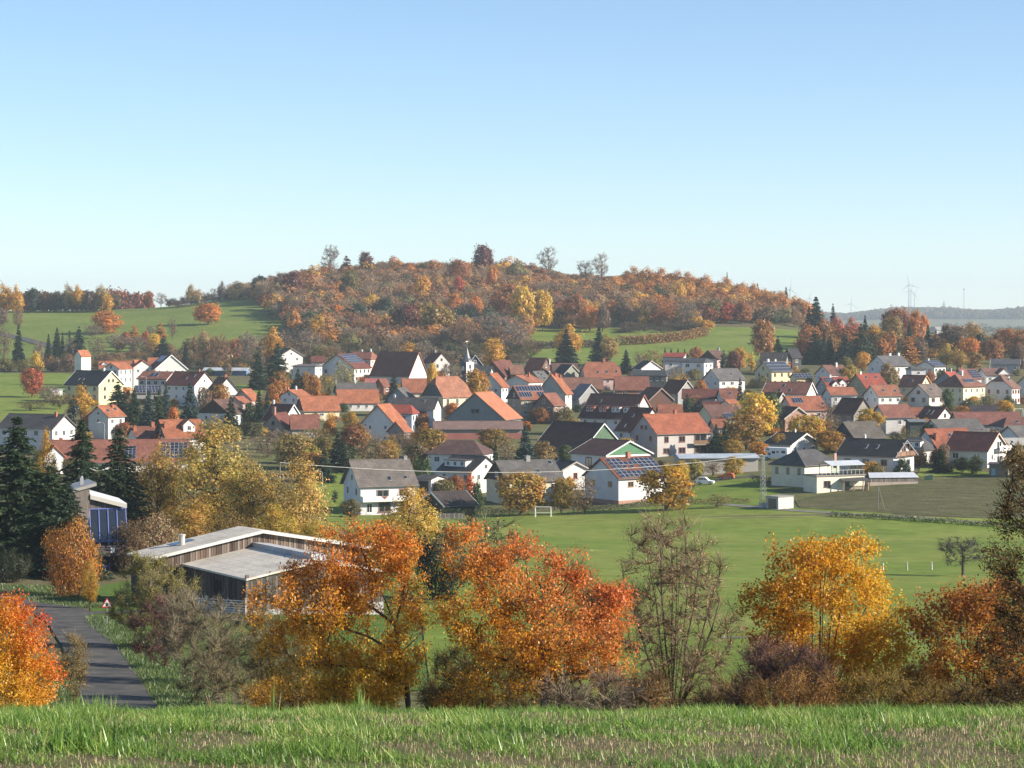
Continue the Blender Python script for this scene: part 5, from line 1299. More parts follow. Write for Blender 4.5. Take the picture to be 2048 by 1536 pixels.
def patch(X, Y):
    return .5 + .5 * np.sin(X * 1.1 + 1.7 * np.sin(Y * .55)) * np.sin(Y * 1.35 + .8 * np.sin(X * .7) + 1.0)
def clump(X, Y):
    q = np.sin(X * 2.9 + 1.9 * np.sin(Y * 1.3 + 2)) * np.sin(Y * 2.3 + 1.4 * np.sin(X * 1.7)) + .6 * np.sin(X * 6.7 + Y * 3.1 + 2 * np.sin(Y * 2.7))
    return np.clip(.5 + .45 * q, 0, 1)
def fine(X, Y):
    return .5 + .28 * np.sin(X * 5.3 + 2 * np.sin(Y * 3.1)) + .22 * np.sin(Y * 6.1 + 1.5 * np.sin(X * 4.3))
rg = np.random.default_rng(9)
cg = lambda rg, X, Y, n: ramp_cols(np.clip(rg.random(n) * .75 + .5 * (fine(X * .55 + 3, Y * .5) - .25), 0, 1), [(0, (.07, .15, .02)), (.45, (.14, .26, .035)), (.75, (.26, .40, .07)), (.92, (.42, .48, .12)), (1, (.58, .52, .22))])
cs_ = lambda rg, X, Y, n: ramp_cols(rg.random(n), [(0, (.24, .17, .10)), (.5, (.42, .32, .20)), (1, (.64, .52, .35))])
side_bias = lambda X, Y: np.clip(.85 - .25 * X / (Y * .2126), .35, 1.1)
V, Fa, c = blades(rg, 225000, 8.5, 25.5, .018, .062, .009, 1.3, cg, 1, .0, dens=lambda X, Y: np.clip((.5 + .8 * patch(X, Y)) * side_bias(X, Y) * (.25 + 1.1 * clump(X, Y)), .04, 1), hsc=lambda X, Y: .42 + 1.5 * clump(X, Y) ** 1.5)
tag(link('field_grass', np_mesh('field_grass', V, Fa, M_GRASS, c)), 'fresh green grass sprouting through the stubble', None, kind='stuff')
V, Fa, c = blades(rg, 95000, 8.5, 25.5, .016, .05, .0042, .16, cs_, 1, .0, dens=lambda X, Y: np.clip(1.1 - .75 * patch(X, Y) * side_bias(X, Y) - .3 * clump(X, Y), .1, 1))
tag(link('stubble', np_mesh('stubble', V, Fa, M_TWIG, c)), 'upright pale straw stubble of the near field', None, kind='stuff')

def tuft(label, px, D, top, wpx, n, seed, col=((.10, .2, .03), (.26, .42, .07)), seedheads=0, lean=.35, wid=.011):
    rg = np.random.default_rng(seed); p = gp(px, D); s = D / F; H_ = zpix(top, D) - p.z; Wd = wpx * s
    rt_w = Wd * .22
    X = p.x * 0 + rg.normal(0, rt_w, n); Y = rg.normal(0, rt_w, n); b = np.stack([X, Y, hgt(X + p.x, Y + p.y) - p.z - .02], 1)
    hh = H_ * rg.uniform(.45, 1.05, n); th = rg.uniform(0, 6.28, n); ln = np.abs(rg.normal(0, lean, n))
    side = np.stack([np.cos(th + 1.57), np.sin(th + 1.57), np.zeros(n)], 1); Vs = []; segs = 4
    for k in range(segs + 1):
        t = k / segs; c = b + np.stack([np.cos(th) * ln * t, np.sin(th) * ln * t, t - .45 * ln * t * t], 1) * hh[:, None]
        w_ = wid * (1 - t ** 2) + .0008; Vs += [c - side * w_ * .5, c + side * w_ * .5]
    V = np.stack(Vs, 1); m = 2 * (segs + 1); base = (np.arange(n) * m)[:, None]
    Fa = np.concatenate([base + np.array([[2 * k, 2 * k + 1, 2 * k + 3, 2 * k + 2]]) for k in range(segs)], 1).reshape(-1, 4)
    cc = np.repeat(ramp_cols(rg.random(n), [(0, col[0]), (.8, col[1]), (1, (.40, .36, .12))]), m, 0)
    rt = link('grass_tuft', np_mesh('blades', V.reshape(-1, 3), Fa, M_GRASS, cc), loc=tuple(p)); tag(rt, label, 'grass', 'tall tufts in the near field')
tuft('tallest green grass tuft, in front of the lane', 190, 19, 1372, 130, 90, 1)
tuft('tall seeded grass tuft under the orange cherry', 722, 20, 1358, 36, 40, 2, lean=.12)
tuft('bushy grass tuft under the red cherry', 930, 20.5, 1398, 90, 70, 3)
tuft('broad coarse green tuft at the lower left of the field', 150, 12.5, 1425, 150, 110, 4, wid=.014)
tuft('small upright tuft below the purple shrub', 1645, 20, 1398, 50, 50, 5, lean=.2)
tuft('arching grass tuft below the golden tree', 1760, 19.5, 1385, 60, 36, 6, lean=.5)
tuft('low bright tuft at the field edge left of the golden tree', 1550, 21, 1408, 50, 60, 7)
tuft('thin dry stalks left of the golden undergrowth', 435, 20, 1368, 30, 9, 8, col=((.3, .22, .1), (.45, .35, .18)), lean=.12, wid=.006)
tuft('thin green stalk beside the dry stalks', 458, 20, 1372, 12, 6, 9, lean=.08)
tuft('slanting grass stalk before the golden undergrowth', 553, 19, 1340, 40, 4, 10, lean=.3)
tuft('thin tuft in front of the lane verge', 330, 19, 1385, 50, 22, 11)
tuft('leafy green tuft in the middle of the near field', 1180, 13.5, 1470, 120, 80, 12, wid=.012)
tuft('leafy green tuft at the lower right of the field', 1700, 13, 1465, 150, 90, 13, wid=.012)
tuft('yellowish grass tuft at the right of the field', 1905, 16, 1440, 90, 60, 14, col=((.12, .2, .03), (.3, .34, .07)))

# rough grass along the lane and on the slope below the field edge
def patch_grass(name, label, rows, n, hmin, hmax, wid, seed, cols):
    rg = np.random.default_rng(seed); Dk = [r[0] for r in rows]
    D_ = rg.uniform(Dk[0], Dk[-1], n); l = np.interp(D_, Dk, [r[1] for r in rows]); r_ = np.interp(D_, Dk, [r[2] for r in rows])
    px = rg.uniform(l, r_); X = (px - 1024) / F * D_; b = np.stack([X, D_, hgt(X, D_) - .02], 1)
    hh = rg.uniform(hmin, hmax, n)[:, None]; d = unit(rg.normal(0, .45, (n, 3)) + np.array([0, 0, 1])); sd = unit(np.cross(d, rg.normal(0, 1, (n, 3)))) * wid
    V = np.stack([b - sd, b + sd, b + d * hh + sd * .2, b + d * hh - sd * .2], 1).reshape(-1, 3)
    c = rep(ramp_cols(rg.random(n), [(0, cols[0]), (.6, cols[1]), (1, cols[2])]))
    return tag(link(name, np_mesh(name, V, np.arange(4 * n).reshape(-1, 4), M_GRASS, c)), label, None, kind='stuff')
GC = ((.05, .095, .02), (.10, .17, .035), (.24, .25, .09))
patch_grass('verge_grass', 'rough grass on the bank between lane and shrubs', [(112, 318, 420), (127, 312, 430), (140, 285, 420), (152, 262, 390), (170, 232, 350), (188, 175, 260), (196, 172, 240)], 26000, .12, .4, .03, 1, GC)
patch_grass('verge_grass', 'rough grass between the lane and the orange bushy tree', [(206, 150, 230), (212, 70, 220), (222, 20, 200), (236, -60, 150)], 14000, .12, .4, .035, 2, GC)
patch_grass('verge_grass', 'grass strip left of the lane behind the red bush', [(95, 170, 215), (112, 120, 180), (127, 60, 158), (150, 30, 150)], 9000, .15, .5, .03, 3, GC)
patch_grass('slope_grass', 'rough grass on the slope below the field edge', [(62, -100, 2150), (95, -50, 2100), (110, 330, 2100)], 26000, .1, .45, .02, 4, ((.06, .09, .02), (.12, .15, .035), (.3, .24, .08)))
# ------------------------------------------------------------------ buildings
OR = (.44, .16, .08); OR2 = (.37, .14, .08); RB = (.27, .11, .075); DR = (.17, .06, .045); BR = (.15, .085, .065); BK = (.045, .045, .05); GR = (.15, .14, .13); GRD = (.09, .085, .085); LG = (.4, .4, .4); RD = (.38, .09, .06)
WH = (.80, .79, .76); CR = (.74, .66, .47); YE = (.78, .67, .42); GY = (.36, .36, .35); BG = (.30, .34, .38); PK = (.70, .48, .44); SL = (.07, .08, .09); WD = (.12, .075, .05); GN = (.10, .17, .10); KH = (.45, .40, .24); LB = (.5, .46, .4); ST = (.34, .31, .28)

UNIT = MB(); UNIT.box(-.5, .5, -.5, .5, -.5, .5)
def unit_mesh(name, mat):
    return py_mesh(name, UNIT.V, UNIT.F, [mat])
BOXM = {m.name: unit_mesh('box_' + m.name, m) for m in (M_WALL, M_PAINT, M_METAL, M_CONC, M_WOOD, M_GLASS, M_CLEAR, M_SOLAR, M_ROOF)}
def bx(name, parent, c, s, mat=None, color=None, rot=None):
    mat = mat or M_PAINT
    o = link(name, BOXM[mat.name], parent, loc=c, scale=s, color=color)
    if rot: o.rotation_euler = rot
    return o

# windows: frame mesh (surround + bars), pane mesh; unit size, facing -Y
def window_meshes():
    f = MB(); t = .09
    f.box(-.5, .5, -.05, .02, -.5, -.5 + t); f.box(-.5, .5, -.05, .02, .5 - t, .5); f.box(-.5, -.5 + t, -.05, .02, -.5 + t, .5 - t); f.box(.5 - t, .5, -.05, .02, -.5 + t, .5 - t)
    f.box(-.03, .03, -.045, .015, -.5 + t, .5 - t); f.box(-.54, .54, -.12, .02, -.56, -.502)
    p = MB(); p.box(-.5 + t, .5 - t, -.02, .012, -.5 + t, .5 - t)
    both = MB(); both.V = list(f.V); both.F = [list(q) for q in f.F]; both.M = [0] * len(f.F); both.add(p.V, p.F, 1)
    return py_mesh('window_frame', f.V, f.F, [M_PAINT]), py_mesh('pane', p.V, p.F, [M_GLASS]), py_mesh('window', both.V, both.F, [M_PAINT, M_GLASS], both.M)
WF, WP, WB = window_meshes()
def sky_meshes():
    b = MB(); b.box(-.5, .5, -.5, .5, -.06, .05, 0); b.box(-.42, .42, -.42, .42, .05, .075, 1)
    return py_mesh('skylight', b.V, b.F, [M_METAL, M_GLASS], b.M)
SKY = sky_meshes()
def panel_meshes():
    b = MB(); b.box(-.5, .5, -.5, .5, -.03, .02, 0); b.box(-.455, .455, -.47, .47, .02, .03, 1)
    return py_mesh('solar_panel', b.V, b.F, [M_METAL, M_SOLAR], b.M)
PAN = panel_meshes()

def window(parent, x, y, z, w, h, face, fine, color=WH, pane=True):
    """face: rotation about z; 0 looks to local -Y"""
    if fine:
        o = link('window', WF, parent, loc=(x, y, z), rz=face, scale=(w, 1, h), color=color)
        link('pane', WP, o)
    else: o = link('window', WB, parent, loc=(x, y, z), rz=face, scale=(w, 1, h), color=color)
    return o

class Bld: pass
BLD = []

def building(label, D, rl, rr, ry, ey, th, Wd, roofc=RB, wallc=WH, name='house', cat=None, roof='gable', hip=.35, oh=.45, ov=.5, gablec=None, fwin=None, gwin=None, wsize=(1.05, 1.25), wcol=WH,
             chim=(), sky=(), solar=(), barge=None, mat=None, wallmat=None, fine=None, group=None, wtop=1.35, wstep=2.75, thick=.22, base_drop=.4, dorm=(), gcol_h=None, plinth=None, roof_name='roof', backwin=False):
    b = Bld(); t = R(th); s = D / F; c, sn = math.cos(t), math.sin(t)
    L = max(3.0, (rr - rl) * s / c)
    X = ((rl + rr) / 2 - 1024) * s; z0 = h1(X, D)
    Hr = zpix(ry, D) - z0; He = zpix(ey, D - Wd / 2 * c) - z0
    if roof == 'hip': L = L + 2 * hip * Wd
    He = max(He, 1.9); Hr = max(Hr, He + .5)
    rt = link(name, None, loc=(X, D, z0), rz=t); rt.empty_display_size = .5
    tag(rt, label, cat or ('house' if 'house' in name else 'building'), group)
    fine = (D < 600) if fine is None else fine
    l, w = L / 2, Wd / 2; lw, ww = l - oh, w - ov
    m = (Hr - He) / w; hw = He + m * ov - thick; ha = Hr - thick
    zb = min(h1(X + c * a - sn * e, D + sn * a + c * e) for a in (-lw, lw) for e in (-ww, ww)) - z0 - base_drop
    b.rt, b.L, b.W, b.lw, b.ww, b.hw, b.ha, b.He, b.Hr, b.m, b.l, b.w, b.zb, b.X, b.D, b.t, b.fine, b.z0 = rt, L, Wd, lw, ww, hw, ha, He, Hr, m, l, w, zb, X, D, t, fine, z0
    q_ = rnd.uniform(.78, 1.0); wallc = (wallc[0] * q_, wallc[1] * q_ * rnd.uniform(.97, 1.0), wallc[2] * q_ * rnd.uniform(.92, 1.0)); q_ = rnd.uniform(.85, 1.12); roofc = tuple(v_ * q_ for v_ in roofc)
    BLD.append((b, label))
    # walls
    wb = MB(); wm = wallmat or M_WALL
    if roof in ('gable', 'flatgable'):
        pent = [(-ww, zb), (ww, zb), (ww, hw), (0, ha), (-ww, hw)]
    elif roof == 'half':
        k = hip; zc = ha - (ha - hw) * k; yc = ww * k
        pent = [(-ww, zb), (ww, zb), (ww, hw), (yc, zc), (-yc, zc), (-ww, hw)]
    else: pent = [(-ww, zb), (ww, zb), (ww, hw), (-ww, hw)]
    wb.prism([(-p[0], p[1]) for p in pent][::-1], 'x', -lw, lw)
    b.wall = wb.build('wall', wm, rt, wallc)
    if gablec is not None and roof in ('gable', 'half'):
        side = -1 if th > 0 else 1; gh = hw - .1 if gcol_h is None else zb + gcol_h
        if roof == 'gable': tri = [(-ww, gh), (ww, gh), (ww, hw), (0, ha), (-ww, hw)]
        else: tri = [(-ww, gh), (ww, gh), (ww, hw), (yc, zc), (-yc, zc), (-ww, hw)]
        gm = MB(); x0 = side * lw; gm.prism([(-p[0], p[1]) for p in tri][::-1], 'x', *sorted((x0 - side * .02, x0 + side * .04)))
        gmat = M_WOOD if gablec in (WD, GN) else M_WALL
        gm.build('gable_cladding', gmat, rt, gablec)
    # roof
    rb = MB(); e = He
    if roof in ('gable', 'flatgable'):
        V = [(-l, -w, e), (l, -w, e), (l, 0, Hr), (-l, 0, Hr), (l, w, e), (-l, w, e)]; Fs = [(0, 1, 2, 3), (3, 2, 4, 5)]
    elif roof == 'half':
        k = hip; zc = Hr - (Hr - e) * k; yc = w * k; inn = w * k * .75
        V = [(-l, -w, e), (l, -w, e), (l, -yc, zc), (l - inn, 0, Hr), (-l + inn, 0, Hr), (-l, -yc, zc), (l, yc, zc), (l, w, e), (-l, w, e), (-l, yc, zc)]
        Fs = [(0, 1, 2, 3, 4, 5), (3, 6, 7, 8, 9, 4), (2, 6, 3), (9, 5, 4)]
    else:
        inn = min(hip * Wd, l * .98)
        V = [(-l, -w, e), (l, -w, e), (l - inn, 0, Hr), (-l + inn, 0, Hr), (l, w, e), (-l, w, e)]; Fs = [(0, 1, 2, 3), (3, 2, 4, 5), (1, 4, 2), (5, 0, 3)]
    rb.slab(V, Fs, thick)
    b.roof = rb.build(roof_name, mat or M_ROOF, rt, roofc)
    me = b.roof.data; uv = me.uv_layers.new(name='UVMap'); sl = math.hypot(1, m)
    for po in me.polygons:
        hipface = abs(po.normal.x) > abs(po.normal.y)
        for li in po.loop_indices:
            v = me.vertices[me.loops[li].vertex_index].co
            uv.data[li].uv = (v.y, v.x * sl) if hipface else (v.x, abs(v.y) * sl)
    if D < 900 and roof in ('gable', 'half') and Hr - He > 1.2:
        rc = MB(); x1 = l - (w * hip * .75 if roof == 'half' else 0) - .02
        rc.prism([(-.16, Hr - .05), (.16, Hr - .05), (0, Hr + .09)], 'x', -x1, x1); o = rc.build('ridge_cap', M_WALL, b.roof, tuple(q * .8 for q in roofc))
    if barge and roof == 'gable':
        for sx in (-1, 1):
            g_ = MB(); x0, x1 = sorted((sx * (l - .02), sx * (l + .05)))
            for sy in (-1, 1):
                P = [(sy * (w + .02), e + .02), (0, Hr + .04), (0, Hr - .32), (sy * (w + .02), e - .3)]
                g_.prism(P if sy < 0 else P[::-1], 'x', x0, x1)
            g_.build('barge_board', M_PAINT, b.roof, barge)
    # gutters
    if D < 760 and roof != 'flatgable':
        gt = MB(); gt.bar((-l, -w - .06, e - .12), (l, -w - .06, e - .12), .07, 5); gt.build('gutter', M_METAL, b.roof, (.22, .2, .19))
    # windows
    hwall = hw - max(zb + base_drop, 0)
    nr = 2 if hwall > 4.4 else (1 if hwall > 2.1 else 0)
    fc, fr = fwin if fwin else (max(1, min(5, round((2 * lw) / 3.6))), nr)
    wv, hv = wsize
    for r_ in range(fr):
        for k in range(fc):
            xx = -lw + (k + .5) * 2 * lw / fc; zz = hw - wtop - r_ * wstep
            window(rt, xx, -ww - .005, zz, wv, hv, 0, fine, wcol)
    gs = -1 if th > 0 else 1
    gc, gr, ga = gwin if gwin else (max(1, min(3, round(2 * ww / 4.2))), nr, 1 if (ha - hw) > 2.6 and Wd > 7 else 0)
    if roof in ('hip',): ga = 0
    fz = R(90) if gs > 0 else R(-90)
    xg = gs * (lw + (.045 if gablec is not None else .005))
    for r_ in range(gr):
        for k in range(gc):
            yy = -ww + (k + .5) * 2 * ww / gc
            window(rt, xg, yy, hw - wtop - r_ * wstep, wv * .9, hv, fz, fine, wcol)
    for k in range(ga):
        yy = (k - (ga - 1) / 2) * 1.9
        window(rt, xg, yy, hw + (ha - hw) * .30, wv * .85, hv * .85, fz, fine, wcol)
    # roof furniture
    for ch in chim:
        u, off, hh, col = (list(ch) + [OR2])[:4]; wd = ch[4] if len(ch) > 4 else .55
        x = -l + u * L; y = off * w; zr = Hr - m * abs(y)
        cm = MB(); cm.box(x - wd / 2, x + wd / 2, y - wd / 2, y + wd / 2, zr - .8, zr + hh); cm.box(x - wd / 2 - .06, x + wd / 2 + .06, y - wd / 2 - .06, y + wd / 2 + .06, zr + hh + .002, zr + hh + .1)
        cm.bar((x, y, zr + hh + .1), (x, y, zr + hh + .3), .11, 6)
        cm.build('chimney', M_WALL, b.roof, col)
    al = math.atan(m)
    for q in sky:
        u, v = q[:2]; sw, sh = (q[2], q[3]) if len(q) > 3 else (.85, 1.25)
        y = -v * w; o = link('skylight', SKY, b.roof, loc=(-l + u * L, y, Hr - m * v * w + .03), scale=(sw, sh, 1), color=(.35, .36, .37)); o.rotation_euler = (al, 0, 0)
    for q in solar:
        u0, u1, v0, v1, nc, nr_ = q[:6]; skip = q[6] if len(q) > 6 else ()
        pw = (u1 - u0) * L / nc; ph = (v1 - v0) * w * sl / nr_
        for i in range(nc):
            for j in range(nr_):
                if (i, j) in skip: continue
                u = u0 + (u1 - u0) * (i + .5) / nc; v = v0 + (v1 - v0) * (j + .5) / nr_
                o = link('solar_panel', PAN, b.roof, loc=(-l + u * L, -v * w - .08 * m / sl, Hr - m * v * w + .10), scale=(pw * .96, ph * .97, 1), color=(.45, .46, .48)); o.rotation_euler = (al, 0, 0)
    for q in dorm: dormer(b, *q)
    if plinth:
        pm = MB(); pm.box(-lw - .03, lw + .03, -ww - .03, ww + .03, zb, plinth[0]); pm.build('plinth', M_CONC, rt, plinth[1])
    return b

def dormer(b, u, v, w, h, kind='gable', wallc=WH, roofc=None, nwin=1, back=None):
    """v: position of the dormer front between ridge (0) and eave (1)"""
    x = -b.l + u * b.L; yf = -v * b.w; zf = b.Hr - b.m * v * b.w; rc = roofc or tuple(b.roof.color[:3])
    yb = max(yf + h / max(b.m, .25), yf + .6) if kind != 'gable' else yf + (h + w * .45) / max(b.m, .3)
    yb = min(yb, -.02)
    wm = MB()
    if kind == 'gable':
        poly = [(x - w / 2, zf - .2), (x + w / 2, zf - .2), (x + w / 2, zf + h), (x, zf + h + w * .42), (x - w / 2, zf + h)]
    else: poly = [(x - w / 2, zf - .2), (x + w / 2, zf - .2), (x + w / 2, zf + h), (x - w / 2, zf + h)]
    wm.prism(poly, 'y', yf, yb)
    d = wm.build('dormer', M_WALL, b.rt, wallc)
    rm = MB(); o_ = .25
    if kind == 'gable':
        V = [(x - w / 2 - o_, yf - o_, zf + h - .12), (x, yf - o_, zf + h + w * .42 + .14), (x, yb + .3, zf + h + w * .42 + .14), (x - w / 2 - o_, yb + .3, zf + h - .12), (x + w / 2 + o_, yf - o_, zf + h - .12), (x + w / 2 + o_, yb + .3, zf + h - .12)]
        rm.slab(V, [(0, 1, 2, 3), (1, 4, 5, 2)], .12)
    else:
        V = [(x - w / 2 - o_, yf - o_, zf + h + .16), (x + w / 2 + o_, yf - o_, zf + h + .16), (x + w / 2 + o_, yb + .3, zf + h + .3), (x - w / 2 - o_, yb + .3, zf + h + .3)]
        rm.slab(V, [(0, 1, 2, 3)], .14)
    ro = rm.build('roof', M_WALL, d, rc)
    for k in range(nwin):
        xx = x - w / 2 + (k + .5) * w / nwin
        link('window', WB, d, loc=(xx, yf - .005, zf + h * .5), scale=(min(.9, w / nwin * .6), 1, min(1.2, h * .75)), color=WH)
    return d

H = building
red_ch = (.42, .16, .10); wh_ch = (.75, .74, .7); gr_ch = (.3, .29, .28)
# --- upper left
H('white transformer tower with red gabled roof and dark lettering beside the pasture', 900, 157, 174, 700, 713, 52, 4.2, OR, WH, 'tower_house', cat='tower', oh=.2, ov=.25, fwin=(1, 0), gwin=(1, 0, 0), base_drop=3)
H('yellow house with a black roof and pale chimneys on the left', 805, 147, 229, 741, 770, -38, 11.8, BK, YE, sky=[(.3, .62), (.42, .6)], chim=[(.06, .3, 1.2, (.3, .28, .26), 1.0), (.78, 0, .8, wh_ch, .6)], fwin=(4, 2), gwin=(2, 2, 2), wcol=(.25, .2, .18), barge=WH)
H('white house with red roof and small roof gables behind the yellow house', 885, 198, 264, 722, 737, 10, 9, OR, WH, dorm=[(.18, .55, 2.2, .4, 'gable', WH, OR, 1)])
H('white wing with glazed gable front under a red roof', 860, 226, 246, 725, 737, 72, 7, OR, WH, gwin=(2, 2, 1), wsize=(1.2, 1.8))
H('white wing with bright gable and red roof right of the glazed one', 868, 272, 289, 720, 735, -62, 8, OR, WH, gwin=(2, 1, 0), dorm=[(.4, .5, 1.8, .5, 'gable', WH, OR, 1)])
H('small red-roofed house behind the solar-roofed white gable', 930, 296, 330, 715, 728, 5, 8, OR, WH)
H('white house with broad bright gable and solar panels on dark roof', 870, 322, 347, 709, 738, -66, 12.4, DR, WH, fwin=(2, 0), gwin=(4, 1, 0), wsize=(.7, 1.7), solar=[(.15, .75, .1, .5, 4, 2)], barge=WH)
H('low white workshop with brown roof and one solar panel', 822, 284, 348, 743, 758, -20, 9, RB, WH, solar=[(.35, .62, .2, .7, 2, 1)], fwin=(4, 1), wsize=(1.5, 1.3), name='workshop', cat='building')
H('white house with dark red roof and lit gable left of the firs', 800, 346, 414, 743, 770, -36, 10.5, DR, WH, sky=[(.55, .5), (.75, .3)], chim=[(.8, 0, .7, red_ch)], fwin=(4, 2))
H('grey shed fully covered with solar panels', 815, 270, 322, 771, 786, 14, 9, GR, GY, name='solar_shed', cat='shed', solar=[(.02, .98, .08, .95, 8, 3)], fwin=(3, 0), gwin=(1, 0, 0))
H('white house with orange roof and two skylights, before dark conifers', 645, 198, 228, 811, 833, 56, 8.2, OR, WH, sky=[(.3, .45), (.75, .35)], chim=[(.7, -.2, .7, red_ch, .5), (.1, .05, .6, gr_ch, .4)], fwin=(2, 2), gwin=(1, 1, 1))
H('long white bungalow with dark grey roof at the left edge', 600, 12, 136, 828, 856, -25, 10.5, GRD, WH, chim=[(.87, -.15, 1.0, red_ch)], barge=(.12, .1, .1), fwin=(5, 1), gwin=(3, 1, 0), wsize=(1.3, 1.4))
H('small white house with red roof and two brick chimneys', 605, 262, 312, 853, 872, 22, 8.5, RB, WH, chim=[(.12, -.35, 1.0, OR2, .8), (.85, 0, 1.0, OR2, .8)], fwin=(2, 1))
H('red-boarded house with dark red roof below the brick chimneys', 590, 288, 318, 862, 886, -48, 8, DR, (.40, .09, .07), fwin=(1, 1), gwin=(1, 1, 0), chim=[(.75, .3, 1.0, OR2, .7)])
H('white house with orange roof and large gabled dormer', 590, 320, 399, 839, 876, 25, 11, OR, WH, gablec=WD, dorm=[(.62, .66, 2.9, 1.7, 'gable', WH, OR, 1)], chim=[(.1, -.4, 1.2, OR2, .8)], fwin=(3, 1))  # shade of the left gable painted as dark boards over the white wall
H('long white farmhouse with red-brown roof carrying solar panels', 568, 102, 377, 879, 925, 7, 12, RB, WH, solar=[(.54, .62, .3, .85, 3, 5), (.80, .985, .16, .82, 6, 5)], chim=[(.08, .1, .8, OR2, .8)], fwin=(9, 1), name='farmhouse', cat='house')
H('small white annex with orange roof in front of the long farmhouse', 545, 96, 112, 891, 914, -55, 5.5, OR, WH, fwin=(1, 0), gwin=(1, 1, 0))
# --- row under the wood
H('yellow gabled house with dark red roof and two chimneys under the trees', 1055, 448, 469, 700, 714, -42, 9, DR, YE, chim=[(.15, .2, 1.2, OR2, .9), (.6, .2, 1.0, OR2, .9)], gwin=(1, 1, 1))
H('long low shed with pale sheet roof and blue wall on the lawn', 968, 407, 500, 735, 743, -16, 5, (.62, .66, .7), (.16, .25, .42), name='shed', cat='shed', mat=M_RIB, fwin=(1, 0), gwin=(1, 0, 0))
H('white gabled house with dark roof just below the wood', 985, 566, 585, 696, 712, -58, 11.5, BK, WH, gwin=(2, 2, 1), barge=(.2, .15, .12))
H('white house with broad shaded gable and solar panels on its right slope', 932, 676, 706, 707, 736, 68, 15.5, DR, WH, solar=[(.1, .95, .06, .62, 8, 4)], gwin=(3, 1, 1), wcol=(.2, .12, .08), barge=DR)
H('low white annex with flat roof left of the solar gabled house', 920, 598, 632, 728, 732, -18, 8, (.2, .17, .16), WH, name='annex', cat='building', roof='hip', hip=.2, fwin=(2, 1))
H('dark red lean house half hidden behind the solar gabled house', 960, 622, 650, 712, 724, 6, 9, DR, WH)
H('pinkish house with red hipped roof right of the solar gabled house', 955, 707, 744, 703, 718, -22, 9, RB, PK, roof='hip', hip=.2, fwin=(3, 2), chim=[(.45, .1, .8, wh_ch), (.8, .0, .8, wh_ch)])
H('big barn with steep dark brown roof and dazzling white gable', 900, 757, 839, 703, 752, -30, 13.5, (.13, .06, .05), WH, name='barn', cat='barn', fwin=(1, 0), gwin=(1, 0, 0), barge=OR2)
H('pale red low roof below the big barn', 850, 730, 757, 757, 770, 0, 6, (.5, .17, .15), WH, name='outbuilding', cat='building')
H('brick-red small gable beside the pale red roof', 840, 757, 773, 757, 773, 42, 6, RB, (.4, .18, .12), name='outbuilding', cat='building')
H('grey-roofed white barn behind the orange roofs', 830, 671, 751, 766, 786, 14, 9.5, GR, WH, name='barn', cat='barn', chim=[(.5, 0, .7, wh_ch, .4), (.02, .0, 1.2, gr_ch, .5)], fwin=(2, 0), gwin=(1, 0, 0))
H('white house with bright orange roof and shadow spots, right of the plain orange barn', 790, 673, 757, 779, 806, 9, 9.5, OR, WH, chim=[(.5, .55, .9, OR2, .4)], fwin=(5, 1), wsize=(.8, 1.1))
H('barn with large plain orange roof and cream wall', 745, 599, 672, 792, 822, 22, 9.5, OR, CR, name='barn', cat='barn', gablec=(.16, .08, .06), fwin=(1, 1), gwin=(1, 0, 0), wsize=(1.4, .9))
H('small white house with red roof left of the plain orange barn', 770, 578, 603, 779, 792, 52, 8.5, OR, WH, chim=[(.05, .1, 1.0, red_ch, .5), (.55, .0, .9, wh_ch, .5)], gwin=(2, 1, 1))
H('white house with dark red roof and lit white gable behind the stone gable', 695, 541, 590, 808, 842, -40, 8.5, DR, WH, barge=WH, chim=[(.1, 0, .9, wh_ch, .5)], fwin=(1, 1))
H('narrow stone-gabled house with dark red roof and capped chimney', 676, 548, 570, 825, 856, 70, 8.0, DR, ST, gwin=(1, 1, 1), wcol=(.08, .07, .06), chim=[(.1, 0, 1.6, (.36, .2, .16), .9)], wsize=(1.0, 1.4))
H('low barn with red-brown tiled roof beside the stone gable', 672, 580, 638, 829, 858, 8, 8, RB, LB, name='barn', cat='barn', fwin=(1, 0))
H('house with dark brown boarded gable and narrow lit wall', 700, 429, 458, 798, 827, 60, 12, BR, WH, gablec=WD, gwin=(2, 1, 0), fwin=(1, 2))
H('pinkish house with orange roof and shaded gable', 760, 484, 501, 778, 800, 62, 8.2, OR, PK, gwin=(2, 1, 1), fwin=(1, 1))
H('low orange-roofed annex in front of the pinkish house', 735, 470, 486, 793, 806, 60, 6.5, OR2, PK, name='annex', cat='building')
H('house with dark brown roof and bluish-white shaded gable', 785, 432, 459, 754, 786, -64, 9.2, DR, WH, chim=[(.8, 0, .8, OR2, .8)], gwin=(2, 1, 1))
H('tall white house with curved orange-edged gable', 655, 756, 779, 808, 846, 70, 10.0, OR, WH, fwin=(2, 1), gwin=(2, 2, 0), wsize=(.8, 1.1), barge=OR2)
H('small annex with bright orange roof right of the curved gable', 640, 791, 808, 842, 864, 58, 6, OR, ST, name='annex', cat='building', gwin=(1, 0, 0))
H('bluish-white house with low red roof in front of the dark-roofed white one', 690, 772, 822, 809, 827, -12, 8, RD, (.62, .68, .74), roof='hip', hip=.2, fwin=(2, 2), wcol=(.12, .08, .07))
H('white house with dark grey roof and two brown windows', 705, 786, 878, 795, 818, -14, 9.0, GRD, WH, fwin=(2, 2), wsize=(2.2, 1.3), wcol=(.2, .11, .07), gwin=(1, 0, 0), sky=[(.7, .3)], chim=[(.03, 0, .6, wh_ch)])
H('cream house with orange roof between church and big barn', 805, 803, 853, 757, 785, 8, 9, OR2, CR, chim=[(.05, .1, .6, OR2)], fwin=(2, 1))
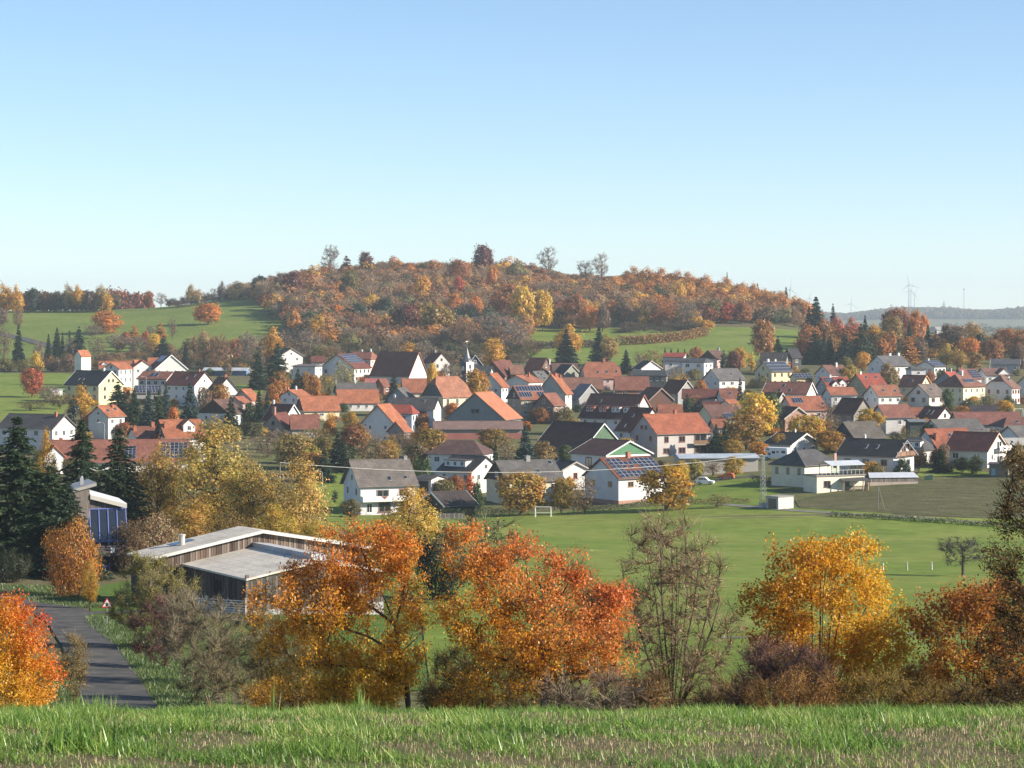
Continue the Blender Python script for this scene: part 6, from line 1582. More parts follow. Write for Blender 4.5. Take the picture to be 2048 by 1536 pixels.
H('blue-grey metal gable below the cream orange-roofed house', 765, 795, 810, 775, 797, 74, 7.5, GR, BG, gwin=(2, 1, 0), name='shed', cat='shed')
H('cream hall with half-hipped orange roof and slate gable', 765, 864, 924, 753, 794, 35, 12.8, (.50, .22, .13), CR, roof='half', hip=.35, gablec=(.11, .12, .12), fwin=(3, 1), wsize=(1.1, 2.6), gwin=(1, 0, 0), name='parish_hall', cat='building', wtop=1.9)
# --- church
H('church nave with long dark slate roof', 868, 930, 985, 732, 750, -12, 9, (.07, .075, .08), WH, name='church_nave', cat='church', fwin=(3, 1), wsize=(.9, 2.0))
H('white house with dark red roof and white gable behind the church', 930, 861, 885, 705, 726, -56, 8.5, DR, (.62, .6, .56), chim=[(.25, .1, 1.1, OR2, .8), (.4, .0, .8, gr_ch, .6)], gwin=(2, 1, 1), wcol=(.15, .13, .12))
H('dark slate gabled house right behind the church spire', 935, 938, 951, 709, 731, -72, 6.6, BK, SL, gwin=(1, 0, 1), wsize=(1.3, 1.3), barge=(.4, .42, .44))
H('brown-gabled house with dark red roof right of the church', 900, 985, 1002, 722, 752, 74, 10, DR, BR, gwin=(1, 0, 0), name='barn', cat='barn')
H('red-brown roofed house behind the brown gable', 915, 996, 1020, 720, 740, 30, 9, RB, BR)
H('low tiled outbuilding right of the brown gable', 900, 1018, 1046, 730, 748, 8, 8, (.3, .15, .1), BR, name='outbuilding', cat='building')
H('house with dark red roof and brown gable above the khaki house', 930, 1060, 1094, 715, 741, -34, 9.5, DR, (.2, .12, .09), gwin=(2, 1, 1), chim=[(.98, .4, 1.2, wh_ch, .5)])
H('long brown roof left of the half-hipped orange house', 925, 1102, 1155, 726, 742, 5, 9, BR, GY)
H('dark-roofed house with olive-grey gable', 890, 1122, 1145, 729, 748, -50, 8.5, BK, (.32, .33, .28), gwin=(1, 0, 0), barge=(.4, .38, .34))
H('khaki house with grey roof and skylights', 850, 1065, 1088, 742, 766, 56, 8.4, GR, KH, sky=[(.5, .3), (.5, .6), (.3, .2)], gwin=(2, 1, 0))
H('low white gable with red roof and tall brick chimney', 832, 1031, 1062, 750, 764, 58, 11, OR2, WH, chim=[(.6, -.3, 1.4, OR2, .6)], gwin=(1, 0, 0))
H('house with orange roof, shaded gable and bright white end', 800, 979, 995, 746, 774, 62, 9.5, OR, WH, gwin=(2, 1, 0), fwin=(2, 1))
H('slate-clad house with solar panels and shingled wooden porch', 742, 1026, 1081, 771, 799, 25, 11, OR2, (.42, .32, .22), gablec=SL, solar=[(.05, .97, .05, .42, 9, 1), (.05, .5, .47, .85, 5, 1), (.72, .97, .47, .85, 3, 1)], fwin=(3, 2), gwin=(1, 1, 1), wsize=(1.1, 1.4))
H('annex with red-brown roof right of the slate-clad house', 735, 1086, 1112, 786, 811, 55, 8, RB, (.3, .2, .15), name='annex', cat='building')
H('grey-gabled house with orange roof, two chimneys and lit white end', 785, 1101, 1117, 748, 788, 68, 10.8, OR, (.62, .62, .58), gablec=(.36, .38, .37), fwin=(1, 1), gwin=(1, 1, 0), chim=[(.35, -.1, 1.0, OR2, .7), (.8, -.2, 1.0, OR2, .6)])
H('big barn with grey corrugated gable and orange roof', 690, 950, 985, 784, 838, 68, 19, OR, (.30, .33, .34), name='barn', cat='barn', gwin=(1, 0, 1), wsize=(3.4, 1.6), wcol=(.22, .2, .18), fwin=(1, 0), mat=M_RIB)
H('long low shed with brown sheet roof in front of the grey barn gable', 668, 866, 1046, 842, 858, 2, 7, (.24, .15, .13), (.33, .3, .28), name='shed', cat='shed', mat=M_RIB, fwin=(1, 0), gwin=(1, 0, 0), plinth=(1.6, (.42, .16, .13)))
H('large white house with steep dark roof and four roof dormers', 680, 1183, 1287, 788, 837, -35, 13.5, (.10, .05, .045), WH, sky=[(.25, .3)], dorm=[(.16, .74, 2.6, 1.4, 'shed', (.35, .1, .08), None, 2), (.4, .74, 2.6, 1.4, 'shed', (.35, .1, .08), None, 2), (.64, .74, 2.6, 1.4, 'shed', WH, None, 2), (.86, .74, 2.6, 1.4, 'shed', WH, None, 2)], fwin=(5, 1), gwin=(2, 0, 0), barge=OR2)
H('white house with dark red roof and two skylights left of the big red-roofed house', 622, 1262, 1306, 815, 862, -45, 13, DR, WH, sky=[(.35, .35), (.3, .78)], chim=[(.25, .1, 1.2, gr_ch, .9)], gwin=(1, 0, 1))
bigred = H('big pale house with wide red roof, wooden balcony and unplastered front', 600, 1283, 1399, 827, 867, 30, 13.0, (.40, .13, .07), (.52, .5, .46), fwin=(1, 0), gwin=(2, 1, 2), wcol=(.45, .13, .06), chim=[(.58, .0, .8, OR2, .7)], wsize=(1.2, 1.2))
H('dark-roofed farm barn with green boarded gable and white base', 592, 1108, 1207, 844, 905, -46, 17, (.12, .06, .05), WH, name='barn', cat='barn', gablec=GN, barge=(.62, .64, .62), fwin=(3, 1), wsize=(1.4, 1.2), gwin=(1, 0, 0), wcol=(.1, .1, .1))
H('lower barn wing with brighter green boarded gable', 560, 1186, 1258, 879, 908, -52, 14.5, (.12, .06, .05), WH, name='barn', cat='barn', gablec=(.10, .22, .12), barge=(.62, .64, .62), fwin=(1, 1), wsize=(2.2, 2.4), gwin=(1, 0, 0), wcol=(.1, .1, .1), wtop=1.9)
sol = H('white house with a roof full of solar panels beside the meadow', 492, 1198, 1304, 914, 955, 35, 12.4, (.20, .075, .05), WH, solar=[(.07, .98, .08, .97, 10, 6, {(2, 2), (3, 2), (4, 2), (5, 2), (2, 3), (3, 3), (4, 3), (5, 3), (4, 0), (3, 0)})], sky=[(.32, .45, .9, 1.1), (.46, .45, .9, 1.1)], chim=[(.55, .0, .9, (.4, .17, .12), .8)], fwin=(2, 1), wsize=(1.5, 1.1), gwin=(2, 1, 0), wcol=(.3, .18, .1), plinth=(.5, (.42, .24, .18)))
H('low white gabled annex left of the solar house', 522, 1120, 1152, 921, 938, -64, 7.0, BK, WH, gwin=(1, 1, 0), wcol=(.35, .06, .05), barge=(.4, .36, .32), name='annex', cat='building')
H('long low shed with blue-grey sheet roof behind the parked cars', 540, 1350, 1512, 907, 916, 6, 11, (.40, .46, .52), (.5, .48, .45), name='shed', cat='shed', mat=M_RIB, fwin=(3, 0), gwin=(1, 0, 0))
# --- front row
fr1 = H('white house with big grey-brown roof and front balcony by the lawn', 482, 699, 818, 919, 972, 22, 11.8, (.17, .145, .125), WH, sky=[(.55, .72), (.82, .7, .7, .8)], chim=[(.93, .02, .6, gr_ch, .7)], fwin=(1, 0), gwin=(2, 2, 1), wsize=(.9, 1.2), wcol=(.3, .18, .12), oh=.7)
dap = H('white house with dark roof, dormer band and dappled gable', 522, 903, 975, 911, 942, -42, 10.2, GRD, WH, dorm=[(.42, .72, 6.2, 1.25, 'shed', WH, GRD, 3)], fwin=(3, 1), gwin=(2, 1, 1), wcol=(.75, .74, .7))
H('white garage with low dark roof left of the dormer band house', 512, 842, 880, 949, 957, -30, 6.5, GRD, WH, name='garage', cat='garage', fwin=(1, 1), wsize=(2.4, 2.0), wcol=(.1, .05, .04), gwin=(1, 0, 0), wtop=1.4)
H('white house with brown hipped roof behind the dormer band house', 560, 895, 948, 880, 908, -15, 10.5, (.14, .08, .07), WH, roof='hip', hip=.36, fwin=(3, 1), wsize=(1.4, 1.3), gwin=(2, 1, 0))
H('cream house with grey roof and dark brown gable behind golden trees', 500, 990, 1108, 920, 962, 25, 11.5, GR, CR, gablec=(.07, .05, .045), gwin=(1, 1, 1), wsize=(1.6, 1.3), sky=[(.62, .55), (.9, .15)], chim=[(.55, .0, .8, gr_ch, .9)], fwin=(3, 1))
H('low open barn with dark brown roof between the white house and the hedge', 474, 862, 931, 982, 1011, 30, 11, (.085, .065, .06), (.12, .07, .055), name='barn', cat='barn', wallmat=M_WOOD, fwin=(1, 0), gwin=(1, 0, 0), barge=(.6, .62, .62), oh=.6)
# --- right centre
H('orange half-hipped house with pinkish gable and three skylights', 885, 1163, 1238, 724, 757, 10, 12, OR2, PK, roof='half', hip=.4, sky=[(.38, .62), (.62, .6), (.88, .58)], chim=[(.6, 0, 1.2, OR2, .9), (.5, .2, .5, wh_ch, .3)], fwin=(4, 1))
H('long brown-roofed barn below the orange half-hipped house', 832, 1122, 1206, 755, 779, 2, 10, (.26, .13, .09), BR, name='barn', cat='barn', fwin=(1, 0))
H('grey double gable with pale roof slope', 792, 1160, 1182, 768, 798, -62, 9.5, (.3, .3, .32), GY, name='barn', cat='barn', gwin=(1, 0, 0), barge=(.5, .5, .5))
H('red-brown barn with brick lower wall', 822, 1228, 1298, 753, 780, 3, 9, RB, (.4, .2, .13), name='barn', cat='barn', fwin=(2, 1), wsize=(1.4, 1.2))
H('long dark building with mansard roof and row of windows', 865, 1266, 1330, 740, 751, -8, 9, (.06, .065, .07), (.15, .14, .14), roof='hip', hip=.12, fwin=(6, 1), wsize=(.9, 1.1))
H('white house with low gable and dark roof above the long dark building', 922, 1286, 1303, 721, 737, -62, 9.8, BK, WH, gwin=(2, 1, 0), barge=(.5, .4, .35), chim=[(.6, .3, .8, OR2, .6)])
H('white split-level house with dark low roof, left wing', 935, 1335, 1372, 716, 722, -4, 9, (.07, .075, .085), WH, roof='hip', hip=.15, fwin=(2, 1))
H('white split-level house with dark low roof, right wing with lit wall', 925, 1378, 1412, 716, 724, -30, 9, (.08, .085, .095), WH, roof='hip', hip=.15, fwin=(2, 2), wsize=(1.8, 1.4))
H('low white house with bright red roof above the split-level house', 985, 1330, 1373, 705, 714, -22, 8, RD, WH, fwin=(2, 1))
H('pink house with brown roof and dark boarded gable', 962, 1414, 1441, 700, 718, 50, 9.2, BR, PK, gablec=WD, gwin=(2, 1, 0), chim=[(.9, .0, .8, gr_ch, .7)])
H('white house with broad grey roof and one skylight', 852, 1419, 1477, 737, 760, 32, 10.5, GR, WH, sky=[(.6, .5)], fwin=(3, 1), wsize=(1.6, 1.3), gwin=(2, 1, 1))
H('dark house with brown tiled gable', 732, 1296, 1322, 775, 800, -64, 9, DR, BR, name='barn', cat='barn', gwin=(1, 0, 0), barge=(.35, .25, .2))
H('dark red-roofed house with grey gable behind the brown tiled gable', 790, 1338, 1374, 760, 786, -46, 9.5, DR, GY, gwin=(1, 1, 0), barge=(.45, .42, .38))
H('long dark red roof among the middle barns', 765, 1364, 1434, 778, 797, -6, 9, DR, WH, name='barn', cat='barn')
H('red-brown roof continuing the long dark red one', 758, 1436, 1478, 777, 797, 8, 9, RB, WH, sky=[(.5, .5)])
H('low dark red roof behind the small orange gable', 712, 1405, 1444, 803, 814, -4, 7, DR, WH, name='outbuilding', cat='building')
H('small white gable with orange roof', 705, 1448, 1472, 799, 812, 40, 6.5, OR, WH)
H('house with cream gable and brown roof right of the dark fir', 660, 1404, 1474, 809, 838, 28, 10.5, (.19, .10, .08), CR, chim=[(.65, .2, .7, gr_ch, .5)], solar=[(.38, .72, .62, .95, 6, 1)], fwin=(2, 1), gwin=(2, 1, 0))
H('orange-brown roof behind the big red-roofed house', 692, 1314, 1364, 809, 825, 2, 8, OR2, WH, name='barn', cat='barn', chim=[(.05, .0, .9, OR2, .6)])
H('small outbuilding with orange-brown roof right of the big red-roofed house', 632, 1421, 1452, 838, 855, 10, 7, OR2, (.5, .4, .33), name='outbuilding', cat='building')
H('dark-roofed barn with grey boarded gable beside the yellow tree', 712, 1530, 1564, 785, 812, -42, 8.5, DR, (.34, .32, .28), name='barn', cat='barn', wallmat=M_WOOD, gwin=(1, 0, 0), barge=(.5, .48, .44))
H('white house with long brown roof and bright white gable', 762, 1535, 1622, 764, 787, -27, 9.5, RB, WH, sky=[(.42, .3), (.38, .75), (.6, .7)], fwin=(4, 1), gwin=(2, 1, 1), barge=WH)
H('house with orange-brown roof, pale solar collector and pinkish gable', 692, 1568, 1643, 792, 821, 20, 10.5, (.38, .14, .08), PK, solar=[(.14, .42, .12, .5, 4, 1)], sky=[(.93, .55)], fwin=(2, 1), gwin=(2, 1, 1))
H('house with pinkish gable under a brown roof before the golden tree', 655, 1568, 1594, 813, 836, -66, 9, DR, (.45, .28, .24), gwin=(1, 1, 0), barge=(.5, .45, .4))
H('barn with steep dark roof and grey boarded gable', 660, 1686, 1726, 796, 829, -42, 10, (.10, .05, .045), (.40, .37, .33), name='barn', cat='barn', wallmat=M_WOOD, gwin=(1, 0, 0))
H('low house with orange roof and white wall right of the white gable', 732, 1651, 1708, 775, 790, 12, 8.5, OR2, WH, fwin=(3, 1))
H('red house with three white-trimmed dormer gables and solar panels', 792, 1641, 1695, 754, 778, 18, 11, RD, GY, solar=[(.06, .42, .08, .45, 5, 2)], dorm=[(.36, .8, 2.6, .8, 'gable', WH, DR, 1), (.62, .8, 3.4, 1.0, 'gable', WH, DR, 1), (.9, .8, 2.6, .8, 'gable', WH, DR, 1)], chim=[(.35, .0, .6, wh_ch, .6)])
H('khaki house with bright red roof and four skylights', 782, 1709, 1761, 747, 778, 30, 11.5, RD, KH, sky=[(.32, .25), (.75, .25), (.35, .78), (.85, .75)], chim=[(.2, 0, .6, wh_ch, .6)], gwin=(2, 1, 1))
H('white house with orange-brown roof left of the dark-roofed trimmed house', 742, 1738, 1793, 770, 792, 24, 9.5, (.36, .15, .09), WH, sky=[(.35, .5), (.8, .55)], fwin=(3, 1))
H('cream yellow house with three rows of solar panels', 882, 1523, 1571, 723, 743, 36, 10, GR, (.80, .72, .48), solar=[(.03, .97, .05, .36, 9, 1), (.03, .97, .37, .66, 9, 1), (.03, .97, .67, .97, 9, 1)], chim=[(.27, .05, 1.0, wh_ch, .8), (.6, .05, .8, wh_ch, .6)], fwin=(3, 2), gwin=(2, 1, 1), wsize=(.9, 1.3), wcol=(.25, .15, .08))
H('cream annex with solar roof beside the yellow house', 862, 1584, 1622, 747, 756, 14, 8, GR, (.80, .68, .38), solar=[(.05, .95, .1, .9, 5, 2)], name='annex', cat='building', fwin=(1, 0))
H('dark brown house in the shade of the fir behind the yellow house', 952, 1522, 1575, 705, 722, -14, 10, (.07, .06, .06), (.3, .28, .24), sky=[(.8, .5)])
H('dark gabled house right behind the shaded brown one', 962, 1573, 1596, 697, 716, 24, 8, (.06, .055, .06), (.1, .1, .1))
H('white house with brown roof and white chimney behind the triple gables', 852, 1642, 1688, 730, 749, 30, 9.5, (.24, .12, .09), WH, sky=[(.5, .55)], chim=[(.62, -.15, 1.2, wh_ch, .6)], gwin=(2, 1, 1))
H('large white house with grey roof and two white chimneys', 902, 1750, 1806, 711, 732, 34, 11.5, (.17, .165, .165), WH, chim=[(.55, .05, .9, wh_ch, .8), (.9, .05, 1.0, wh_ch, .8)], fwin=(3, 2), gwin=(2, 2, 1))
H('low white annex right of the large white house', 885, 1822, 1841, 733, 738, 10, 7, GR, WH, name='annex', cat='building', fwin=(1, 1), roof='hip', hip=.2)
H('white house with bluish solar roof and glazed veranda', 902, 1846, 1877, 721, 733, 44, 9.5, GRD, WH, solar=[(.05, .95, .08, .92, 6, 3)], chim=[(.4, .1, .8, wh_ch, .5)], fwin=(3, 1), wsize=(1.6, 1.4), barge=(.12, .12, .13))
H('cream house with dark roof and orange-trimmed gable', 802, 1809, 1851, 750, 773, -36, 9.5, (.12, .05, .045), CR, barge=(.55, .27, .15), gwin=(1, 1, 1), sky=[(.4, .5), (.5, .5)])
H('white-gabled house with grey-brown roof below the orange-trimmed gable', 742, 1832, 1874, 768, 792, 40, 9.5, (.19, .145, .12), WH, sky=[(.45, .45)], fwin=(2, 1), wsize=(1.5, 1.3), gwin=(2, 1, 1), wcol=(.3, .17, .1))
H('yellow villa with hipped roof, round dormer and glazed porch', 765, 1908, 1934, 748, 773, 44, 11.5, (.30, .14, .10), (.78, .69, .46), roof='hip', hip=.3, solar=[(.30, .72, .42, .68, 6, 1)], fwin=(4, 2), gwin=(4, 2, 0), wsize=(.9, 1.4), chim=[(.5, -.1, 1.4, wh_ch, .5)])
H('house with grey gable and red roof behind the yellow villa', 812, 1886, 1912, 743, 765, 50, 9.5, RD, BG, gwin=(2, 1, 0), chim=[(.6, .0, 1.0, gr_ch, .7)])
H('red-roofed house with rows of bluish panels behind the villa', 836, 1915, 1953, 738, 757, 22, 9.5, (.33, .13, .1), WH, solar=[(.45, .95, .1, .95, 4, 4)], chim=[(.2, .05, .8, OR2, .6)])
H('white mansard house with brown half-hipped roof and lit side', 772, 1992, 2016, 750, 776, 48, 11, (.24, .13, .1), WH, roof='half', hip=.45, fwin=(3, 2), gwin=(3, 1, 0), wcol=(.4, .2, .12), sky=[(.6, .35)])
H('broad low house with brown roof and white porch gable', 842, 1960, 2013, 736, 750, 8, 11, (.27, .15, .12), WH, dorm=[(.75, .92, 4.2, .3, 'gable', WH, None, 0)], fwin=(3, 1), chim=[(.35, .0, .7, gr_ch, .5)])
H('low dark house with flat white-edged roof under the russet trees', 935, 1982, 2040, 718, 729, -12, 10, (.13, .14, .15), (.45, .47, .5), fwin=(3, 1), barge=WH)
H('white gabled house cut by the right edge', 790, 2046, 2080, 750, 776, 44, 10, RB, WH, gwin=(2, 1, 0))
H('white house with large plain red-brown roof', 642, 1753, 1817, 809, 835, 16, 10, (.26, .11, .08), (.66, .65, .65), fwin=(1, 1), gwin=(1, 1, 0))
H('small house with orange-brown roof behind the white gable with skylights', 692, 1820, 1854, 815, 831, 4, 8, OR2, CR, sky=[(.5, .7)])
H('white gabled house with dark red roof and two long skylights', 662, 1853, 1889, 813, 839, -48, 9, (.15, .06, .05), WH, sky=[(.35, .45, .6, 1.8), (.55, .45, .6, 1.8)], gwin=(1, 0, 1), wcol=(.2, .12, .1))
H('long barn with brown tiled roof at the right', 642, 1904, 2038, 824, 852, 5, 11, (.26, .11, .085), (.4, .33, .3), name='barn', cat='barn', fwin=(1, 0))
H('dark blue-grey boarded barn above the long brown roof', 686, 1940, 1996, 811, 826, -10, 9, (.08, .06, .065), (.14, .17, .2), name='barn', cat='barn', chim=[(.95, .1, .7, OR2, .6)], fwin=(1, 0))
H('white house with long grey roof in the right foreground row', 592, 1857, 1958, 838, 866, 22, 11, GR, WH, fwin=(3, 1), gwin=(1, 0, 0), sky=[(.9, .8, .4, .4)])
H('dark metal-sided shed with sloping roof', 612, 1812, 1850, 838, 843, 4, 6, (.2, .23, .25), (.07, .085, .09), name='shed', cat='shed', mat=M_RIB, fwin=(1, 0), gwin=(1, 0, 0))
H('white house with orange roof, big brick chimney and white dormer', 552, 1845, 1937, 857, 902, 24, 12, (.36, .12, .07), WH, chim=[(.13, -.45, 1.3, OR2, 1.0)], dorm=[(.56, .78, 2.6, 1.5, 'shed', WH, (.36, .12, .07), 2)], sky=[(.5, .3), (.93, .25, 1.2, 1.0)], fwin=(3, 1))
bal = H('white house with dark red roof and white balconies in the lit gable', 532, 1913, 1992, 864, 901, -38, 10.5, (.15, .055, .05), WH, barge=(.6, .4, .3), fwin=(2, 1), wsize=(1.6, 1.4), gwin=(1, 0, 0), chim=[(.55, .3, .9, OR2, .7)])
H('brown hipped house with oval dormer at the right edge', 612, 2012, 2070, 834, 853, 12, 10, (.24, .11, .085), WH, roof='hip', hip=.3, sky=[(.35, .5)])
H('grey-roofed house with white gable at the right edge', 572, 2012, 2080, 851, 876, 24, 10, GR, WH, gwin=(1, 0, 0), fwin=(2, 0))
H('pale sheet-roofed shed at the right edge', 545, 2005, 2070, 876, 890, 10, 7, (.48, .46, .43), (.2, .2, .2), name='shed', cat='shed', mat=M_RIB, fwin=(1, 0), gwin=(1, 0, 0))
# --- right front row
H('white bungalow with black roof and bright gable behind the camper van', 580, 1559, 1610, 865, 888, -50, 10.5, BK, WH, barge=(.75, .72, .66), gwin=(3, 1, 0), wsize=(.9, 1.2), fwin=(1, 0), chim=[(.55, .1, .9, wh_ch, .35)], oh=.9)
crm = H('cream bungalow with dark hipped roof by the ploughed field', 502, 1590, 1632, 899, 929, 44, 9.8, (.10, .095, .095), (.78, .73, .58), roof='hip', hip=.32, fwin=(1, 0), gwin=(3, 1, 0), wsize=(.85, 1.3), wcol=(.14, .1, .08))
blk = H('white house with black roof and wooden balcony gable', 522, 1697, 1808, 878, 912, -34, 11.5, (.03, .032, .036), WH, fwin=(3, 1), wsize=(1.5, 1.3), wcol=(.3, .28, .26), gwin=(1, 0, 0), sky=[(.42, .45, .7, 1.6), (.6, .45, .7, 1.6)], barge=(.2, .2, .22), chim=[(.3, .05, .9, wh_ch, .5)], oh=.8)
H('house with grey-brown roof and dark slate gable behind the black roof', 582, 1683, 1753, 843, 876, 24, 10.5, (.16, .14, .115), (.3, .27, .22), gablec=(.04, .05, .065), gwin=(2, 1, 0), wcol=WH, fwin=(2, 0))
H('house with grey hip roof and white dormer right of the wooden balcony gable', 545, 1818, 1842, 873, 900, -30, 9, (.10, .10, .10), WH, roof='hip', hip=.25, dorm=[(.62, .8, 3.4, 1.3, 'shed', WH, GRD, 2)], fwin=(1, 1))

# --- shrubs and small trees in the gardens, in front of the walls
def inside_any(x, y, pad):
    for b, _ in BLD:
        dx, dy = x - b.X, y - b.D; c, sn = math.cos(b.t), math.sin(b.t)
        if abs(dx * c + dy * sn) < b.lw + pad and abs(-dx * sn + dy * c) < b.ww + pad: return True
    return False
_used = set()
GCOL = [('ochre', (.46, .28, .06)), ('olive', (.22, .19, .06)), ('dark green', (.05, .08, .035)), ('rust', (.36, .15, .05)), ('brown', (.26, .18, .1)), ('golden', (.6, .37, .05)), ('green', (.10, .14, .045)), ('orange', (.55, .23, .05))]
rs = random.Random(21)
for b, lab in BLD:
    if b.D < 505: continue
    words = lab.split(); short = ' '.join(words[:10])
    cols = rs.sample(GCOL, 4); k = 0
    for side in ('front', 'front', 'front', 'gable', 'gable'):
        if rs.random() < .36 or k >= 3: continue
        gs = -1 if b.t > 0 else 1
        if side == 'front': lx, ly = rs.uniform(-b.lw, b.lw), -b.ww - rs.uniform(1.6, 4.0)
        else: lx, ly = gs * (b.lw + rs.uniform(1.6, 4.0)), rs.uniform(-b.ww, b.ww)
        c, sn = math.cos(b.t), math.sin(b.t); x, y = b.X + c * lx - sn * ly, b.D + sn * lx + c * ly
        if inside_any(x, y, .8): continue
        px = 1024 + F * x / y
        if px < -60 or px > 2100 or (1385 < px < 1530 and y < 545): continue
        nm, col = cols[k]; size = rs.choice(('shrub', 'shrub', 'shrub', 'tree'))
        l_ = f'{nm} garden {size} beside the {short}'
        if l_ in _used: continue
        _used.add(l_); k += 1
        hh = rs.uniform(1.6, 3.2) if size == 'shrub' else rs.uniform(3.2, 5.5); ww_ = rs.uniform(2.6, 5.0)
        kind = 'fir' if nm == 'dark green' and size == 'tree' else ('leafy' if size == 'tree' else rs.choice(('shrub', 'shrub', 'twigshrub')))
        z = h1(x, y); top = HY - (z + hh) * F / y
        tree(kind, px, y, top, ww_ * F / y, col, l_, group='garden shrubs beside the houses', name='garden_' + size, cat=size)
# ------------------------------------------------------------------ details on single houses
def local(b, name, c, s, mat=None, color=None, rot=None): return bx(name, b.rt, c, s, mat, color, rot)
# big pale house: front windows, recessed balconies with wooden railing
b = bigred; y = -b.ww - .005
for xx, zz, w_, h_ in ((-5.2, -1.5, 1.3, 1.5), (-.6, -1.5, 1.9, 1.5), (-5.2, -4.3, 1.9, 1.3), (-.6, -4.3, 2.1, 1.5)):
    if abs(xx) < b.lw - .8: window(b.rt, xx, y, b.hw + zz, w_, h_, 0, True, (.2, .08, .07))
bxr = b.lw - 3.1
bal_ = MB(); bal_.box(bxr - 2.6, bxr + 2.9, -b.ww - 1.25, -b.ww - .01, b.hw - 3.05, b.hw - 2.85); bal_.build('balcony_slab', M_CONC, b.rt, (.4, .38, .35))
rl_ = MB()
for k in range(24): rl_.box(bxr - 2.6 + k * .229, bxr - 2.6 + k * .229 + .2, -b.ww - 1.28, -b.ww - 1.23, b.hw - 2.9, b.hw - 1.9)
rl_.build('railing', M_WOOD, b.rt, (.3, .18, .10))
for zz in (-1.35, -4.2): window(b.rt, bxr, y, b.hw + zz, 3.6, 1.7, 0, True, (.16, .1, .08))
pp = MB(); pp.box(bxr + 2.75, bxr + 2.95, -b.ww - 1.2, -b.ww - 1.0, b.zb, b.hw); pp.build('post', M_CONC, b.rt, (.5, .48, .45))
# white house with balcony
b = fr1; y = -b.ww - .005
window(b.rt, -1.1, y, b.hw - 1.75, 2.6, 1.6, 0, True, (.2, .18, .17)); window(b.rt, 3.2, y, b.hw - 1.75, 1.8, 1.9, 0, True, (.35, .2, .14))
window(b.rt, -3.9, y, b.hw - 4.5, 1.2, 2.0, 0, True, WH); window(b.rt, -.7, y, b.hw - 4.4, 2.6, 2.0, 0, True, (.2, .12, .1)); window(b.rt, 3.4, y, b.hw - 4.4, 2.0, 2.0, 0, True, (.2, .12, .1))
bb = MB(); bb.box(-b.lw, b.lw - 1.2, -b.ww - 1.5, -b.ww - .01, b.hw - 3.2, b.hw - 3.0); bb.box(-b.lw, b.lw - 1.2, -b.ww - 1.5, -b.ww - 1.4, b.hw - 3.0, b.hw - 2.1); bb.box(-b.lw, -b.lw + .1, -b.ww - 1.4, -b.ww - .01, b.hw - 3.0, b.hw - 2.1)
bb.build('balcony', M_WALL, b.rt, (.8, .78, .72))
ar = MB(); ar.prism([(-1.9, b.hw - 2.12), (-1.2, b.hw - 2.75), (-.5, b.hw - 2.12)], 'y', -b.ww - 1.53, -b.ww - 1.505); ar.build('balcony_wedge', M_PAINT, b.rt, (.25, .09, .08))
# white balconies in the lit gable
b = bal; x = b.lw
for zz in (.6, -2.6):
    q = MB(); q.box(x + .01, x + 1.3, -1.2, b.ww - .2, b.hw + zz - .95, b.hw + zz - .8); q.box(x + 1.2, x + 1.3, -1.2, b.ww - .2, b.hw + zz - .8, b.hw + zz + .25); q.build('balcony', M_WALL, b.rt, (.82, .81, .78))
    window(b.rt, x + .005, .9, b.hw + zz + .3, 2.6, 2.0, R(90), True, WH); 
window(b.rt, x + .005, -2.4, b.hw - 1.6, 1.0, 1.3, R(90), True, WH)
# wooden balcony gable on the black-roofed house
b = blk; x = b.lw
q = MB(); q.box(x + .01, x + .75, -b.ww + .3, b.ww - .3, b.hw - .25, b.hw - .1); q.build('balcony_floor', M_WOOD, b.rt, (.2, .11, .07))
for k in range(20):
    yy = -b.ww + .4 + k * (2 * b.ww - .8) / 20
    bx('balcony_board', b.rt, (x + .72, yy + .2, b.hw + .45), (.04, (2 * b.ww - .8) / 20 * .92, .95), M_WOOD, (.30, .17, .11))
for yy in (-1.6, 1.6): bx('post', b.rt, (x + .66, yy, b.hw + 1.5), (.14, .14, 2.6), M_WOOD, (.28, .16, .1))
bx('collar_beam', b.rt, (x + .66, 0, b.hw + 2.6), (.14, 3.6, .16), M_WOOD, (.4, .38, .36))
window(b.rt, x + .01, 0, b.hw + 1.1, 2.2, 2.0, R(90), True, (.3, .18, .12)); window(b.rt, x + .01, -1.8, b.hw - 1.5, 2.2, 1.4, R(90), True, (.2, .15, .12)); window(b.rt, x + .01, 2.2, b.hw - 1.5, 2.2, 1.4, R(90), True, WH)

# transformer tower lettering marks
tw = bpy.data.objects['tower_house']
for k, (yy, zz, w_, h_) in enumerate(((.1, 4.3, 1.5, .35), (-.1, 3.7, 1.7, .35), (.1, 3.1, 1.4, .35))):
    hw_ = [c for c in tw.children if c.name.startswith('wall')][0].dimensions
    bx('lettering', tw, (-hw_.x / 2 - .012, yy, zz), (.01, w_, h_ * .7), M_PAINT, (.05, .05, .05))

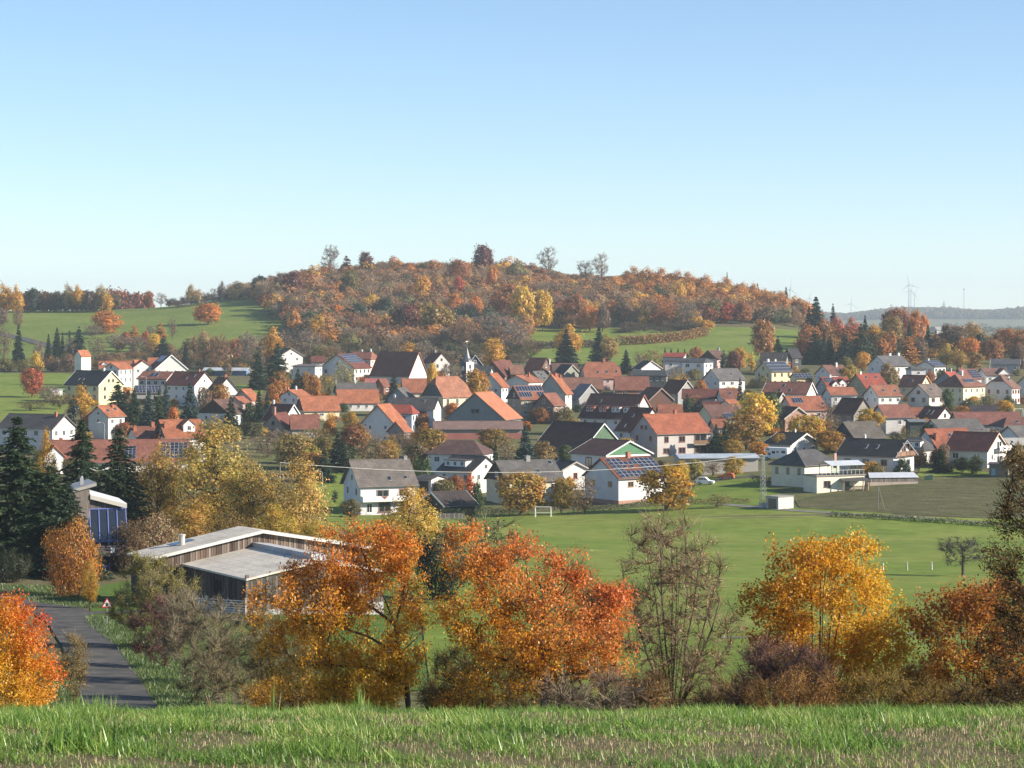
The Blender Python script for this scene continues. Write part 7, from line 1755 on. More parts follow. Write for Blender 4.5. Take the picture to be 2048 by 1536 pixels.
# church tower with slender spire
def church_tower():
    D = 862; p = gp(934, D); rt = link('church_tower', None, loc=tuple(p), rz=R(40)); tag(rt, 'slender church tower with dark curved spire and weathercock', 'church')
    z = lambda r_: zpix(r_, D) - p.z
    a = 1.75; zt = z(724)
    m = MB(); m.box(-a, a, -a, a, -.5, zt); m.build('wall', M_WALL, rt, WH)
    m = MB(); m.box(-a - .03, -a - .005, -a - .02, a, zt - 9, zt); m.build('slate_cladding', M_WALL, rt, SL)
    prof = [(1.95, 724), (1.75, 721), (1.2, 716), (.8, 710), (.5, 704), (.22, 698), (.06, 693)]
    V = []; n = 8
    for r_, row in prof:
        for k in range(n): t = 2 * math.pi * (k + .5) / n; V.append((r_ * 1.08 * math.cos(t), r_ * 1.08 * math.sin(t), z(row)))
    Fa = [(i * n + k, i * n + (k + 1) % n, (i + 1) * n + (k + 1) % n, (i + 1) * n + k) for i in range(len(prof) - 1) for k in range(n)] + [tuple(range(n - 1, -1, -1))]
    link('spire', py_mesh('spire', V, Fa, [M_METAL]), rt, color=(.09, .10, .11))
    m = MB(); m.bar((0, 0, z(693.5)), (0, 0, z(683)), .05, 5); m.bar((0, 0, z(688.5)), (0, 0, z(687.5)), .22, 8); m.build('finial', M_METAL, rt, (.25, .25, .25))
    m = MB(); m.prism([(-.5, z(684)), (.2, z(684.3)), (.45, z(681)), (.05, z(682.4)), (-.3, z(681.6)), (-.55, z(682.4))], 'y', -.03, .03); m.build('weathercock', M_METAL, rt, (.8, .75, .6))
    # clock on the slate side
    V = [(-a - .06, 0, zt - 2.2)] + [(-a - .06, .75 * math.sin(2 * math.pi * k / 16), zt - 2.2 + .75 * math.cos(2 * math.pi * k / 16)) for k in range(16)]
    cl = link('clock', py_mesh('clock', V, [(0, 1 + (k + 1) % 16, 1 + k) for k in range(16)], [M_PAINT]), rt, color=(.7, .7, .68))
    bx('hand', cl, (-a - .08, .0, zt - 2.0), (.02, .06, .5), M_PAINT, (.03, .03, .03)); bx('hand', cl, (-a - .08, .18, zt - 2.2), (.02, .36, .06), M_PAINT, (.03, .03, .03))
    window(rt, a + .005, 0, zt - 1.6, .9, 1.5, R(90), False, (.3, .3, .3)); window(rt, 0, -a - .005, zt - 1.6, .9, 1.5, 0, False, (.3, .3, .3))
church_tower()

# ------------------------------------------------------------------ timber barn
def uv_planar(o, ax='x'):
    me = o.data; uv = me.uv_layers.new(name='UVMap')
    for po in me.polygons:
        for li in po.loop_indices:
            v = me.vertices[me.loops[li].vertex_index].co; uv.data[li].uv = (v.x, v.y)
def barn():
    D = 215.; X = gx(521, D); th = R(-60); z0 = h1(X, D)
    rt = link('timber_barn', None, loc=(X, D, z0), rz=th); tag(rt, 'weathered timber barn with pale low-pitched sheet roofs behind the orange cherry', 'barn')
    zz = lambda r_, d: zpix(r_, d) - z0
    zr = zz(1060, 215); ze = zz(1115, 210); zl = -1.5
    hv = 10.5; dep = 4.8; RC = (.70, .64, .54)
    def roof(name, u0, u1, v0, v1, vr, z_e0, z_r, z_e1, t=.16):
        m = MB(); V = [(u0, v0, z_e0), (u1, v0, z_e0), (u1, vr, z_r), (u0, vr, z_r), (u1, v1, z_e1), (u0, v1, z_e1)]
        m.slab(V, [(0, 1, 2, 3), (3, 2, 4, 5)], t); o = m.build(name, M_RIB, rt, RC); uv_planar(o); return o
    # local x = u (towards us, right), local y = v (right, away)
    main = roof('roof', -dep, .55, -hv - .3, hv + .3, 0, ze, zr, ze)
    m = MB(); m.prism([(hv, zl), (hv, ze - .2), (0, zr - .2), (-hv, ze - .2), (-hv, zl)], 'x', -dep + .3, 0); wall = m.build('wall', M_WOOD, rt, (.10, .075, .06))
    # fascia boards along the front verge
    for s in (-1, 1):
        m = MB(); P = [(s * (hv + .32), ze + .03), (0, zr + .03), (0, zr - .24), (s * (hv + .32), ze - .24)]
        m.prism(P if s < 0 else P[::-1], 'x', .56, .62); m.build('verge_board', M_PAINT, main, (.55, .54, .5))
    # upright planks on the front gable, each one a board of its own
    pm = MB(); pm.box(-.5, .5, -.5, .5, -.5, .5); pme = py_mesh('plank', pm.V, pm.F, [M_WOOD])
    n = 84; pw = 2 * hv / n
    for k in range(n):
        v = -hv + (k + .5) * pw; top = zr - .24 - (zr - ze) * abs(v) / hv; zlow = .3 + rnd.uniform(-.1, .1)
        c = rnd.choice([(.20, .14, .10), (.26, .20, .16), (.15, .10, .075), (.30, .25, .21), (.12, .08, .06)])
        link('plank', pme, wall, loc=(.03 + .03 * (k % 2), v, (top + zlow) / 2), scale=(.035, pw * .86, top - zlow), color=c)
    # left end wall planks
    for k in range(20):
        u = -dep + .45 + k * (dep - .5) / 20
        link('plank', pme, wall, loc=(u + .1, -hv - .02, (ze - .25 + .3) / 2), scale=((dep - .5) / 20 * .86, .035, ze - .55), color=rnd.choice([(.09, .06, .05), (.13, .09, .07)]))
    m = MB(); m.bar((-2.2, -6.6, zr - 1.6), (-2.2, -6.6, zr - .35), .26, 10); m.bar((-2.2, -6.6, zr - .349), (-2.2, -6.6, zr - .25), .33, 10); m.build('roof_vent', M_METAL, main, (.55, .5, .44))
    m = MB(); m.slab([(-4.3, -7.2, zr - 1.27), (-3.0, -7.2, zr - 1.27), (-3.0, -5.0, zr - .87), (-4.3, -5.0, zr - .87)], [(0, 1, 2, 3)], .1); m.build('skylight', M_GLASS, main)
    # wing towards us
    wl_, wr, wrg = -7.3, 5.3, -1.0; U = 13.7
    wz_e = zz(1127, 211.4); wz_r = zz(1094, 214.5)
    wing = roof('wing_roof', .08, U + .4, wl_ - .25, wr + .25, wrg, wz_e, wz_r, wz_e)
    m = MB(); m.prism([(wr, zl), (wr, wz_e - .18), (wrg, wz_r - .18), (wl_, wz_e - .18), (wl_, zl)], 'x', .1, U); ww_ = m.build('wing_wall', M_WOOD, rt, (.075, .055, .045))
    m = MB(); m.slab([(.1, wrg + .2, wz_r + .42), (U - 1.5, wrg + .2, wz_r + .42), (U - 1.5, wrg + 1.7, wz_r + .30), (.1, wrg + 1.7, wz_r + .30)], [(0, 1, 2, 3)], .5); o = m.build('ridge_light', M_RIB, wing, (.5, .5, .5)); uv_planar(o)
    m = MB(); m.box(.1, U, wl_ - .06, wl_ - .005, zl, 1.35); m.build('concrete_base', M_CONC, rt, (.42, .41, .38))
    m = MB(); m.box(U + .005, U + .06, wl_, wr, zl, 1.35); m.build('concrete_base', M_CONC, rt, (.4, .4, .38))
    k = 0; pw = .28
    while .12 + k * pw < U - .1:
        u = .12 + (k + .5) * pw; k += 1
        if 6.9 < u < 8.5: continue
        link('plank', pme, ww_, loc=(u, wl_ - .03 - .02 * (k % 2), (wz_e - .3 + 1.36) / 2), scale=(pw * .9, .035, wz_e - .3 - 1.36), color=rnd.choice([(.085, .055, .045), (.12, .08, .06), (.10, .065, .05), (.14, .10, .08)]))
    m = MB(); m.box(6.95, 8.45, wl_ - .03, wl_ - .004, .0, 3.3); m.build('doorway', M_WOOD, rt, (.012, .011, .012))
    k = 0
    while wl_ + k * pw < wr - .1:
        v = wl_ + (k + .5) * pw; k += 1; tp = wz_r - .26 - (wz_r - wz_e) * abs(v - wrg) / 6.3
        link('plank', pme, ww_, loc=(U + .03 + .02 * (k % 2), v, (tp + 1.36) / 2), scale=(.035, pw * .9, tp - 1.36), color=rnd.choice([(.13, .115, .10), (.17, .15, .13), (.10, .085, .075)]))
    bx('corner_post', rt, (U + .05, wl_ - .05, 2.0), (.25, .25, 4.6), M_WOOD, (.16, .13, .11))
barn()

# steel gates in front of the barn
def steel_gate(label, a, b_, hgt_=1.25):
    A = gp(*a); B = gp(*b_); rt = link('steel_gate', None, loc=tuple(A)); tag(rt, label, 'gate', 'galvanised gates at the barn')
    d = Vector((B.x - A.x, B.y - A.y, B.z - A.z)); col = (.55, .57, .58)
    for k in range(6):
        z = .25 + k * (hgt_ - .25) / 5; m = MB(); m.bar((0, 0, z), (d.x, d.y, d.z + z), .035, 6); m.build('rail', M_METAL, rt, col)
    for f in (0, .5, 1.0):
        m = MB(); m.bar((d.x * f, d.y * f, d.z * f - .3), (d.x * f, d.y * f, d.z * f + hgt_ + (.25 if f != .5 else 0)), .06 if f != .5 else .03, 6); m.build('post', M_METAL, rt, col)
steel_gate('galvanised steel gate panel right of the gate post by the barn door', (414, 201), (491, 198.5))
steel_gate('shorter galvanised steel gate panel half hidden by the grey shrub', (372, 203), (412, 201.2))
def post(label, px, D, hgt_, r_, col, group, tilt=0):
    p = gp(px, D); m = MB(); m.bar((0, 0, -.3), (tilt, 0, hgt_), r_, 7, r_ * .85); m.bar((tilt, 0, hgt_ + .001), (tilt, 0, hgt_ + .04), r_ * .7, 7, r_ * .3)
    o = m.build('fence_post', M_WOOD, None, col, loc=tuple(p)); tag(o, label, 'post', group)
post('short wooden post in front of the galvanised gates', 443, 196, .95, .09, (.42, .36, .28), 'posts near the barn')
post('white meadow post, leftmost of three', 1766, 320, 1.0, .09, (.75, .72, .66), 'pale posts in the meadow', .03)
post('white meadow post, middle of three', 1815, 320.5, 1.15, .10, (.75, .72, .66), 'pale posts in the meadow', -.06)
post('white meadow post, rightmost of three beside the bare fruit tree', 1864, 322, 1.15, .10, (.75, .72, .66), 'pale posts in the meadow', -.05)
post('dark post at the near path right of the golden tree', 1832, 197, 1.4, .08, (.12, .1, .08), 'posts near the path')
post('pale post beside the lane at the left edge', 9, 246, 1.3, .08, (.5, .46, .4), 'posts by the lane')

# warning sign
def sign():
    D = 188.; p = gp(214, D); rt = link('road_sign', None, loc=tuple(p), rz=R(6)); tag(rt, 'triangular red-bordered warning sign with black toad on a grey post', 'sign')
    m = MB(); m.bar((0, 0, -.3), (0, 0, 2.0), .03, 8); m.build('post', M_METAL, rt, (.4, .41, .42))
    zt = 2.05; a = .66
    def tri(sc, y0, y1, name, col, zc=None):
        c = zt - a * .577 * 0 ; cz = zt - .36; R_ = a * .577 * sc * 1.0
        pts = [(R_ * math.cos(t), cz + R_ * math.sin(t)) for t in (R(90), R(210), R(330))]
        q = MB(); q.prism(pts[::-1], 'y', y0, y1); return q.build(name, M_PAINT, rt, col)
    tri(1.35, -.045, -.03, 'plate', (.6, .02, .02)); tri(.98, -.052, -.0455, 'field', (.85, .85, .83))
    t = MB(); cz = zt - .38
    t.prism([(.10 * math.cos(k * .5236) * .9, cz - .03 + .13 * math.sin(k * .5236)) for k in range(12)][::-1], 'y', -.058, -.0525)
    t.prism([(.055 * math.cos(k * .785), cz + .12 + .05 * math.sin(k * .785)) for k in range(8)][::-1], 'y', -.058, -.0525)
    for s in (-1, 1):
        for za, zb_ in ((.05, .09), (-.1, -.15)):
            t.prism([(s * .07, cz + za - .02), (s * .17, cz + zb_ - .02), (s * .17, cz + zb_ + .02), (s * .07, cz + za + .03)][::s], 'y', -.0575, -.053)
    t.build('toad_symbol', M_PAINT, rt, (.02, .02, .02))
sign()

# blue glazed house
def blue_house():
    D = 262.; X = gx(205, D); z0 = h1(X, D); rt = link('glazed_house', None, loc=(X, D, z0), rz=R(18)); tag(rt, 'timber house with blue-framed glazed front and pale metal roof beside dark spruces', 'house')
    s = D / F; zz = lambda r_: zpix(r_, D) - z0; xx = lambda q: (q - 205) * s
    BL = (.12, .15, .38); WG = (.22, .18, .15)
    # tall left part
    m = MB(); m.prism([(xx(160), -1), (xx(180), -1), (xx(180), zz(972)), (xx(150), zz(980)), (xx(150), -1)][::-1], 'y', .2, 6.0); m.build('tall_wall', M_WOOD, rt, WG)
    m = MB(); m.slab([(xx(147), -.1, zz(977)), (xx(193), -.1, zz(965)), (xx(193), 6.3, zz(965)), (xx(147), 6.3, zz(977))], [(0, 1, 2, 3)], .35); m.build('tall_roof', M_METAL, rt, (.35, .33, .30))
    m = MB(); m.box(xx(166), xx(173), 2.2, 2.6, zz(975), zz(957)); m.bar((xx(169.5), 2.4, zz(957)), (xx(169.5), 2.4, zz(954)), .15, 8); m.build('chimney', M_METAL, rt, (.35, .36, .38))
    # right part with falling roof
    m = MB(); m.prism([(xx(180), zz(1110)), (xx(252), zz(1110)), (xx(252), zz(1012)), (xx(180), zz(991))][::-1], 'y', .6, 6.0); m.build('wall', M_WOOD, rt, WG)
    rf = MB(); rf.slab([(xx(181), .1, zz(988)), (xx(254), .1, zz(1008)), (xx(254), 6.2, zz(1005)), (xx(181), 6.2, zz(983))], [(0, 1, 2, 3)], .18); rf.build('roof', M_METAL, rt, (.72, .73, .72))
    f = MB(); f.slab([(xx(181), .06, zz(989.5)), (xx(254), .06, zz(1009.5)), (xx(254), .099, zz(1009.5)), (xx(181), .099, zz(989.5))], [(0, 1, 2, 3)], .45); f.build('fascia', M_PAINT, rt, (.5, .47, .42))
    n = 22
    for k in range(n):
        x = xx(181) + (k + .5) * (xx(251) - xx(181)) / n; top = zz(992 + 19 * (k + .5) / n); bx('plank', rt, (x, .57, (top + zz(1019)) / 2), ((xx(251) - xx(181)) / n * .85, .04, top - zz(1019)), M_WOOD, rnd.choice([(.22, .18, .15), (.16, .13, .11)]))
    # conservatory: sloping upper glass and upright lower glass
    zt, zm, zb = zz(1019), zz(1083), zz(1104); yt, ym = .5, -.4
    xs = [xx(180), xx(198), xx(216), xx(234), xx(252)]
    for i in range(5):
        m = MB(); m.bar((xs[i], yt, zt), (xs[i], ym, zm), .09, 4); m.bar((xs[i], ym, zm), (xs[i], ym, zb), .09, 4); m.build('glazing_bar', M_PAINT, rt, BL)
    for (za, ya) in ((zt, yt), (zm, ym), (zb, ym)):
        m = MB(); m.bar((xs[0], ya, za), (xs[4], ya, za), .10, 4); m.build('glazing_bar', M_PAINT, rt, BL)
    for i in range(4):
        for (ya, za, yb_, zb_) in ((yt, zt, ym, zm), (ym, zm, ym, zb)):
            m = MB(); e = .1
            V = [(xs[i] + e, ya, za), (xs[i + 1] - e, ya, za), (xs[i + 1] - e, yb_, zb_), (xs[i] + e, yb_, zb_)]
            m.add([(v[0], v[1] + .02, v[2]) for v in V], [(3, 2, 1, 0)]); m.add([(v[0], v[1] + .045, v[2]) for v in V], [(0, 1, 2, 3)])
            m.build('pane', M_GLASS, rt)
    m = MB(); m.add([(xs[4], yt, zt), (xs[4], ym, zm), (xs[4], ym, zb), (xs[4], yt, zb), (xs[4] + .03, yt, zt), (xs[4] + .03, ym, zm), (xs[4] + .03, ym, zb), (xs[4] + .03, yt, zb)], [(3, 2, 1, 0), (4, 5, 6, 7)]); m.build('pane', M_GLASS, rt)
    # balcony and ground floor
    m = MB(); m.box(xx(180), xx(256), -3.0, .6, zz(1108), zz(1104.5)); m.build('balcony_floor', M_WOOD, rt, (.13, .1, .09))
    for k in range(5): bx('rail_board', rt, ((xx(180) + xx(256)) / 2, -3.0, zz(1106) + .2 + k * .2), (xx(256) - xx(180), .04, .13), M_WOOD, (.13, .1, .09))
    for q in (182, 232, 255): bx('post', rt, (xx(q), -2.95, (zz(1108) - 1) / 2), (.16, .16, zz(1108) + 1), M_WOOD, (.2, .14, .1))
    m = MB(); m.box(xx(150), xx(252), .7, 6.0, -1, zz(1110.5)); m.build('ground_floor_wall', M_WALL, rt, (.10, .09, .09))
    m = MB(); m.box(xx(196), xx(222), .64, .695, -.3, zz(1115)); m.build('door', M_PAINT, rt, (.05, .06, .22))
    bx('notice_board', rt, (xx(217), -3.06, zz(1095)), (.45, .04, .6), M_PAINT, (.7, .7, .68))
blue_house()

# glass pavilion and terrace beside the cream bungalow
def pavilion():
    D = 488.; X = gx(1668, D); z0 = h1(X, D); rt = link('glass_pavilion', None, loc=(X, D, z0), rz=R(24)); tag(rt, 'glazed terrace pavilion with pale glass roof on a cream base', 'pavilion')
    s = D / F; zz = lambda r_: zpix(r_, D) - z0
    lx, ly = 5.6, 2.6; zt = zz(948)
    m = MB(); m.box(-lx, lx, -ly, ly, -.8, zt - .25); m.build('base_wall', M_WALL, rt, (.78, .73, .56))
    m = MB(); m.box(-lx - .2, lx + .2, -ly - .2, ly + .2, zt - .248, zt); m.build('terrace_slab', M_CONC, rt, (.3, .27, .24))
    window(rt, -3.2, -ly - .005, (zt - .25) * .5, 1.6, 1.3, 0, True, (.1, .06, .05)); window(rt, 1.5, -ly - .005, (zt - .25) * .5, 1.0, 1.1, 0, True, (.2, .2, .15))
    ze = zt + 1.9; zr = zt + 2.7
    for x in (-2.0, 0, 2.0, 4.0, 5.3):
        for y in (-2.3, 2.3): bx('post', rt, (x, y, (zt + ze) / 2), (.1, .1, ze - zt), M_PAINT, (.12, .09, .08))
    for i, x in enumerate((-1.0, 1.0, 3.0, 4.65)):
        w_ = 1.85 if i < 3 else 1.15
        bx('pane', rt, (x, -2.3, (zt + ze) / 2), (w_, .02, ze - zt - .1), M_CLEAR)
    for y in (-1.15, 1.15): bx('pane', rt, (5.3, y, (zt + ze) / 2), (.02, 2.15, ze - zt - .1), M_CLEAR)
    m = MB(); V = [(-2.4, -2.7, ze + .05), (5.7, -2.7, ze + .05), (5.7, 0, zr), (-2.4, 0, zr), (5.7, 2.7, ze + .05), (-2.4, 2.7, ze + .05)]; m.slab(V, [(0, 1, 2, 3), (3, 2, 4, 5)], .08); m.build('glass_roof', M_METAL, rt, (.62, .66, .7))
    bx('top_rail', rt, (0, -ly - .05, zt + .95), (2 * lx, .06, .06), M_METAL, (.7, .7, .68))
    for k in range(12): bx('baluster', rt, (-lx + .2 + k * (2 * lx - .4) / 11, -ly - .05, zt + .47), (.05, .05, .92), M_METAL, (.7, .7, .68))
    bx('chimney', rt, (1.2, 1.6, zt + 2.6), (.5, .5, 3.0), M_WALL, (.55, .32, .26))
pavilion()

def greenhouse():
    D = 497.; X = gx(1782, D); z0 = h1(X, D); rt = link('greenhouse', None, loc=(X, D, z0), rz=R(8)); tag(rt, 'long low greenhouse with pale glass roof and slatted wall at the ploughed field', 'greenhouse')
    s = D / F; lx = 51 * s; zz = lambda r_: zpix(r_, D) - z0; ze = max(1.5, zz(956)); zr = ze + .9
    m = MB(); V = [(-lx, -2.2, ze), (lx, -2.2, ze), (lx - .4, 0, zr), (-lx + .4, 0, zr), (lx, 2.2, ze), (-lx, 2.2, ze)]; m.slab(V, [(0, 1, 2, 3), (3, 2, 4, 5)], .07); m.build('glass_roof', M_METAL, rt, (.55, .58, .62))
    m = MB(); m.box(-lx + .15, lx - .15, -2.0, 2.0, -.5, .55); m.build('base_wall', M_CONC, rt, (.5, .42, .34))
    m = MB(); m.box(-lx + .2, lx - .2, -1.9, 1.9, .55, ze - .1); m.build('wall', M_WOOD, rt, (.16, .13, .11))
    n = 26
    for k in range(n): bx('slat', rt, (-lx + .3 + (k + .5) * (2 * lx - .6) / n, -1.95, (.55 + ze - .1) / 2), ((2 * lx - .6) / n * .75, .05, ze - .7), M_WOOD, (.26, .22, .19))
    D2 = 486.; p = gp(1706, D2); c = link('carport', None, loc=tuple(p), rz=R(15)); tag(c, 'small open carport with dark flat roof left of the greenhouse', 'carport')
    for x in (-2.6, -.4, 1.6, 2.7):
        for y in (-1.4, 1.4): bx('post', c, (x, y, 1.0), (.16, .16, 2.2), M_WOOD, (.42, .27, .16))
    m = MB(); m.slab([(-3.1, -1.8, 2.2), (3.1, -1.8, 2.2), (2.6, 1.8, 2.8), (-2.4, 1.8, 2.8)], [(0, 1, 2, 3)], .15); m.build('roof', M_PAINT, c, (.08, .075, .075))
    p = gp(1792, 509); o = link('garden_wall', None, loc=tuple(p), rz=R(-20)); tag(o, 'bright white garden wall piece beside the clipped hedge ball', 'wall'); 
    m = MB(); m.box(-.75, .75, -.15, .15, -.4, 3.6); m.build('panel', M_WALL, o, WH); m = MB(); m.box(-.8, .8, -.2, .2, 3.6, 3.7); m.build('coping', M_CONC, o, (.6, .6, .58))
greenhouse()

def concrete_box():
    D = 456.; p = gp(1560, D); rt = link('transformer_box', None, loc=tuple(p), rz=R(38)); tag(rt, 'pale concrete transformer box beside the lattice mast', 'box')
    m = MB(); m.box(-2.0, 2.0, -1.6, 1.6, -.3, 2.3); m.build('body', M_CONC, rt, (.62, .59, .54))
    m = MB(); m.box(-2.12, 2.12, -1.72, 1.72, 2.3, 2.45); m.build('roof_slab', M_CONC, rt, (.36, .34, .31))
    m = MB(); m.box(-2.03, -2.005, -1.1, 1.1, 0, 2.0); m.build('door', M_METAL, rt, (.16, .13, .12))
    # lattice mast
    D = 458.; p = gp(1526, D); rt = link('lattice_mast', None, loc=tuple(p), rz=R(20)); tag(rt, 'grey-green steel lattice mast carrying the power line', 'mast')
    Hm = zpix(911, D) - p.z; col = (.30, .33, .30)
    a0, a1 = .55, .2; n = 11
    def cor(t, k): a = a0 + (a1 - a0) * t; return (a * (-1, 1, 1, -1)[k], a * (-1, -1, 1, 1)[k], Hm * t)
    for k in range(4): m = MB(); m.bar(cor(0, k), cor(1, k), .05, 4); m.build('corner_leg', M_METAL, rt, col)
    m = MB()
    for i in range(n):
        t0, t1 = i / n, (i + 1) / n
        for k in range(4): m.bar(cor(t0, k), cor(t1, (k + 1) % 4), .025, 3); m.bar(cor(t1, k), cor(t1, (k + 1) % 4), .02, 3)
    m.build('lattice', M_METAL, rt, col)
    m = MB(); m.bar((-.7, 0, Hm - .1), (.7, 0, Hm - .1), .06, 4); m.build('cross_arm', M_METAL, rt, col)
    for x in (-.65, .65):
        m = MB(); m.bar((x, 0, Hm - .05), (x, 0, Hm + .25), .06, 6); m.build('insulator', M_PAINT, rt, (.5, .45, .4))
    bx('foot_block', rt, (0, 0, .35), (1.2, 1.2, 1.3), M_CONC, (.6, .6, .58))
    # wooden pole far left and the cable between them
    pA = gp(560, 380); rp = link('power_pole', None, loc=tuple(pA)); tag(rp, 'wooden power pole behind the golden birches', 'pole')
    Hp = zpix(925, 380) - pA.z
    m = MB(); m.bar((0, 0, -.4), (0, 0, Hp), .13, 8, .09); m.build('shaft', M_WOOD, rp, (.2, .16, .12)); m = MB(); m.bar((-.6, 0, Hp - .3), (.6, 0, Hp - .3), .06, 4); m.build('cross_arm', M_WOOD, rp, (.2, .16, .12))
    A_ = Vector((pA.x, pA.y, pA.z + Hp)); B_ = Vector((p.x, p.y, p.z + Hm + .2)); m = MB(); n = 60; prev = None
    for i in range(n + 1):
        t = i / n; q = A_.lerp(B_, t); q.z -= 2.4 * 4 * t * (1 - t)
        if prev is not None: m.bar(prev, q, .035, 4)
        prev = q.copy()
    o = m.build('power_cable', M_PAINT, None, (.55, .53, .5)); tag(o, 'pale power cable sagging across the front houses', 'cable')
    # thin pole with stay in the ploughed field
    p = gp(1756, 452); rt = link('field_pole', None, loc=tuple(p)); tag(rt, 'thin grey pole with slanting stay in the ploughed field', 'pole')
    m = MB(); m.bar((0, 0, -.3), (0, 0, 4.6), .09, 7, .07); m.build('shaft', M_WOOD, rt, (.3, .28, .25)); m = MB(); m.bar((.15, 0, 4.2), (1.3, 0, -.1), .04, 5); m.build('stay', M_WOOD, rt, (.28, .26, .23))
concrete_box()

def goal():
    p = gp(1086, 458); rt = link('football_goal', None, loc=tuple(p), rz=R(-8)); tag(rt, 'white football goal at the far edge of the meadow', 'goal')
    m = MB(); m.bar((-1.5, 0, -.1), (-1.5, 0, 2.0), .07, 6); m.build('goal_post', M_PAINT, rt, WH); m = MB(); m.bar((1.5, 0, -.1), (1.5, 0, 2.0), .07, 6); m.build('goal_post', M_PAINT, rt, WH)
    m = MB(); m.bar((-1.57, 0, 2.0), (1.57, 0, 2.0), .07, 6); m.build('crossbar', M_PAINT, rt, WH)
    m = MB()
    for x in (-1.5, 1.5): m.bar((x, 0, 2.0), (x, 1.2, .8), .04, 5); m.bar((x, 1.2, .8), (x, 1.3, 0), .04, 5)
    m.bar((-1.5, 1.2, .8), (1.5, 1.2, .8), .05, 5); m.build('back_frame', M_PAINT, rt, WH)
goal()

# vehicles
def wheel(parent, x, y, z, r_, w):
    m = MB(); m.bar((x, y - w / 2, z), (x, y + w / 2, z), r_, 16); t = m.build('wheel', M_PAINT, parent, (.02, .02, .02))
    m = MB(); s = -1 if y < 0 else 1; m.bar((x, y + s * w / 2 + s * .001, z), (x, y + s * (w / 2 + .02), z), r_ * .6, 12); m.build('rim', M_METAL, t, (.5, .5, .52))
def car(label, px, D, rz, col, L=4.0, W_=1.68, Ht=1.5, name='parked_car', suv=True):
    p = gp(px, D, .13); rt = link(name, None, loc=tuple(p), rz=rz); tag(rt, label, 'car', 'cars parked in the village street')
    h = W_ / 2
    prof = [(-L / 2, .35), (L / 2 - .1, .3), (L / 2, .5), (L / 2 - .05, .78), (L / 2 - 1.0, .92), (-L / 2 + .05, .95), (-L / 2, .6)]
    m = MB(); m.prism([(x, z) for x, z in prof][::-1], 'y', -h, h); body = m.build('body', M_PAINT, rt, col)
    cab = [(-L / 2 + .08, .95), (L / 2 - 1.05, .92), (L / 2 - 1.75, Ht - .06), (L / 2 - 2.0, Ht), (-L / 2 + .5, Ht - .02), (-L / 2 + .2, Ht - .15)]
    m = MB(); m.prism([(x, z) for x, z in cab][::-1], 'y', -h + .12, h - .12); m.build('cabin', M_PAINT, rt, col)
    for s in (-1, 1):
        y0 = s * (h - .118)
        m = MB(); P = [(-L / 2 + .35, 1.0), (-.25, 1.0), (-.25, Ht - .13), (-L / 2 + .6, Ht - .15)]; m.prism(P[::-1], 'y', *sorted((y0, y0 + s * .012))); m.build('side_window', M_GLASS, rt)
        m = MB(); P = [(-.15, 1.0), (L / 2 - 1.2, .98), (L / 2 - 1.82, Ht - .13), (-.15, Ht - .12)]; m.prism(P[::-1], 'y', *sorted((y0, y0 + s * .012))); m.build('side_window', M_GLASS, rt)
        m = MB(); m.box(L / 2 - .12, L / 2 - .02, s * (h - .42), s * (h - .08), .58, .74) if s > 0 else m.box(L / 2 - .12, L / 2 - .02, -h + .08, -h + .42, .58, .74); m.build('headlight', M_METAL, rt, (.8, .8, .8))
        m = MB(); m.box(-L / 2 - .01, -L / 2 + .08, min(s * (h - .3), s * (h - .05)), max(s * (h - .3), s * (h - .05)), .6, .85); m.build('tail_light', M_PAINT, rt, (.4, .02, .02))
    for x in (-L / 2 + .7, L / 2 - .75):
        for s in (-1, 1): wheel(rt, x, s * (h - .08), .31, .31, .2)
    m = MB(); m.add([(-L / 2 + .11, -h + .25, 1.0), (-L / 2 + .11, h - .25, 1.0), (-L / 2 + .215, h - .3, Ht - .2), (-L / 2 + .215, -h + .3, Ht - .2)], [(0, 1, 2, 3)]); q = m.build('rear_window', M_GLASS, rt); q.location.x = -.025
    return rt
car('white hatchback parked on the grassy bank behind the golden tree', 1411, 511, R(-18), (.80, .80, .80), L=3.7, Ht=1.6)
car('orange-red car parked behind the small orchard tree', 1452, 520, R(165), (.62, .16, .06), L=3.6, Ht=1.35)
def camper():
    p = gp(1554, 563); rt = link('camper_van', None, loc=tuple(p), rz=R(155)); tag(rt, 'white camper van with overcab parked before the black-roofed bungalow', 'camper van')
    m = MB(); m.prism([(-2.9, .5), (1.2, .5), (1.2, 1.75), (2.6, 2.0), (2.7, 2.5), (2.2, 2.95), (-2.8, 2.85)][::-1], 'y', -1.1, 1.1); m.build('living_cabin', M_PAINT, rt, WH)
    m = MB(); m.prism([(1.205, .4), (2.95, .4), (3.0, 1.0), (2.2, 1.2), (1.75, 1.9), (1.205, 1.74)][::-1], 'y', -.95, .95); m.build('cab', M_PAINT, rt, WH)
    for s in (-1, 1):
        for x, z, w_, h_ in ((-1.9, 1.9, .9, .5), (-.5, 1.9, .5, .4), (.5, 1.8, .8, .55), (1.9, 2.5, .6, .3)): bx('side_window', rt, (x, s * 1.1, z), (w_, .03, h_), M_GLASS)
        bx('door_window', rt, (1.55, s * .95, 1.4), (.55, .03, .45), M_GLASS)
        for x in (-1.7, 2.2): wheel(rt, x, s * .9, .36, .36, .22)
    m = MB(); m.add([(2.215, -.8, 1.25), (2.215, .8, 1.25), (1.83, .75, 1.86), (1.83, -.75, 1.86)], [(0, 1, 2, 3)]); q = m.build('windscreen', M_GLASS, rt); q.location.x = .03
camper()

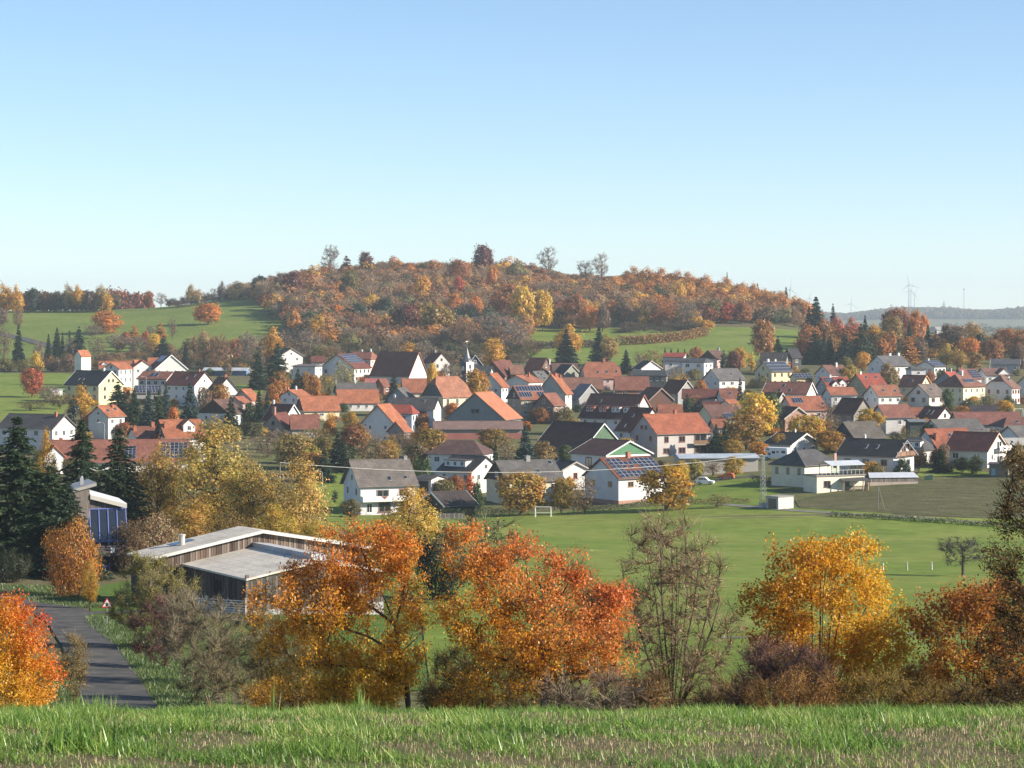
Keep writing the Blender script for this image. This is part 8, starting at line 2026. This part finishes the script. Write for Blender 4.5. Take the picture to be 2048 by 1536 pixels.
# small wooden shed on the right, garden bits
def shed():
    p = gp(1998, 508); rt = link('garden_shed', None, loc=tuple(p), rz=R(-18)); tag(rt, 'weathered garden shed with flat brown roof below the balcony house', 'shed')
    m = MB(); m.box(-1.9, 1.9, -1.4, 1.4, -.3, 2.3); m.build('wall', M_WOOD, rt, (.26, .21, .18)); m = MB(); m.slab([(-2.2, -1.7, 2.42), (2.2, -1.7, 2.42), (2.2, 1.7, 2.75), (-2.2, 1.7, 2.75)], [(0, 1, 2, 3)], .15); m.build('roof', M_PAINT, rt, (.2, .13, .11))
    m = MB(); m.box(-1.4, -.6, -1.45, -1.405, -.1, 1.5); m.build('door', M_PAINT, rt, (.35, .5, .55))
    p = gp(1857, 503); rt = link('garden_bin', None, loc=tuple(p)); tag(rt, 'dark green garden bin with slanted lid at the field edge', 'bin')
    m = MB(); m.prism([(-.75, 0), (.75, 0), (.75, 1.15), (-.75, .85)][::-1], 'y', -.5, .5); m.build('body', M_PAINT, rt, (.03, .09, .06)); m = MB(); m.slab([(-.8, -.55, .9), (.8, -.55, 1.22), (.8, .55, 1.22), (-.8, .55, .9)], [(0, 1, 2, 3)], .05); m.build('lid', M_PAINT, rt, (.3, .3, .24))
    p = gp(682, 462); rt = link('garden_statue', None, loc=tuple(p)); tag(rt, 'small white stork figure on a brown mound in the lawn', 'statue')
    m = MB(); m.bar((0, 0, 0), (0, 0, .35), .55, 9, .3); m.build('mound', M_WALL, rt, (.12, .07, .05)); m = MB(); m.bar((0, 0, .33), (0, 0, .62), .06, 6); m.bar((-.15, 0, .65), (.2, 0, .8), .14, 8, .07); m.bar((.18, 0, .78), (.26, 0, 1.1), .05, 6, .05); m.bar((.26, 0, 1.08), (.5, 0, 1.02), .03, 5, .01); m.build('stork', M_PAINT, rt, (.8, .8, .78))
    # street lamps
    for i, (px, D, row, lab) in enumerate(((209, 590, 845, 'street lamp with flat head in front of the orange-roofed white house'), (645, 530, 942, 'bent street lamp beside the lawn left of the grey-brown roof'), (1228, 760, 773, 'street lamp in front of the brick barn'), (293, 800, 753, 'curved street lamp before the low white workshop'))):
        p = gp(px, D); Hh = max(4.0, zpix(row, D) - p.z); rt = link('street_lamp', None, loc=tuple(p)); tag(rt, lab, 'lamp', 'village street lamps')
        m = MB(); m.bar((0, 0, -.2), (0, 0, Hh - .4), .09, 7, .06); m.build('pole', M_METAL, rt, (.45, .47, .46))
        m = MB(); m.bar((0, 0, Hh - .4), (-.4, 0, Hh), .05, 6); m.bar((-.4, 0, Hh), (-1.1, 0, Hh + .05), .05, 6); m.build('arm', M_METAL, rt, (.45, .47, .46))
        m = MB(); m.box(-1.7, -1.0, -.16, .16, Hh - .04, Hh + .12); m.build('lamp_head', M_PAINT, rt, (.65, .65, .6))
    # white meadow hut near the dark-roofed yellow house, beehives on skyline
    p = gp(113, 842); rt = link('field_hut', None, loc=tuple(p), rz=R(20)); tag(rt, 'small pale hut on the left pasture', 'hut')
    m = MB(); m.box(-1.9, 1.9, -1.4, 1.4, -.3, 2.0); m.build('wall', M_PAINT, rt, (.66, .67, .66)); m = MB(); m.slab([(-2.1, -1.6, 2.1), (2.1, -1.6, 2.1), (2.1, 1.6, 2.3), (-2.1, 1.6, 2.3)], [(0, 1, 2, 3)], .1); m.build('roof', M_METAL, rt, (.5, .52, .54))
shed()

def swing():
    p = gp(2037, 700); rt = link('swing_frame', None, loc=tuple(p), rz=R(15)); tag(rt, 'pale garden swing frame at the right above the long brown roof', 'swing')
    for x in (-1.4, 1.4):
        for y in (-.8, .8):
            m = MB(); m.bar((x, y, -.2), (x, 0, 2.4), .06, 6); m.build('leg', M_PAINT, rt, (.62, .64, .6))
    m = MB(); m.bar((-1.5, 0, 2.4), (1.5, 0, 2.4), .07, 6); m.build('top_bar', M_PAINT, rt, (.62, .64, .6))
    m = MB(); m.box(-.3, .3, -.12, .12, .5, .56); m.bar((-.28, 0, .56), (-.28, 0, 2.35), .012, 4); m.bar((.28, 0, .56), (.28, 0, 2.35), .012, 4); m.build('seat', M_PAINT, rt, (.35, .06, .05))
swing()
def slat_fence(label, a, b_, n, hh, col):
    A = gp(*a); B = gp(*b_); rt = link('slat_fence', None, loc=tuple(A)); tag(rt, label, 'fence')
    an = math.atan2(B.y - A.y, B.x - A.x); L = math.hypot(B.x - A.x, B.y - A.y)
    for k in range(n):
        t = (k + .5) / n; x, y = (B.x - A.x) * t, (B.y - A.y) * t; z = h1(A.x + x, A.y + y) - A.z
        bx('slat', rt, (x, y, z + hh / 2), (L / n * .62, .03, hh * rnd.uniform(.94, 1.04)), M_WOOD, col, rot=(0, 0, an))
    for q in (.3, .8): 
        m = MB(); m.bar((0, .04, hh * q), (B.x - A.x, B.y - A.y + .04, B.z - A.z + hh * q), .035, 4); m.build('rail', M_WOOD, rt, col)
slat_fence('grey slatted garden fence in front of the low open barn', (872, 457), (928, 457.5), 22, 1.2, (.3, .27, .24))
slat_fence('pale picket fence below the yellow gabled house', (458, 985), (505, 980), 20, 1.3, (.6, .58, .54))
slat_fence('brown board fence beside the concrete transformer box', (1690, 486), (1735, 485), 24, 1.1, (.26, .19, .13))

# bird
def bird():
    D = 430.; loc = (gx(1498, D), D, zpix(688, D)); rt = link('flying_bird', None, loc=loc, rz=R(35)); tag(rt, 'dark bird gliding above the village rooftops', 'bird')
    V = []; prof = [(-.32, .01), (-.18, .06), (0, .085), (.14, .065), (.2, .05), (.27, .035), (.33, .006)]; n = 8
    for x, r_ in prof:
        for k in range(n): t = 2 * math.pi * k / n; V.append((x, r_ * math.cos(t), r_ * .8 * math.sin(t)))
    Fa = [(i * n + k, i * n + (k + 1) % n, (i + 1) * n + (k + 1) % n, (i + 1) * n + k) for i in range(len(prof) - 1) for k in range(n)]
    b0 = len(V)
    for s in (-1, 1):
        q = len(V)
        for (x, y, z) in ((.12, .05, .03), (.16, .3, .16), (.02, .55, .20), (-.12, .52, .19), (-.1, .28, .14), (-.12, .05, .03)):
            V.append((x, s * y, z)); 
        for (x, y, z) in ((.12, .05, .01), (.16, .3, .145), (.02, .55, .19), (-.12, .52, .18), (-.1, .28, .125), (-.12, .05, .01)):
            V.append((x, s * y, z))
        f = [(q, q + 1, q + 4, q + 5), (q + 1, q + 2, q + 3, q + 4)]
        Fa += f + [tuple(i + 6 for i in reversed(ff)) for ff in f] + [(q + i, q + 6 + i, q + 6 + (i + 1) % 6, q + (i + 1) % 6) for i in range(6)]
    q = len(V); V += [(-.3, 0, .01), (-.5, .1, .01), (-.5, -.1, .01), (-.3, 0, -.01), (-.5, .1, -.005), (-.5, -.1, -.005)]; Fa += [(q, q + 1, q + 2), (q + 5, q + 4, q + 3), (q, q + 3, q + 4, q + 1), (q + 1, q + 4, q + 5, q + 2)]
    link('body', py_mesh('body', V, Fa, [M_PAINT], smooth=True), rt, color=(.02, .02, .022))
bird()

# wind turbines and masts on the horizon
def turbine(label, px, D, hub, base, blade, ang, face=0.0):
    x = gx(px, D); zg = h1(x, D); rt = link('wind_turbine', None, loc=(x, D, zg), rz=face); tag(rt, label, 'wind turbine', 'wind turbines on the horizon')
    Hh = zpix(hub, D) - zg; s = D / F; col = (.30, .31, .33)
    m = MB(); m.bar((0, 0, -2), (0, 0, Hh), 2.6, 12, 1.5); m.build('tower', M_PAINT, rt, col)
    m = MB(); m.box(-2, 2, -4, 7, Hh - 2, Hh + 2.2); m.bar((0, -4, Hh), (0, -6, Hh), 1.8, 8, .8); m.build('nacelle', M_PAINT, rt, col)
    for k in range(3):
        a = R(ang + 120 * k); d = Vector((math.sin(a), 0, math.cos(a))); q = Vector((math.cos(a), 0, -math.sin(a))); L_ = blade * s
        c = Vector((0, -5, Hh)); st = [(0, .9, .9), (.12, 2.2, .7), (.4, 1.6, .45), (.75, 1.0, .3), (1.0, .3, .12)]
        V = []
        for t, w_, th_ in st:
            o = c + d * (L_ * t)
            V += [o - q * w_ * .4, o + Vector((0, -th_, 0)), o + q * w_ * .8, o + Vector((0, th_, 0))]
        Fa = [(i * 4 + j, i * 4 + (j + 1) % 4, i * 4 + 4 + (j + 1) % 4, i * 4 + 4 + j) for i in range(4) for j in range(4)] + [(3, 2, 1, 0), (16, 17, 18, 19)]
        link('blade', py_mesh('blade', V, Fa, [M_PAINT]), rt, color=col)
turbine('tallest wind turbine left of two smaller ones on the right horizon', 1818, 9000, 569, 617, 22, -12, R(-10))
turbine('smaller wind turbine close behind the tallest one', 1822, 11000, 581, 617, 17, 15)
turbine('third wind turbine right of the tallest one', 1829, 11500, 588, 617, 16, 30)
turbine('wind turbine behind the last fir of the wooded hill', 1580, 8500, 579, 617, 24, 4, R(15))
turbine('small wind turbine peeping over the broad skyline fir', 1619, 11000, 596, 617, 19, 12)
turbine('distant small wind turbine left of the hazy ridge', 1702, 12000, 607, 617, 20, 8)
def mast(label, px, D, top, kind):
    x = gx(px, D); zg = h1(x, D); rt = link('radio_mast', None, loc=(x, D, zg)); tag(rt, label, 'mast', 'masts on the horizon'); Hh = zpix(top, D) - zg
    m = MB(); m.bar((0, 0, -2), (0, 0, Hh), 2.0 if kind else 1.5, 6, .8 if kind else .9); m.build('shaft', M_METAL, rt, (.4, .4, .4))
    m = MB()
    if kind:
        for f, r_ in ((.62, 4.5), (.7, 5.5), (.78, 4)): m.bar((0, 0, Hh * f), (0, 0, Hh * f + 2.2), r_, 8)
    else: m.bar((0, 0, Hh * .93), (0, 0, Hh * .97), 3.2, 8)
    m.build('platform', M_METAL, rt, (.35, .35, .35))
mast('radio tower with round platforms on the hazy ridge', 1888, 7600, 598, 1)
mast('slim tall mast right of the radio tower on the hazy ridge', 1928, 7600, 576, 0)

# a few far farm buildings in the hazy valley
for i, (px, D, L_, col, lab) in enumerate(((1890, 3300, 26, (.4, .15, .1), 'tiny red-roofed farm building in the hazy valley, left'), (1915, 3350, 30, (.42, .17, .12), 'tiny red-roofed farm building in the hazy valley, middle'), (1880, 3150, 16, (.3, .28, .26), 'tiny grey farm building in the hazy valley'))):
    p = gp(px, D); rt = link('farm_building', None, loc=tuple(p), rz=R(10 * i)); tag(rt, lab, 'building', 'buildings in the hazy valley')
    m = MB(); m.prism([(-6, -1), (6, -1), (6, 5), (0, 9), (-6, 5)][::-1], 'x', -L_ / 2, L_ / 2); m.build('wall', M_WALL, rt, (.55, .5, .45))
    m = MB(); m.slab([(-L_ / 2 - .5, -7, 4.7), (L_ / 2 + .5, -7, 4.7), (L_ / 2 + .5, 0, 9.4), (-L_ / 2 - .5, 0, 9.4), (L_ / 2 + .5, 7, 4.7), (-L_ / 2 - .5, 7, 4.7)], [(0, 1, 2, 3), (3, 2, 4, 5)], .3); m.build('roof', M_WALL, rt, col)

# ------------------------------------------------------------------ haze
hz = MB(); hz.box(-7000, 9000, -150, 13900, -75, 195)
hm = bpy.data.materials.new('haze_air'); hm.use_nodes = True; nt = hm.node_tree
for n_ in list(nt.nodes):
    if n_.type == 'BSDF_PRINCIPLED': nt.nodes.remove(n_)
pv = nt.nodes.new('ShaderNodeVolumePrincipled'); pv.inputs['Color'].default_value = (.76, .89, 1.0, 1); pv.inputs['Density'].default_value = 0.82e-4; pv.inputs['Anisotropy'].default_value = .1
nt.links.new(pv.outputs[0], nt.nodes['Material Output'].inputs['Volume'])
o = hz.build('haze', hm); tag(o, 'thin pale autumn haze filling the valley air', None, kind='stuff')
